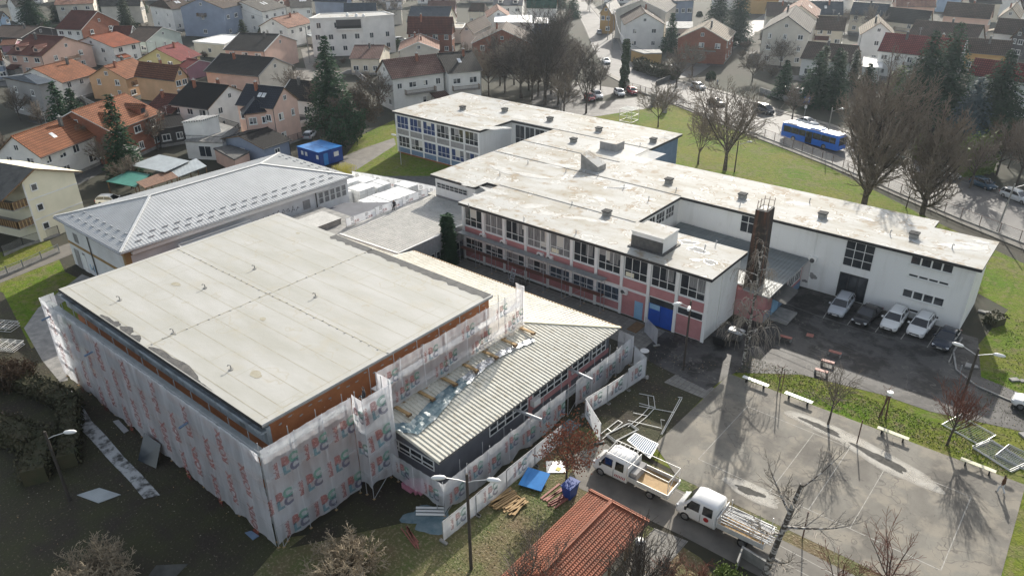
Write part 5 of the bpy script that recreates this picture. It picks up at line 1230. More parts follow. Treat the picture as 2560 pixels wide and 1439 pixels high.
def car(label, loc, rz, paint, kind='suv', group=None, name='parked_car'):
    LM[0] = True
    T = thing(name, label, 'car', loc, rz, group)
    if kind == 'suv': L_, W, hb, hr, roof0, roof1, ws, rs = 4.45,.92,1.02,1.62,.35,-1.75,1.15,-2.1
    elif kind == 'wagon': L_, W, hb, hr, roof0, roof1, ws, rs = 4.8,.91,.95,1.48,.3,-2.0,1.15,-2.3
    elif kind == 'hatch': L_, W, hb, hr, roof0, roof1, ws, rs = 4.0,.86,.95,1.48,.4,-1.45,1.15,-1.9
    elif kind == 'van': L_, W, hb, hr, roof0, roof1, ws, rs = 4.9,.95,1.15,1.9,1.0,-2.2,1.75,-2.4
    else: L_, W, hb, hr, roof0, roof1, ws, rs = 4.6,.89,.92,1.42,.2,-1.0,1.05,-1.75
    h = L_/2; m = MB()
    sts = [ring(-h,W*.80,.34,hb*.78,.14),ring(-h+.10,W*.92,.26,hb*.93,.14),ring(-h+.5,W,.2,hb,.12),ring(-.3,W,.2,hb,.1),ring(ws-.1,W,.2,hb,.12),ring(h-.75,W*.98,.2,hb*.94,.16),ring(h-.28,W*.92,.22,hb*.86,.18),ring(h-.08,W*.80,.28,hb*.74,.16),ring(h,W*.66,.34,hb*.62,.12)]
    loft(m, sts, paint)
    # roof shell and pillars
    rw = W*.76
    def gr(x, z, w): return [(x,-w,z-.09),(x,-w+.06,z-.02),(x,-w+.2,z),(x,w-.2,z),(x,w-.06,z-.02),(x,w,z-.09)]
    loft(m, [gr(roof1-.08,hr-.06,rw*.94),gr(roof1+.25,hr-.005,rw),gr((roof0+roof1)/2,hr+.015,rw),gr(roof0-.2,hr,rw),gr(roof0+.02,hr-.06,rw*.95)], paint)
    for s in (-1,1):
        for (xa, xb) in ((ws,roof0),(rs,roof1)): m.bar((xa,s*(W-.10),hb-.03),(xb,s*(rw-.05),hr-.08),.07,.05,paint)
        for xm in (((ws+rs)/2-.05),): m.bar((xm,s*(W-.09),hb-.03),(xm+.03*0,s*(rw-.03),hr-.07),.09,.04,paint)
        if kind in ('suv','wagon','van'): m.bar((rs+.55,s*(W-.09),hb-.03),(roof1+.45,s*(rw-.03),hr-.07),.08,.04,paint)
    m.smooth = True; B = m.build('body', T)
    g = MB(); y0, y1 = W-.13, rw-.07
    g.poly([(ws,-y0,hb-.02),(ws,y0,hb-.02),(roof0,y1,hr-.07),(roof0,-y1,hr-.07)],'car_glass'); g.build('windscreen', T)
    g = MB(); g.poly([(rs,y0,hb-.02),(rs,-y0,hb-.02),(roof1,-y1,hr-.07),(roof1,y1,hr-.07)],'car_glass'); g.build('rear_window', T)
    for s in (-1,1):
        g = MB(); q = [(ws,s*y0,hb-.02),(rs,s*y0,hb-.02),(roof1,s*(rw-.06),hr-.08),(roof0,s*(rw-.06),hr-.08)]
        g.poly(q if s < 0 else q[::-1],'car_glass'); g.build('side_window', T)
        g = MB(); g.obox((ws-.12,s*(W+.07),hb+.07),(.18,.2,.14),0,paint); g.build('mirror', T)
        for x in (h-.82,-h+.85): wheel(T, x, s*(W-.10), .34 if kind in('suv','van') else .31, .22, s)
        g = MB(); g.obox((h-.14,s*W*.66,hb*.66),(.2,.36,.13),-s*.35,'lamp_glass'); g.build('headlight', T)
        g = MB(); g.obox((-h+.05,s*W*.72,hb*.78),(.12,.3,.16),s*.2,'tail_red'); g.build('tail_light', T)
    g = MB(); g.obox((h-.015,0,hb*.52),(.06,.95,.12),0,'black'); g.obox((h+.0,0,.33),(.1,1.1,.13),0,'black'); g.build('grille', T)
    g = MB(); g.obox((h+.045,0,.44),(.02,.5,.11),0,'plate'); g.build('number_plate', T)
    if kind in ('suv','wagon'):
        g = MB()
        for s in (-1,1): g.bar((roof0-.2,s*(rw-.12),hr+.06),(roof1+.2,s*(rw-.12),hr+.06),.04,.04,'chrome' if paint!='p_black' else 'black')
        g.build('roof_rail', T)
    LM[0] = False
    return T
def head(a, b): return atan2(b.y-a.y, b.x-a.x)
GP = 'cars parked in the bays beside the white wing'
def pcar(px0, px1, label, paint, kind, group=GP):
    a, b = at(*px0), at(*px1); c = (a+b)/2
    return car(label, (c.x,c.y,.012), head(b,a), paint, kind, group)
pcar((2082,799),(2118,750),'silver estate car, leftmost of the five parked cars','p_silver','wagon')
pcar((2142,818),(2188,778),'black saloon car parked second from the left','p_black','sedan')
pcar((2213,834),(2252,784),'white family car parked in the middle bay','p_white','wagon')
pcar((2277,852),(2320,800),'white crossover with dark grille, fourth of the five parked cars','p_white','suv')
pcar((2343,882),(2382,832),'dark navy saloon, rightmost of the five parked cars','p_navy','sedan')
car('white hatchback cut by the right frame edge',at(2592,1026),head(at(2640,1041),at(2550,1011)),'p_white','hatch')
dR = head(at(1700,235),at(1940,310)); dR2 = head(at(2080,360),at(2400,490))
car('white car parked on the forecourt behind the school',at(1548,238),head(at(1530,222),at(1570,250)),'p_white','hatch')
car('dark red car parked right of the white one on the forecourt',at(1580,234),head(at(1560,220),at(1600,246)),'p_red','hatch')
car('white car with a sunlit roof parked under the bare trees',at(1492,244),head(at(1476,232),at(1510,256)),'p_white','suv')
car('dark red car half hidden beside the white one under the trees',at(1474,250),head(at(1460,240),at(1490,262)),'p_red','hatch')
car('grey car driving up the bend of the street',at(1498,85),head(at(1498,95),at(1490,50)),'p_silver','hatch')
car('white car on the street beyond the school gate',at(1515,158),head(at(1500,140),at(1530,170)),'p_white','sedan')
car('dark van on the street with a bright roof, left of the bus',at(1908,282),dR,'p_dkgrey','van')
car('white car just behind the bus',at(2018,312),dR,'p_white','sedan')
car('pale van seen through the largest bare tree',at(2225,395),dR2,'p_ltgrey','van')
car('white car on the street behind the right dense tree',at(2362,440),dR2,'p_white','wagon')
car('teal blue hatchback parked at the kerb near the right hedge',at(2456,468),dR2,'p_teal','hatch')
car('grey wagon parked at the right edge of the street',at(2540,500),dR2,'p_ltgrey','wagon')
car('white car parked in front of the fir row',at(2003,238),dR+.1,'p_white','hatch')
car('black car parked before the garden left of the bus stop',at(1790,262),dR,'p_black','sedan')
car('white car beside the brick balcony house garden',at(1745,222),dR,'p_ltgrey','hatch')
car('dark blue car on the pale drive right of the salmon pyramid roof',at(1000,104),1.2,'p_ltgrey','hatch')
car('silver car in the yard between the cream house and the green sheet roof',at(278,510),.6,'p_white','hatch')
car('grey car behind the school street fence next to the navy roofed house',at(775,345),2.2,'p_silver','hatch')
car('white car behind the firs by the pale gable',at(1965,232),dR+.1,'p_white','sedan')
# ---------------------------------------------------------------- city bus
a, b = at(1934,340), at(2110,388); rz = atan2(b.y-a.y,b.x-a.x); mid = a.lerp(b,.5)
nn = Vector((-sin(rz),cos(rz),0)); c = mid+nn*1.25; L2 = 6.0
LM[0] = True
BUS = thing('city_bus','blue city bus with white roof driving along the street','bus',(c.x,c.y,.02),rz)
m = MB()
def br(x, w, z0, z1, r=.16): return [(x,-w,z0),(x,-w,z1-r*2),(x,-w+.06,z1-r),(x,-w+.22,z1),(x,w-.22,z1),(x,w-.06,z1-r),(x,w,z1-r*2),(x,w,z0)]
loft(m,[br(-L2,1.15,.5,2.75),br(-L2+.12,1.26,.32,2.92),br(L2-.3,1.26,.32,2.92),br(L2,1.18,.4,2.7)],'p_blue'); m.smooth=False; m.build('body', BUS)
m = MB(); m.box(-L2+.15,-1.16,2.925,L2-.3,1.16,2.98,'p_white'); m.box(-L2+.8,-.9,2.982,-L2+3,.9,3.14,'p_white'); m.box(-.3,-.85,2.982,1.8,.85,3.2,'p_blue','p_white'); m.build('roof', BUS)
for s in (-1,1):
    m = MB()
    for x0, x1 in ((-5.5,-3.9),(-3.84,-2.2),(-2.14,-.8),(.75,2.4),(2.46,4.2),(4.26,5.4)): m.box(x0,min(s*1.262,s*1.285),1.42,x1,max(s*1.262,s*1.285),2.5,'car_glass')
    m.build('side_window', BUS)
m = MB()
for x0, x1 in ((-.7,-.03),(.0,.65)): m.box(x0,-1.30,.42,x1,-1.265,2.5,'car_glass')
m.build('door', BUS)
m = MB(); m.box(L2-.1,-1.05,1.2,L2+.02,1.05,2.6,'car_glass'); m.build('windscreen', BUS)
m = MB(); m.box(-L2-.02,-1.0,1.5,-L2+.1,1.0,2.5,'car_glass'); m.build('rear_window', BUS)
for x in (-3.2,3.2):
    for s in (-1,1): wheel(BUS,x,s*1.15,.48,.28,s)
LM[0] = False
# ---------------------------------------------------------------- crew cab lorries
def lorry(label, loc, rz, rack, load, logo_red):
    LM[0] = True
    T = thing('crew_cab_lorry', label, 'lorry', loc, rz); W = 1.0
    def rg(x, w, z0, z1, wt=None, r=.14):
        wt = wt or w; zm = z0+(z1-z0)*.5
        return [(x,-w+.05,z0),(x,-w,z0+.15),(x,-w,min(zm,1.15)),(x,-wt+.02,z1-r),(x,-wt+r,z1),(x,wt-r,z1),(x,wt-.02,z1-r),(x,w,min(zm,1.15)),(x,w,z0+.15),(x,w-.05,z0)]
    m = MB(); m.smooth = True
    loft(m,[rg(.05,W,.35,2.12,.86),rg(.2,W,.35,2.2,.88),rg(1.6,W,.35,2.24,.88),rg(2.05,W,.35,2.12,.84),rg(2.62,W,.35,1.36,.80),rg(2.95,.97,.35,1.18,.80),rg(3.15,.86,.38,.95,.70),rg(3.22,.72,.42,.8,.6)],'p_white')
    m.build('body', T)
    g = MB(); g.poly([(2.66,-.74,1.36),(2.66,.74,1.36),(2.13,.72,2.08),(2.13,-.72,2.08)],'car_glass'); g.poly([(2.66,-.74,1.36),(2.13,-.72,2.08),(2.13,.72,2.08),(2.66,.74,1.36)],'car_glass'); g.build('windscreen', T)
    for s in (-1,1):
        for (x0, x1, x2, x3) in ((1.35,2.45,2.02,1.35),(.35,1.1,1.08,.37)):
            g = MB(); q = [(x0,s*1.015,1.28),(x1,s*1.015,1.28),(x2,s*.905,1.98),(x3,s*.905,1.98)]; g.poly(q if s < 0 else q[::-1],'car_glass'); g.build('side_window', T)
        g = MB(); g.box(1.2,min(s*1.012,s*1.02),.5,1.235,max(s*1.012,s*1.02),1.2,'conc_dark'); g.build('door_seam', T)
        g = MB(); g.obox((2.3,s*1.16,1.4),(.12,.22,.36),0,'black'); g.build('mirror', T)
        for x in (2.35,-2.0): wheel(T,x,s*.88,.36,.26,s)
        g = MB(); g.obox((3.05,s*.72,.85),(.16,.26,.26),-s*.5,'lamp_glass'); g.build('headlight', T)
        if logo_red:
            g = MB(); g.tube([(.75,s*1.02,.95),(.75,s*1.028,.95)],.2,16,'tail_red'); g.build('door_emblem', T)
        else:
            g = MB()
            for i in range(7): g.hexa([(.2+i*.14,s*1.012,.62),(.27+i*.14,s*1.012,.62),(.27+i*.14,s*1.02,.62),(.2+i*.14,s*1.02,.62),(.14+i*.14,s*1.012,.86),(.21+i*.14,s*1.012,.86),(.21+i*.14,s*1.02,.86),(.14+i*.14,s*1.02,.86)],'tail_red')
            g.build('door_stripe', T)
    g = MB(); g.box(3.1,-.6,.38,3.26,.6,.66,'black'); g.build('bumper', T)
    g = MB(); g.box(-3.3,-.35,.45,.2,.35,.7,'black'); g.build('chassis', T)
    g = MB(); g.box(-3.45,-1.04,.78,-.1,1.04,.86,'timber_dark','timber'); 
    bed = g.build('load_bed', T)
    for (x0,y0,x1,y1) in ((-3.45,-1.08,-.1,-1.04),(-3.45,1.04,-.1,1.08),(-3.49,-1.08,-3.45,1.08)):
        g = MB(); g.box(x0,y0,.78,x1,y1,1.2,'alu'); g.build('side_board', T)
    g = MB(); g.box(-.1,-1.05,.78,-.04,1.05,2.0 if rack else 1.6,'p_white'); g.build('headboard', T)
    if rack:
        g = MB()
        for s in (-1,1):
            g.tube([(2.0,s*.82,2.45),(-3.4,s*.95,2.35)],.03,5,'alu'); g.tube([(-3.4,s*.95,1.2),(-3.4,s*.95,2.35)],.03,5,'alu'); g.tube([(-3.4,s*.95,1.3),(-3.4,s*-.1,2.3)],.025,5,'alu')
            g.tube([(2.0,s*.82,2.2),(2.0,s*.82,2.45)],.03,5,'alu'); g.tube([(.2,s*.82,2.2),(.2,s*.84,2.42)],.03,5,'alu')
        for i in range(6): g.tube([(2.0-i*.4,-.82,2.44),(2.0-i*.4,.82,2.44)],.022,5,'alu')
        g.tube([(-3.4,-.95,2.35),(-3.4,.95,2.35)],.03,5,'alu'); g.build('roof_rack', T)
        g = MB(); g.box(-.7,-.85,.862,-.2,.85,1.5,'panel_grey'); g.build('tool_box', T)
        g = MB()
        for s in (0,.38): g.bar((-1.2,-.9+s,.9),(-2.6,-.9+s,.9),.04,.05,'timber')
        for i in range(7): g.bar((-1.3-i*.2,-.9,.92),(-1.3-i*.2,-.52,.92),.04,.03,'timber')
        g.build('load_ladder', T)
    else:
        g = MB()
        for s in (-1,1):
            for x in (-.3,-3.3): g.bar((x,s*1.0,1.2),(x,s*1.0,1.95),.05,.05,'alu')
        g.build('rack_post', T)
    LM[0] = False
    return T
a, b = at(1497,1172), at(1655,1238)
T1 = (-21.75,40.7); T2 = (-14.3,40.55)
lorry('white crew cab lorry with open bed and rack, parked nearest the fence', (T1[0],T1[1],.014), pi+.03, True, False, False)
LT2 = lorry('white crew cab lorry loaded with scaffold tubes, beside the topped birch', (T2[0],T2[1],.014), pi+.03, False, True, True)
# load of scaffold frames on second lorry: own thing
LM[0] = True
SL = thing('scaffold_frame_stack','stack of silver scaffold frames lying on the second lorry bed','scaffold parts',(T2[0],T2[1],.014),pi+.03)
r = random.Random(6)
for k_ in range(6):
    m = MB(); y = -.85+k_*.34; z = 1.0+.06*k_
    for s in (0,.28): m.tube([(-.25,y+s*.3,z+s),(-3.9,y+s*.3+r.uniform(-.03,.03),z+s)],.028,5,'galv')
    for i in range(10): m.tube([(-.4-i*.37,y,z),(-.4-i*.37,y+.084,z+.28)],.02,4,'galv')
    for i in range(2): m.tube([(-.25,y+.1+i*.1,1.4+r.uniform(0,.25)),(-3.7,y+.1+i*.1,1.4+r.uniform(0,.25))],.03,5,'galv')
    m.build('frame', SL)
LM[0] = False
# ---------------------------------------------------------------- houses (each a thing, built in its own frame)
def flatv(p): return Vector((p.x,p.y,0))
def house(label, R1, R2, E, zr, ze, wall, roof, win=(2,2), chim=1, sky=0, hip=0.0, gable=None, over=.45, cat='house', name='house', dormer=0, balcony=None, longwin=3, frame='frame_white', zb=0.0, dw=None, seed=None, lip=None, flip=1, half=None, panel=None, wing=None):
    """R1,R2: photo pixels of the ridge ends at height zr; E: a pixel on the near eave at height ze; ridge = local x, near side = local -y"""
    a, b = flatv(at(*R1,zr)), flatv(at(*R2,zr)); e = flatv(at(*E,ze))
    c = (a+b)/2; d_ = (b-a); L_ = d_.length; d_.normalize(); nn = Vector((-d_.y,d_.x,0)); w = (e-c).dot(nn)
    if w > 0: d_ = -d_; nn = -nn
    w = abs(w)
    if dw: w = dw
    w = min(max(w,2.2),8.5); L_ = min(L_,26)
    rz = atan2(d_.y,d_.x); rd = random.Random(seed or int(R1[0]*3+R1[1]))
    LM[0] = True
    T = thing(name, label, cat, (c.x,c.y,zb), rz, None)
    h = L_/2; we = w-over; he = h-over*.7; zr -= zb; ze -= zb
    sl = (zr-ze)/w; zw = ze+sl*over-.12        # wall top
    hp = hip*L_/2; hl = h-hp
    # walls with gables
    m = MB(); zt = zr-.14-0*sl
    if hip: m.box(-he,-we,0,he,we,zw,wall)
    else:
        p0 = [(-he,-we,0),(-he,we,0),(-he,we,zw),(-he,0,zw+sl*we),(-he,-we,zw)]; p1 = [(he,y,z) for _,y,z in p0]
        gm = gable or wall
        m.poly(p0[::-1] if False else [p0[0],p0[4],p0[3],p0[2],p0[1]], gm); m.poly(p1, gm)
        m.poly([(-he,-we,0),(he,-we,0),(he,-we,zw),(-he,-we,zw)], wall); m.poly([(he,we,0),(-he,we,0),(-he,we,zw),(he,we,zw)], wall)
    m.build('wall', T)
    # roof slab
    m = MB(); th = .16
    tp = [(-h,-w,ze),(h,-w,ze),(hl,0,zr),(-hl,0,zr)]; bk = [(h,w,ze),(-h,w,ze),(-hl,0,zr),(hl,0,zr)]
    m.poly(tp, roof); m.poly(bk, roof)
    if hip: m.poly([(h,-w,ze),(h,w,ze),(hl,0,zr)], roof); m.poly([(-h,w,ze),(-h,-w,ze),(-hl,0,zr)], roof); m.poly([(-h,-w,ze-th),(-h,w,ze-th),(h,w,ze-th),(h,-w,ze-th)],'timber_dark')
    else:
        m.poly([(-h,-w,ze-th),(-h,0,zr-th),(h,0,zr-th),(h,-w,ze-th)],'timber_dark'); m.poly([(-h,0,zr-th),(-h,w,ze-th),(h,w,ze-th),(h,0,zr-th)],'timber_dark')
        for s in (-1,1):
            q = [(s*h,-w,ze-th),(s*h,-w,ze),(s*h,0,zr),(s*h,0,zr-th)]; q2 = [(s*h,0,zr-th),(s*h,0,zr),(s*h,w,ze),(s*h,w,ze-th)]
            lm = lip or ('w_white' if rd.random() < .3 else 'timber_dark')
            m.poly(q if s < 0 else q[::-1], lm); m.poly(q2 if s < 0 else q2[::-1], lm)
    for s in (-1,1): 
        q = [(-h,s*w,ze-th),(h,s*w,ze-th),(h,s*w,ze),(-h,s*w,ze)]; m.poly(q if s < 0 else q[::-1],'conc_dark')
    if half:    # far half of the roof in another tile
        m.poly([(0,-w-.01,ze+.012),(h+.01,-w-.01,ze+.012),(hl+.01,0,zr+.012),(0,0,zr+.012)], half)
    RO = m.build('roof', T)
    m = MB(); m.bar((-hl,0,zr+.05),(hl,0,zr+.05),.22,.1,roof)
    if lip and not hip:
        for s in (-1,1):
            for t_ in (-1,1): m.bar((s*(h-.02),t_*w,ze+.06),(s*(h-.02),0,zr+.06),.14,.08,lip)
    m.build('ridge', RO)
    m = MB(); m.bar((-h,-w-.05,ze-.05),(h,-w-.05,ze-.05),.1,.1,'conc_dark'); m.bar((he-.1,-we-.05,ze-.1),(he-.1,-we-.05,0),.08,.08,'conc_dark'); m.build('gutter', T)
    for i in range(chim):
        m = MB(); x = h*(-.45+.8*i+rd.uniform(-.1,.1)) if chim > 1 else h*rd.uniform(-.5,.5); y = -w*.22 if i%2 == 0 else w*.1
        z = zr-sl*abs(y); m.box(x-.24,y-.24,z-.4,x+.24,y+.24,zr+.75,'w_brick' if rd.random()<.5 else 'conc_dark'); m.box(x-.3,y-.3,zr+.752,x+.3,y+.3,zr+.84,'concrete'); m.tube([(x,y,zr+.84),(x,y,zr+1.1)],.12,6,'galv'); m.build('chimney', RO)
    for i in range(sky):
        m = MB(); x = h*(-.1+.22*i); y0, y1 = -w*.55, -w*.34
        z0, z1 = ze+sl*(w+y0)+.05, ze+sl*(w+y1)+.05
        m.poly([(x,y0,z0),(x+.75,y0,z0),(x+.75,y1,z1),(x,y1,z1)],'lamp_white'); m.poly([(x+.09,y0+.09,z0+.03),(x+.66,y0+.09,z0+.03),(x+.66,y1-.09,z1+.02),(x+.09,y1-.09,z1+.02)],'lamp_glass'); m.build('skylight', RO)
    # windows: near long side and both gables
    fl = max(1,win[1]); fh = (zw-.2)/fl if fl else 3
    for f_ in range(fl):
        zc = .2+fh*f_+min(1.55,fh*.58)
        for i in range(longwin):
            if rd.random() < .12: continue
            x = -he+2*he*(i+.5)/longwin; window(T,(x,-we,zc),(1,0,0),(0,-1,0),rd.choice((1.2,1.5,1.8)),rd.choice((1.25,1.4)),2,1,glass='glass_far',frame=frame,sill=True,fw=.13,blinds=.35)
        for s in (-1,1):
            for i in range(win[0]):
                if rd.random() < .1: continue
                y = -we+2*we*(i+.5)/win[0]; window(T,(s*he,y,zc),(0,s,0),(s,0,0),rd.choice((.9,1.2,1.4)),1.3,2,1,glass='glass_far',frame=frame,sill=True,fw=.13,blinds=.35)
    if not hip and zr-ze > 2.0:
        for s in (-1,1): window(T,(s*he,0,zw+sl*we*.38),(0,s,0),(s,0,0),.9,.95,2,1,glass='glass_far',frame=frame,fw=.1)
    if fl >= 2 and not hip and name == 'house':
        k9 = rd.random()
        if not balcony and k9 < .35 and L_ > 8: balcony = ('n', .2+fh, min(5.0,L_*.4))
        if k9 > .55:      # lean-to porch or store on the near side
            xw = rd.uniform(2.5,4.0); xc = rd.choice((-1,1))*(he-xw/2-.3); dp = rd.uniform(1.8,3.0); m = MB(); m.box(xc-xw/2,-we-dp,0,xc+xw/2,-we-.01,2.2,rd.choice((wall,'concrete','w_beige'))); pb = m.build('porch', T)
            m = MB(); m.hexa([(xc-xw/2-.25,-we-dp-.3,2.21),(xc+xw/2+.25,-we-dp-.3,2.21),(xc+xw/2+.25,-we-.01,2.9),(xc-xw/2-.25,-we-.01,2.9),(xc-xw/2-.25,-we-dp-.3,2.33),(xc+xw/2+.25,-we-dp-.3,2.33),(xc+xw/2+.25,-we-.01,3.02),(xc-xw/2-.25,-we-.01,3.02)],rd.choice((roof,'shed_metal','t_dkred','concrete'))); m.build('porch_roof', pb)
            window(pb,(xc,-we-dp,1.2),(1,0,0),(0,-1,0),1.3,1.1,2,1,glass='glass_far',fw=.12) if False else None
    m = MB(); m.box(-he-.03,-we-.04,0,he+.03,-we-.003,.55,'concrete'); m.build('plinth', T)
    if rd.random() < .5:
        m = MB(); x9 = h*rd.uniform(-.6,.6); m.tube([(x9,0,zr),(x9,0,zr+1.9)],.03,4,'galv'); m.bar((x9-.5,0,zr+1.8),(x9+.5,0,zr+1.8),.03,.03,'galv'); m.bar((x9-.35,0,zr+1.5),(x9+.35,0,zr+1.5),.03,.03,'galv'); m.build('aerial', RO)
    if balcony:    # (side, z, width)
        sd, z, bwid = balcony; m = MB()
        if sd == 'n': m.box(-bwid/2,-we-1.3,z,bwid/2,-we-.01,z+.14,'concrete'); pts = [(-bwid/2,-we-.02),(-bwid/2,-we-1.27),(bwid/2,-we-1.27),(bwid/2,-we-.02)]
        else:
            s = 1 if sd == 'r' else -1
            x0, x1 = sorted((s*(he+.01), s*(he+1.3))); m.box(x0,-bwid/2,z,x1,bwid/2,z+.14,'concrete'); pts = [(s*(he+.02),-bwid/2),(s*(he+1.27),-bwid/2),(s*(he+1.27),bwid/2),(s*(he+.02),bwid/2)]
        B_ = m.build('balcony', T); m = MB()
        for p, q in zip(pts[:-1],pts[1:]):
            m.bar((p[0],p[1],z+1.05),(q[0],q[1],z+1.05),.08,.06,'timber_dark'); n_ = max(3,int(hypot(q[0]-p[0],q[1]-p[1])/.22))
            for i in range(n_+1): t = i/n_; x, y = p[0]+(q[0]-p[0])*t, p[1]+(q[1]-p[1])*t; m.bar((x,y,z+.1),(x,y,z+1.05),.09,.03,panel or 'timber_dark')
        m.build('railing', B_)
    for i in range(dormer):
        x = -h*.5+i*h*1.0/max(1,dormer-1) if dormer > 1 else 0; y0 = -w*.82; zd = ze+sl*(w+y0); hh_ = 1.25; yb = y0+hh_/sl*1.0
        m = MB(); m.hexa([(x-.9,y0,zd-.1),(x+.9,y0,zd-.1),(x+.9,yb,zd+hh_),(x-.9,yb,zd+hh_),(x-.9,y0,zd+hh_*.8),(x+.9,y0,zd+hh_*.8),(x+.9,yb,zd+hh_+.02),(x-.9,yb,zd+hh_+.02)], wall)
        dm = m.build('dormer', RO)
        m = MB(); zt_ = zd+hh_*.8
        m.poly([(x-1.15,y0-.3,zt_-.05),(x,y0-.35,zt_+.75),(x,yb+.7,zt_+.75),(x-1.15,yb+.2,zt_-.05)][::-1],roof); m.poly([(x+1.15,y0-.3,zt_-.05),(x+1.15,yb+.2,zt_-.05),(x,yb+.7,zt_+.75),(x,y0-.35,zt_+.75)][::-1],roof)
        m.poly([(x-.9,y0-.01,zt_),(x+.9,y0-.01,zt_),(x,y0-.01,zt_+.65)],wall); m.poly([(x-.55,y0-.02,zd+.15),(x+.55,y0-.02,zd+.15),(x+.55,y0-.02,zt_-.05),(x-.55,y0-.02,zt_-.05)],'glass_far'); m.build('dormer_roof', dm)
    LM[0] = False
    return T
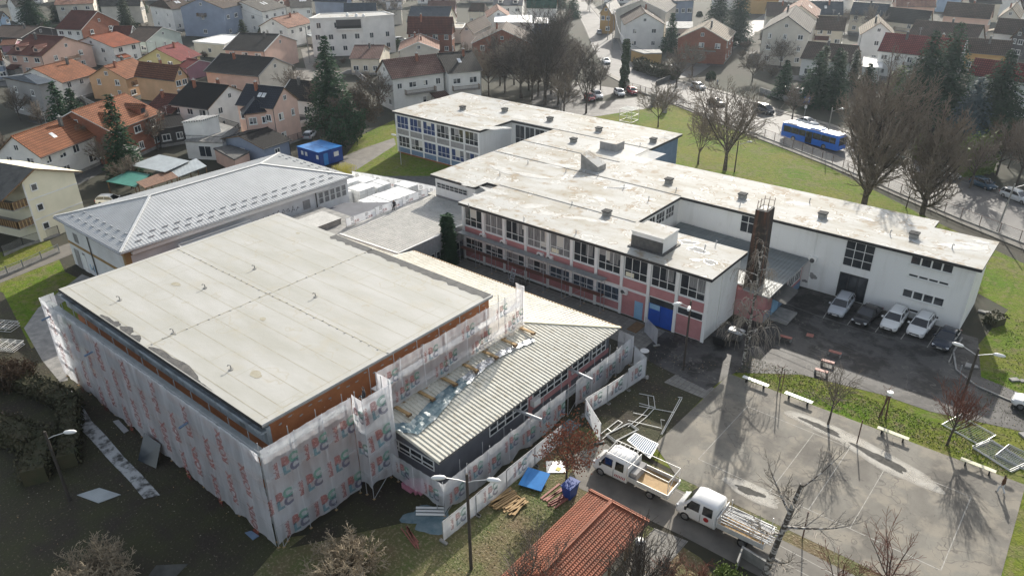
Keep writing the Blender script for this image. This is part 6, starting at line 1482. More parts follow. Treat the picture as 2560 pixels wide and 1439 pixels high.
HS = [
# --- left foreground row
('orange tiled end house of the terrace with a skylight, nearest the cream house',(27,341),(175,290),(91,399),8.2,5.0,'w_white','t_orange',dict(sky=1,chim=1,longwin=4,gable='w_white')),
('orange tiled brick terrace house with a long dormer behind the tall spruce',(178,278),(313,233),(290,326),9.2,6.0,'w_brick','t_orange',dict(chim=1,dormer=2,longwin=3)),
('house with weathered orange and tan tiles behind the dark garden trees',(81,171),(180,147),(169,204),7.5,4.6,'w_white','t_tan' if False else 't_orange',dict(chim=1)),
('peach gabled house with orange tiles and a white chimney pot',(258,166),(332,145),(308,201),7.6,4.9,'w_peach','t_orange',dict(chim=2,balcony=None)),
('peach house with red brown tiles and a timber balcony on its gable',(347,154),(448,165),(403,191),8.2,5.3,'w_peach','t_rust',dict(chim=1,balcony=('r',3.0,5),longwin=4)),
('red roofed house with a yellow green gable',(390,122),(445,106),(437,159),7.2,4.2,'w_yellow','t_red',dict(chim=1,longwin=2)),
('low red sheet roof annexe beside the yellow gabled house',(462,145),(498,150),(470,172),4.4,3.0,'w_mauve','t_red',dict(chim=0,win=(1,1),longwin=1)),
('black roofed white gabled house behind the roof terrace',(474,203),(572,214),(536,276),8.6,5.4,'w_white','t_black',dict(chim=2,gable='w_white')),
('dark brown tiled low house between the spruce and the black roof',(400,232),(470,240),(430,285),6.4,4.0,'w_dark','t_dkred',dict(chim=2,win=(1,1))),
('tall orange pink house with glossy navy roof and white windows',(615,210),(710,219),(683,272),10.2,7.2,'w_pink','t_navy',dict(chim=1,win=(2,2),sky=2,over=.3)),
('low white house with dark brown roof right of the navy roofed one',(726,198),(817,208),(795,257),6.6,3.6,'w_white','t_dark',dict(chim=2,win=(2,1),lip='w_white',longwin=2)),
('beige house with a long dark tiled roof and blank grey gable',(551,134),(687,145),(652,192),8.0,5.0,'w_pink','t_dark',dict(chim=1,gable='w_beige',win=(0,1),lip='w_grey')),
('pink gabled house with dark tiled roof behind the blank gabled one',(599,82),(700,86),(674,132),8.8,5.8,'w_pink','t_dark',dict(chim=1,win=(0,2),lip='w_white')),
('pink house with dark red roof and a gable balcony at the left',(73,87),(161,92),(117,145),9.2,5.6,'w_pink','t_dkred',dict(chim=1,dormer=2,balcony=('r',3.2,5))),
('white house with a bright orange roof in the left group',(221,92),(292,79),(257,125),7.6,5.2,'w_white','t_brightorange',dict(chim=0,longwin=2)),
('house with dark red roof and bare brick gable with concrete frame',(178,26),(244,28),(191,79),10.2,5.8,'w_white','t_dkred',dict(chim=0,gable='w_brick',win=(2,2))),
('small brown roofed house with white boarded gable',(283,65),(332,65),(308,90),6.2,3.6,'w_white','t_dkred',dict(chim=0,win=(1,1),lip='w_white')),
('brown roofed cottage with mint gable',(349,66),(406,68),(386,110),6.6,3.7,'w_mint','t_brown',dict(chim=0,win=(1,1))),
('white house with brown roof and two lit skylights',(395,-2),(455,-8),(413,40),10.2,7.4,'w_white','t_brown',dict(chim=1,sky=2,hip=.3)),
('tall blue grey house with small white balcony under the gable',(497,-4),(560,-16),(537,27),12.2,9.2,'w_bluegrey','t_brown',dict(chim=0,balcony=('l',6.5,3),win=(1,2))),
('white house with grey roof and two skylights behind the blue grey one',(600,4),(664,-8),(632,37),10.2,7.2,'w_white','t_grey',dict(sky=2,chim=0)),
('house with salmon roof and a red dormer near the top centre',(655,-12),(735,-16),(714,17),10.0,6.6,'w_white','t_salmon',dict(chim=1,dormer=1)),
('pale house with grey roof and three skylights left of the white block',(722,-12),(776,-14),(742,22),10.0,6.6,'w_white','t_grey',dict(sky=3,chim=0)),
('white gabled house with salmon tiles beside the white apartment block',(679,46),(745,32),(723,70),8.8,6.2,'w_white','t_salmon',dict(chim=1)),
('white house with dark slate roof at the top left corner',(20,-8),(74,-12),(60,25),9.4,6.4,'w_white','t_dark',dict(sky=2,chim=0)),
('long house with pink tiled roof at the top left',(140,-14),(236,-18),(165,20),9.4,6.4,'w_beige','t_salmon',dict(chim=0,balcony=('l',3.4,2.5),sky=1)),
('light blue house half cut by the left edge',(-50,28),(8,30),(30,50),7.4,5.0,'w_ltblue','t_grey',dict(chim=0)),
('low dark roofed outbuilding at the left edge, upper one',(5,63),(100,66),(20,100),5.6,3.4,'w_dark','t_brown',dict(chim=1,win=(1,1))),
('blue grey house with orange roof at the left edge',(-50,128),(2,124),(36,146),7.4,5.0,'w_bluegrey','t_orange',dict(chim=0)),
('small red roofed shed beside the pink house at the left',(6,100),(44,98),(20,113),3.6,2.6,'w_mauve','t_rust',dict(chim=0,win=(1,1),longwin=1,name='shed',cat='shed')),
('grey rendered house with pale hipped grey roof at the left',(45,190),(90,182),(56,219),8.6,7.6,'w_grey','t_slate',dict(chim=0,hip=.55,win=(2,2),longwin=2)),
# --- centre
('white terrace house with pinkish brown tiles and a long balcony',(955,151),(1090,135),(983,198),10.2,7.0,'w_white','t_pink',dict(chim=1,balcony=('n',3.3,7),longwin=4,lip='black_trim')),
('white terrace house with dark striped tiles and a skylight, right half of the pair',(1093,134),(1180,127),(1203,176),10.2,7.2,'w_white','t_dark',dict(chim=1,sky=1,balcony=('n',3.3,6),longwin=2)),
('small house with salmon pyramid roof and white parapets',(1046,106),(1049,84),(1000,133),6.4,4.2,'w_beige','t_salmon',dict(chim=2,win=(2,1),dw=5.6,lip='w_white')),
('brick house with large dark purple brown roof',(1019,42),(1133,43),(1126,86),10.2,5.8,'w_brick','t_dkred',dict(chim=1,win=(2,2),longwin=4)),
('house with pale blue slate roof behind the purple roof',(1028,16),(1130,17),(1129,41),10.4,6.6,'w_cream','t_slate',dict(chim=0,win=(2,2))),
('long grey rendered barn house with brown roof',(1165,60),(1212,38),(1172,84),7.8,5.0,'w_beige','t_brown',dict(chim=0,win=(0,1),longwin=0)),
('red brick gabled house with brown tiled roof behind the bare trees',(1254,73),(1266,54),(1171,109),9.4,5.6,'w_brick','t_brown',dict(chim=1,win=(3,2))),
('salmon roofed small house with white gable beyond the barn',(1246,24),(1242,10),(1214,38),8.2,5.6,'w_white','t_salmon',dict(chim=0,win=(2,1))),
('mauve house with pink brown roof near the top centre',(1070,2),(1140,2),(1136,20),8.4,6.0,'w_mauve','t_pink',dict(chim=0)),
('cream cottage with brown hipped roof near the top centre',(1175,8),(1217,9),(1222,30),7.2,4.8,'w_cream','t_brown',dict(chim=0,hip=.25,win=(1,1))),
('white house with deep green roof and dormers at the top centre',(1318,-8),(1394,-7),(1385,18),10.2,6.8,'w_white','t_green',dict(dormer=2,chim=2)),
('white house with slate mansard and pale dormers left of the green roof',(1236,-14),(1310,-14),(1300,14),9.6,6.6,'w_white','t_slate',dict(dormer=2,chim=0)),
('pinkish brown roofed cottage in front of the white block',(886,113),(962,113),(915,147),6.4,4.2,'w_cream','t_pink',dict(chim=1,win=(2,1))),
('small dark roofed house behind the pinkish cottage',(890,120),(955,122),(962,134),5.2,3.8,'w_cream','t_brown',dict(chim=0,win=(1,1),longwin=1)),
('pale blue roofed low house far left of the slate roof',(965,5),(1004,4),(1000,10),7.0,5.2,'w_beige','t_slate',dict(chim=0)),
# --- right
('ochre brick house with steep roof beside the street top',(1515,12),(1540,-2),(1512,36),9.2,6.2,'w_ochre','t_slate',dict(chim=0)),
('big pale grey gabled house at the top beside the street',(1603,0),(1640,-22),(1551,18),12.0,8.6,'w_beige','t_grey',dict(chim=0,win=(0,1),longwin=0)),
('white house with brown roof and projecting balcony block by the street',(1614,32),(1600,12),(1667,66),10.4,7.0,'w_white','t_brown',dict(sky=2,chim=1,win=(2,2),longwin=2)),
('bluish grey block with red brown lower roof at the top right of the street',(1660,-12),(1712,-14),(1714,8),10.6,9.6,'w_bluegrey','t_grey',dict(chim=0,hip=.4,win=(2,2))),
('brick house with wide dark balcony under a brown gable',(1758,67),(1782,46),(1818,106),9.6,6.2,'w_brick','t_tan',dict(chim=1,win=(3,2),balcony=('l',3.4,8),lip='w_beige')),
('large beige gabled house with small square windows and solar frames',(1970,41),(1990,14),(1899,82),12.6,8.6,'w_beige','t_grey',dict(chim=1,win=(3,3),frame='frame_white',lip='t_slate')),
('long beige house with salmon roof behind the large beige gable',(2003,14),(2012,-6),(2044,54),11.4,8.0,'w_beige','t_salmon',dict(chim=0,sky=2)),
('white house with dark brown roof and white chimney behind the cypresses',(2020,104),(2148,115),(2133,158),8.0,4.8,'w_white','t_brown',dict(chim=1,win=(1,1),longwin=3)),
('house with flat toned dark slate roof at the top right',(2023,3),(2109,4),(2107,38),9.4,5.6,'w_cream','t_slate',dict(chim=1,sky=1)),
('house with brown roof patched in slate at the top right of the street',(1917,6),(2008,8),(1980,42),9.0,5.6,'w_cream','t_brown',dict(chim=1)),
('house with dull brown roof under the power lines at the right',(2043,40),(2118,43),(2115,78),8.4,4.8,'w_cream','t_brown',dict(chim=1)),
('cream house with charcoal roof and brick chimney at the top right',(2134,5),(2226,11),(2216,43),9.4,5.8,'w_cream','t_slate',dict(chim=1)),
('long cream house with charcoal brown roof right of centre top',(2222,18),(2332,29),(2285,60),9.4,5.6,'w_cream','t_dark',dict(chim=0,longwin=4)),
('pale grey gabled house with ribbed cream roof',(2202,56),(2196,38),(2149,81),10.8,7.4,'w_white','t_tan',dict(chim=1,win=(1,2),longwin=1)),
('long house with wide mossy brown roof and a red left end',(2290,50),(2462,64),(2460,96),8.8,4.6,'w_beige','t_brown',dict(chim=1,sky=0,longwin=4)),
('white house with dark red roof and pale skylight strip behind the firs',(2213,82),(2419,101),(2202,128),10.2,6.4,'w_white','t_red',dict(chim=2,win=(2,2),longwin=6,lip='w_white')),
('ochre walled house with brown roof right of the firs',(2423,95),(2534,103),(2526,140),7.8,4.6,'w_ochre','t_brown',dict(chim=1,win=(1,1),longwin=4)),
('white house with red roof cut by the right edge',(2438,145),(2620,168),(2556,204),10.4,7.4,'w_white','t_red',dict(chim=1,win=(2,2),longwin=5)),
('pink walled house with brown roof and a skylight near the top right',(2368,5),(2488,13),(2482,46),10.2,6.4,'w_pink','t_brown',dict(chim=1,sky=1)),
('beige gabled house in the top right corner',(2530,20),(2542,4),(2495,44),9.6,6.6,'w_beige','t_tan',dict(chim=1,win=(2,2))),
('white gabled house with dark roof and two skylights at the right edge',(2497,45),(2600,53),(2580,88),9.2,5.4,'w_white','t_brown',dict(chim=0,sky=2)),
('small steep dark gabled house at the right edge below the skylight roof',(2552,70),(2590,66),(2530,98),8.0,5.0,'w_dark','t_black',dict(chim=0)),
]
for (lb, R1, R2, E, zr, ze, wl, rf, kw) in HS:
    house(lb, R1, R2, E, zr, ze, wl, rf, **kw)
# far rows: low contrast in the haze, each its own
far = [(60,-48,'t_salmon','w_white'),(180,-52,'t_brown','w_beige'),(300,-10,'t_grey','w_beige'),(300,-58,'t_rust','w_cream'),(420,-55,'t_salmon','w_white'),(560,-60,'t_dark','w_white'),(690,-62,'t_brown','w_cream'),(830,-20,'t_slate','w_bluegrey'),(820,-70,'t_salmon','w_white'),(900,8,'t_slate','w_navy'),(960,-50,'t_brown','w_beige'),(1080,-48,'t_rust','w_white'),(1200,-52,'t_dark','w_cream'),(1330,-60,'t_brown','w_beige'),(1560,-50,'t_salmon','w_white'),(1690,-60,'t_brown','w_cream'),(1830,-40,'t_dkred','w_white'),(1900,-32,'t_brown','w_ochre'),(1990,-45,'t_slate','w_white'),(2090,-34,'t_rust','w_white'),(2190,-30,'t_brown','w_beige'),(2290,-12,'t_salmon','w_pink'),(2300,-44,'t_grey','w_white'),(2400,-36,'t_slate','w_ltblue'),(2460,-18,'t_dark','w_cream'),(2540,-30,'t_rust','w_white'),(2590,0,'t_brown','w_white')]
adj = {'t_salmon':'salmon','t_brown':'brown','t_grey':'grey','t_rust':'rust coloured','t_dark':'dark','t_slate':'slate blue','t_dkred':'dark red'}
wj = {'w_white':'white','w_beige':'beige','w_cream':'cream','w_bluegrey':'blue grey','w_navy':'navy','w_ochre':'ochre','w_pink':'pink','w_ltblue':'light blue'}
for i, (a, b, rf, wl) in enumerate(far):
    dx = 38+(i*7)%15; dy = ((i*5)%9)-3
    pos = ['left','centre left','centre','centre right','right'][min(4,max(0,int(a/512)))]
    house('far %s house with %s roof at the top edge, %s from the left'%(wj[wl],adj[rf],['first','second','third','fourth','fifth','sixth','seventh','eighth','ninth','tenth','eleventh','twelfth','thirteenth','fourteenth','fifteenth','sixteenth','seventeenth','eighteenth','nineteenth','twentieth','twentyfirst','twentysecond','twentythird','twentyfourth','twentyfifth','twentysixth','twentyseventh'][sorted(range(len(far)),key=lambda k: far[k][0]).index(i)]),
          (a-dx,b-dy*.3),(a+dx,b+dy*.3),(a,b+22),9.5,6.2,wl,rf,win=(2,2),longwin=3)
# ---- cream house at the left
def box_house(label, P, z, wall, roofmat, name='house', cat='house', wins=(), lip=.35, parapet=True, winmat='glass_far'):
    """P: four photo pixels of the roof corners at height z (clockwise or not)"""
    pts = [at(p[0],p[1],z) for p in P]; ar = sum(pts[i].x*pts[(i+1)%len(pts)].y-pts[(i+1)%len(pts)].x*pts[i].y for i in range(len(pts)))
    if ar < 0: pts = pts[::-1]
    c = sum(pts, Vector((0,0,0)))/len(pts); T = thing(name, label, cat, (c.x,c.y,0)); q = [(p.x,p.y) for p in pts]
    m = MB(); m.prism(inset(q,.12),0,z-.25,wall); m.build('wall', T)
    m = MB(); m.prism(q,z-.25,z,'w_white' if parapet else roofmat,roofmat)
    ro = m.build('roof', T)
    if parapet:
        m = MB()
        for i in range(len(q)):
            a, b = Vector((*q[i],z+.12)), Vector((*q[(i+1)%len(q)],z+.12)); m.bar(a,b,.26,.24,'w_white')
        m.build('parapet', ro)
    for (i, n, zz, wd, ht) in wins:
        a, b = pts[i%len(pts)], pts[(i+1)%len(pts)]; u = flatv(b-a).normalized(); nr = Vector((u.y,-u.x,0)); L_ = flatv(b-a).length
        for k in range(n): 
            p = flatv(a)+u*L_*(k+.5)/n-nr*.12; window(T,(p.x,p.y,zz),u,nr,wd,ht,2,1,glass=winmat,frame='frame_white',fw=.1)
    return T, pts
p0, p1 = at(103,605), at(207,562); u = (p1-p0).normalized(); nr = Vector((u.y,-u.x,0)); Wd = 11.0
CHs = thing('house','cream three storey house with timber balconies at the left edge','house',(p0.x,p0.y,0))
Wd = 7.4; q0, q1 = p0, p0+u*Wd; bk = -nr*12
hz1 = 7.75; apx = 9.85
m = MB(); A_, B_ = q0, q1
def Z(v, z): return (v.x,v.y,z)
mid_ = q0+u*1.8
m.poly([Z(A_,0),Z(B_,0),Z(B_,hz1-.3),Z(mid_,apx-.15),Z(A_,8.35)],'cream'); m.poly([Z(B_,0),Z(B_+bk,0),Z(B_+bk,hz1-.3),Z(B_,hz1-.3)],'cream'); m.poly([Z(A_+bk,0),Z(A_,0),Z(A_,8.35),Z(A_+bk,8.35)],'cream'); m.poly([Z(B_+bk,0),Z(A_+bk,0),Z(A_+bk,8.35),Z(mid_+bk,apx-.15),Z(B_+bk,hz1-.3)],'cream')
m.build('wall', CHs)
m = MB(); o_ = nr*.6; e1 = q0-u*3.6; e2 = q1+u*.9
z_e1 = 7.25; z_e2 = apx-(apx-hz1)/(Wd-1.8)*(Wd-1.8+.9)
m.poly([Z(e1+o_,z_e1),Z(mid_+o_,apx),Z(mid_+bk,apx),Z(e1+bk,z_e1)][::-1],'asbestos'); m.poly([Z(mid_+o_,apx),Z(e2+o_,z_e2),Z(e2+bk,z_e2),Z(mid_+bk,apx)][::-1],'cream')  # right slope in cream: its sunlit brightness is put into the colour
for k_ in (0,):
    m.poly([Z(e1+o_,z_e1-.2),Z(mid_+o_,apx-.2),Z(mid_+o_,apx),Z(e1+o_,z_e1)],'timber_dark'); m.poly([Z(mid_+o_,apx-.2),Z(e2+o_,z_e2-.2),Z(e2+o_,z_e2),Z(mid_+o_,apx)],'timber_dark')
    m.poly([Z(e1+o_,z_e1-.2),Z(e1+bk,z_e1-.2),Z(mid_+bk,apx-.2),Z(mid_+o_,apx-.2)][::-1],'timber_dark'); m.poly([Z(mid_+o_,apx-.2),Z(mid_+bk,apx-.2),Z(e2+bk,z_e2-.2),Z(e2+o_,z_e2-.2)][::-1],'timber_dark')
m.build('roof', CHs)
for i, z in enumerate((7.35,4.55,1.9)): 
    p = q0+u*1.35; window(CHs,(p.x,p.y,z),u,nr,1.0,1.05,1,1,fw=.14)
m = MB()
for z in (3.1,5.9): m.bar(Z(q0+nr*.03,z),Z(q1+nr*.03,z),.05,.14,'w_white')
m.bar(Z(q0+nr*.03,.1),Z(q0+nr*.03,8.2),.2,.08,'w_white'); m.build('trim', CHs)
for z in (2.6,5.2):
    m = MB(); a_ = q0-u*.02; b_ = a_+bk*.9; ou = -u*2.2
    m.prism([(v.x,v.y) for v in (a_,a_+ou,b_+ou,b_)][::-1] if False else [(v.x,v.y) for v in (a_+ou,a_,b_,b_+ou)],z,z+.15,'concrete'); bl = m.build('balcony', CHs); m = MB()
    for (s, t) in ((a_,a_+ou),(a_+ou,b_+ou)):
        n_ = int((t-s).length/.16)
        for i in range(n_+1): p = s.lerp(t,i/n_); m.bar(Z(p,z+.15),Z(p,z+1.1),.12,.03,'timber_dark' if i%3 else 'timber')
        m.bar(Z(s,z+1.12),Z(t,z+1.12),.1,.06,'timber_dark')
    m.build('railing', bl)
# ---- modern and flat buildings
T, P_ = box_house('white modern apartment block with flat roof, dark terrace and square windows',((772,48),(905,44),(985,38),(960,30),(800,36)),10.5,'w_white','membrane',name='apartment_block',cat='apartment block',wins=((0,3,8.6,1.3,1.6),(0,4,5.4,1.4,1.5),(0,4,2.2,1.3,1.4),(1,2,5.4,1.2,1.5),(1,2,2.3,1.2,1.4),(4,1,7,1.2,1.4)))
m = MB(); c = (P_[0]+P_[2])/2
box_house('dark set back terrace storey of the white apartment block',((850,36),(935,36),(945,34),(860,33)),11.3,'w_dark','membrane',name='apartment_block',cat='apartment block') if False else None
a_, b_ = P_[0], P_[1]
fa = max(range(len(P_)), key=lambda i: (P_[(i+1)%len(P_)]-P_[i]).length*(1 if ((P_[i]+P_[(i+1)%len(P_)])/2).length < c.length else 0)); a_, b_ = P_[fa], P_[(fa+1)%len(P_)]
u_ = flatv(b_-a_); n_ = Vector((u_.y,-u_.x,0)).normalized(); s_ = MB(); A9, B9 = flatv(a_)+u_*.5+n_*-.1, flatv(a_)+u_*.97+n_*-.1
for (z0_, z1_, o1, mt_) in ((7.7,10.0,.12,'w_dark'),(7.3,7.68,.9,'w_white'),(7.69,8.5,.95,'black')):
    o0 = .0 if mt_ != 'black' else .88
    s_.prism([(v.x,v.y) for v in (A9+n_*o0,B9+n_*o0,B9+n_*o1,A9+n_*o1)][::-1],z0_,z1_,mt_)
s_.build('terrace', T)
for i, (dx, dy) in enumerate(((-2,0),(1.5,.5),(4,1))): m.lathe((c.x+dx,c.y+dy,10.52),[(.5,0),(.55,.4),(.3,.9),(.1,1.1)],10,'lamp_white')
m.build('roof_cowl', T)
box_house('unfinished cream flat garage with timber doors and sunlit white roof',((482,105),(560,112),(590,98),(592,90),(556,88)),4.0,'w_cream','white_patch',wins=((0,1,2,1.2,1.2),),name='garage',cat='garage')
box_house('low building with bright white sheet roof beyond the brick house',((1235,55),(1331,57),(1330,38),(1237,38)),6.2,'w_beige','white_patch',wins=((0,4,4.5,1.2,1.4),),parapet=False)
box_house('tall navy walled block behind the dark tree clump',((1336,58),(1372,58),(1370,44),(1338,44)),10.0,'w_navy','white_patch',parapet=False,wins=((0,2,7,1,1.2),))
box_house('turquoise edged flat carport by the street bend',((1577,124),(1610,134),(1656,132),(1650,124)),3.2,'w_ochre','concrete',parapet=False,name='carport',cat='carport')
box_house('low house with a wide pale sheet roof behind the brick balcony house',((1664,71),(1733,71),(1732,54),(1665,54)),6.0,'w_beige','t_white',parapet=False,wins=((0,3,4,1.2,1.2),))
box_house('white balcony block projecting from the brown roofed house by the street',((1566,54),(1618,54),(1614,44),(1585,44)),7.6,'w_white','t_white',parapet=False,wins=((0,2,6,1.4,1.2),(0,2,3,1.2,1.2)))
box_house('small flat garage between the barn house and the purple roof',((1134,72),(1157,72),(1163,60),(1136,60)),4.4,'w_beige','membrane',name='garage',cat='garage')
box_house('white garage with cluttered flat roof by the red roofed white house',((2155,168),(2204,172),(2206,146),(2160,144)),3.6,'w_white','white_patch',name='garage',cat='garage')
T, P_ = box_house('white flat roofed house part with roof terrace and iron railing',((452,305),(504,300),(548,287),(498,289)),6.4,'w_white','t_white',parapet=False)
T2_, P2 = box_house('white garage with roof terrace and black railing',((460,352),(556,356),(600,322),(545,305),(500,322)),3.3,'w_white','concrete',parapet=False,name='garage',cat='garage',wins=((0,1,1.5,2.4,2.0),))
m = MB()
for i in range(5):
    a, b = P2[i], P2[(i+1)%5]; n_ = int((b-a).length/.25)
    for k in range(n_+1): p = a.lerp(b,k/n_); m.bar((p.x,p.y,3.3),(p.x,p.y,4.3),.035,.035,'black')
    m.bar((a.x,a.y,4.3),(b.x,b.y,4.3),.06,.06,'black')
m.build('railing', T2_)
# ---- sheds and sheet roofs
def sheet_roof(label, P, z, mt, posts=True, name='lean_to', cat='shelter'):
    pts = [at(p[0],p[1],zz) for p, zz in zip(P, z)]; c = sum(pts, Vector((0,0,0)))/4
    T = thing(name, label, cat, (c.x,c.y,0)); m = MB()
    if (pts[1]-pts[0]).cross(pts[2]-pts[1]).z < 0: pts = pts[::-1]
    m.poly(pts, mt); m.poly([p-Vector((0,0,.08)) for p in pts][::-1],'timber_dark')
    for i in range(4):
        a, b = pts[i], pts[(i+1)%4]; m.poly([a-Vector((0,0,.08)),b-Vector((0,0,.08)),b,a], mt)
    m.build('roof', T)
    for p in pts:
        q = p.lerp(c+Vector((0,0,p.z)),.06); m = MB(); m.bar((q.x,q.y,0),(q.x,q.y,p.z-.1),.12,.12,'timber_dark'); m.build('post', T)
    return T
sheet_roof('pale grey ribbed sheet roof shelter behind the hall',((326,413),(398,386),(474,402),(412,430)),(3.6,3.9,3.9,3.6),'shed_metal')
sheet_roof('green tarpaulin roof shelter beside the hall',((265,453),(322,426),(375,436),(338,467)),(2.8,3.0,3.0,2.8),'green_tarp')
sheet_roof('rust red corrugated sheet shelter beside the green roof',((340,455),(424,423),(445,443),(362,470)),(3.2,3.4,3.0,2.8),'rust_sheet')
sheet_roof('bluish ribbed sheet shelter next to the rusty one',((420,424),(490,396),(517,415),(446,442)),(3.4,3.8,3.4,3.0),'shed_metal')
house('dark tiled shed roof in front of the navy roofed house',(597,340),(670,318),(660,372),4.6,3.2,'w_bluegrey','t_black',win=(1,1),chim=0,longwin=1,name='shed',cat='shed')
box_house('low brick lean-to with mossy roof beside the dark shed',((533,370),(585,398),(624,378),(575,362)),2.6,'w_pink','bitumen',parapet=False,name='shed',cat='shed')
house('dark low roof veranda behind the terrace garage',(375,296),(450,285),(440,316),4.8,3.6,'w_dark','t_black',win=(1,1),chim=1,longwin=2)
# projecting bay of the navy roofed house
house('projecting hipped bay of the navy roofed house',(632,238),(640,252),(596,268),8.6,6.4,'w_pink','t_navy',win=(2,2),chim=0,longwin=1,hip=.6,dw=2.6,name='house_bay',cat='house bay')
# ---------------------------------------------------------------- gardens between the houses
HC = []
for (lb, R1, R2, E, zr, ze, wl, rf, kw) in HS:
    a, b = flatv(at(*R1,zr)), flatv(at(*R2,zr)); HC.append(((a+b)/2, (b-a).length/2+4.5, a, b))
def clear(p):
    for c, r_, a, b in HC:
        ab = b-a; t = max(0,min(1,(p-a).dot(ab)/max(1e-6,ab.length_squared))); 
        if (p-(a+ab*t)).length < 7.2: return False
    for i in range(len(A)-1):
        for t in (0,.25,.5,.75):
            if (p-flatv(A[i].lerp(A[i+1],t)).lerp(flatv(B[i].lerp(B[i+1],t)),.5)).length < 9: return False
    return True
LM[0] = True
shp = bare_tree('garden_shrub','low bare garden shrub between the houses',(0,0,0),3.2,.06,dict(BUSHY,kids=(12,6,5),len=(4.5,.45,.45),t0=(.2,.15,.1),ang=(48,46,50),rmin=.035,up=(0,.08,.02,0)),90,mtw='twig',cat='shrub',group='low bare garden shrubs between the houses')
evg = thing('garden_bush','dark evergreen garden bush between the houses','bush',(0,0,0),0,'dark evergreen garden bushes between the houses')
rd = random.Random(5); m = MB()
for _ in range(520):
    v = Vector((rd.gauss(0,1),rd.gauss(0,1),rd.gauss(0,1))).normalized()*rd.uniform(.7,1.15); v = Vector((v.x*1.1,v.y*1.1,abs(v.z)*1.5+.1)); u = Vector((rd.uniform(-1,1),rd.uniform(-1,1),rd.uniform(-1,1))).normalized()*.3; q = u.orthogonal().normalized()*.2
    m.poly([v-u,v-q,v+u,v+q],'cypress')
m.build('crown', evg); m = MB(); m.tube([(0,0,0),(0,0,1)],.1,6,'bark'); m.build('trunk', evg)
LM[0] = False
rd = random.Random(21); first = [True,True]; n = 0; tries = 0
while n < 150 and tries < 4000:
    tries += 1; x, y = rd.uniform(0,2560), rd.uniform(-30,260)
    if 880 < x < 1640 and y > 190: continue
    if x > 1640 and y > 200: continue
    p = flatv(at(x,y))
    if not clear(p) or p.x > -20: continue
    k = 0 if rd.random() < .6 else 1; s = rd.uniform(.7,1.7) if k == 0 else rd.uniform(.7,1.5); src = (shp,evg)[k]
    if first[k]: src.location = p; src.rotation_euler = (0,0,rd.uniform(0,6)); first[k] = False
    else: dup(src, p, rd.uniform(0,6), None, None, s)
    n += 1
# garden walls and hedges
for i, (a, b, h, mt, lb) in enumerate((((700,330),(830,300),1.2,'white_wall','pale garden wall along the lane right of the navy roofed house'),((205,250),(300,300),1.0,'concrete','grey garden wall in front of the orange tiled house'),((560,175),(690,215),1.2,'concrete','garden wall below the blank grey gable'),((880,180),(950,235),1.4,'concrete','garden wall left of the white terrace house'),((1640,215),(1700,190),1.2,'conc_dark','dark garden wall at the corner opposite the school gate'),((1900,232),(2010,268),1.2,'concrete','garden wall on the far side of the street before the firs'),((2130,300),(2300,352),1.2,'conc_dark','garden wall behind the largest bare tree'),((310,150),(360,190),1.1,'white_wall','white garden wall between the peach house and the mint gable'))):
    p, q = at(*a), at(*b); m = MB(); dd = (q-p).normalized(); n2 = Vector((-dd.y,dd.x,0))*.12
    m.prism([(v.x,v.y) for v in (p-n2,q-n2,q+n2,p+n2)],0,h,mt); tag(m.build('garden_wall'), lb, 'garden wall')
# paved yards and drives beside the houses
rd = random.Random(9)
for i, (c, r_, a, b) in enumerate(HC):
    d_ = (b-a).normalized() if (b-a).length > .1 else Vector((1,0,0)); nn = Vector((-d_.y,d_.x,0)); 
    if nn.dot(c) > 0: nn = -nn
    w1 = (b-a).length/2+rd.uniform(1,3); q = c+nn*rd.uniform(5,7)
    P4 = [q-d_*w1-nn*3, q+d_*w1*rd.uniform(.3,1)-nn*3, q+d_*w1*rd.uniform(.3,1)+nn*rd.uniform(1,4), q-d_*w1+nn*rd.uniform(1,4)]
    if (P4[1]-P4[0]).cross(P4[2]-P4[1]).z < 0: P4 = P4[::-1]
    if max(v.x for v in P4) > -30 or (c-Vector((-90,80,0))).length < 35: continue
    sheet('paved_yard', P4, .003+.0012*i, ('conc_dark','conc_dark','asphalt','soil')[i%4], 'paved or bare yard beside a house')
# ---------------------------------------------------------------- site and street things
def lamp(label, base, h, arms, armlen=1.3, pole='pole_wood', r=.12, hs=1.0, name='street_lamp', lean=(0,0)):
    b = at(*base) if len(base) == 2 else Vector(base); T = thing(name, label, 'street lamp', (b.x,b.y,0))
    tx, ty = b.x+lean[0], b.y+lean[1]
    m = MB(); m.tube([(b.x,b.y,0),(tx,ty,h)],[r,r*.75],8,pole); m.build('pole', T)
    for a in arms:
        dx, dy = cos(a), sin(a); m = MB(); m.tube([(tx,ty,h-.7),(tx+dx*.5,ty+dy*.5,h-.45),(tx+dx*armlen,ty+dy*armlen,h-.2)],.035,6,'galv'); A_ = m.build('arm', T)
        m = MB(); m.smooth = True; q = Vector((tx+dx*armlen,ty+dy*armlen,h-.15)); k = [(0,.04),(.12,.13),(.4,.17),(.75,.15),(.95,.05)]
        m.tube([(q.x+dx*x*hs,q.y+dy*x*hs,q.z+.05*x) for x,_ in k],[v*hs for _,v in k],8,'lamp_white'); m.build('lamp_head', A_)
    return T
R_ = math.radians
lamp('wooden pole with two pale lamp heads in front of the annexe net',(1178,1422),8.4,(R_(225),R_(25)))
lamp('wooden pole with one pale lamp head in the bottom left garden',(175,1250),6.6,(R_(42),))
lamp('dark pole with two lamp heads in front of the blue double door',(1708,924),7.6,(R_(235),R_(290)),armlen=.9)
lamp('dark pole with two lamp heads at the right end of the car park',(2404,1003),5.6,(R_(185),R_(5)),armlen=1.1)
lamp('leaning concrete lamp post by the street fence on the right',(2492,578),6.6,(R_(40),),pole='pole_conc',lean=(.3,.8))
lamp('dark lamp post on the lawn beside the spreading bare tree',(1836,430),5.2,(R_(40),))
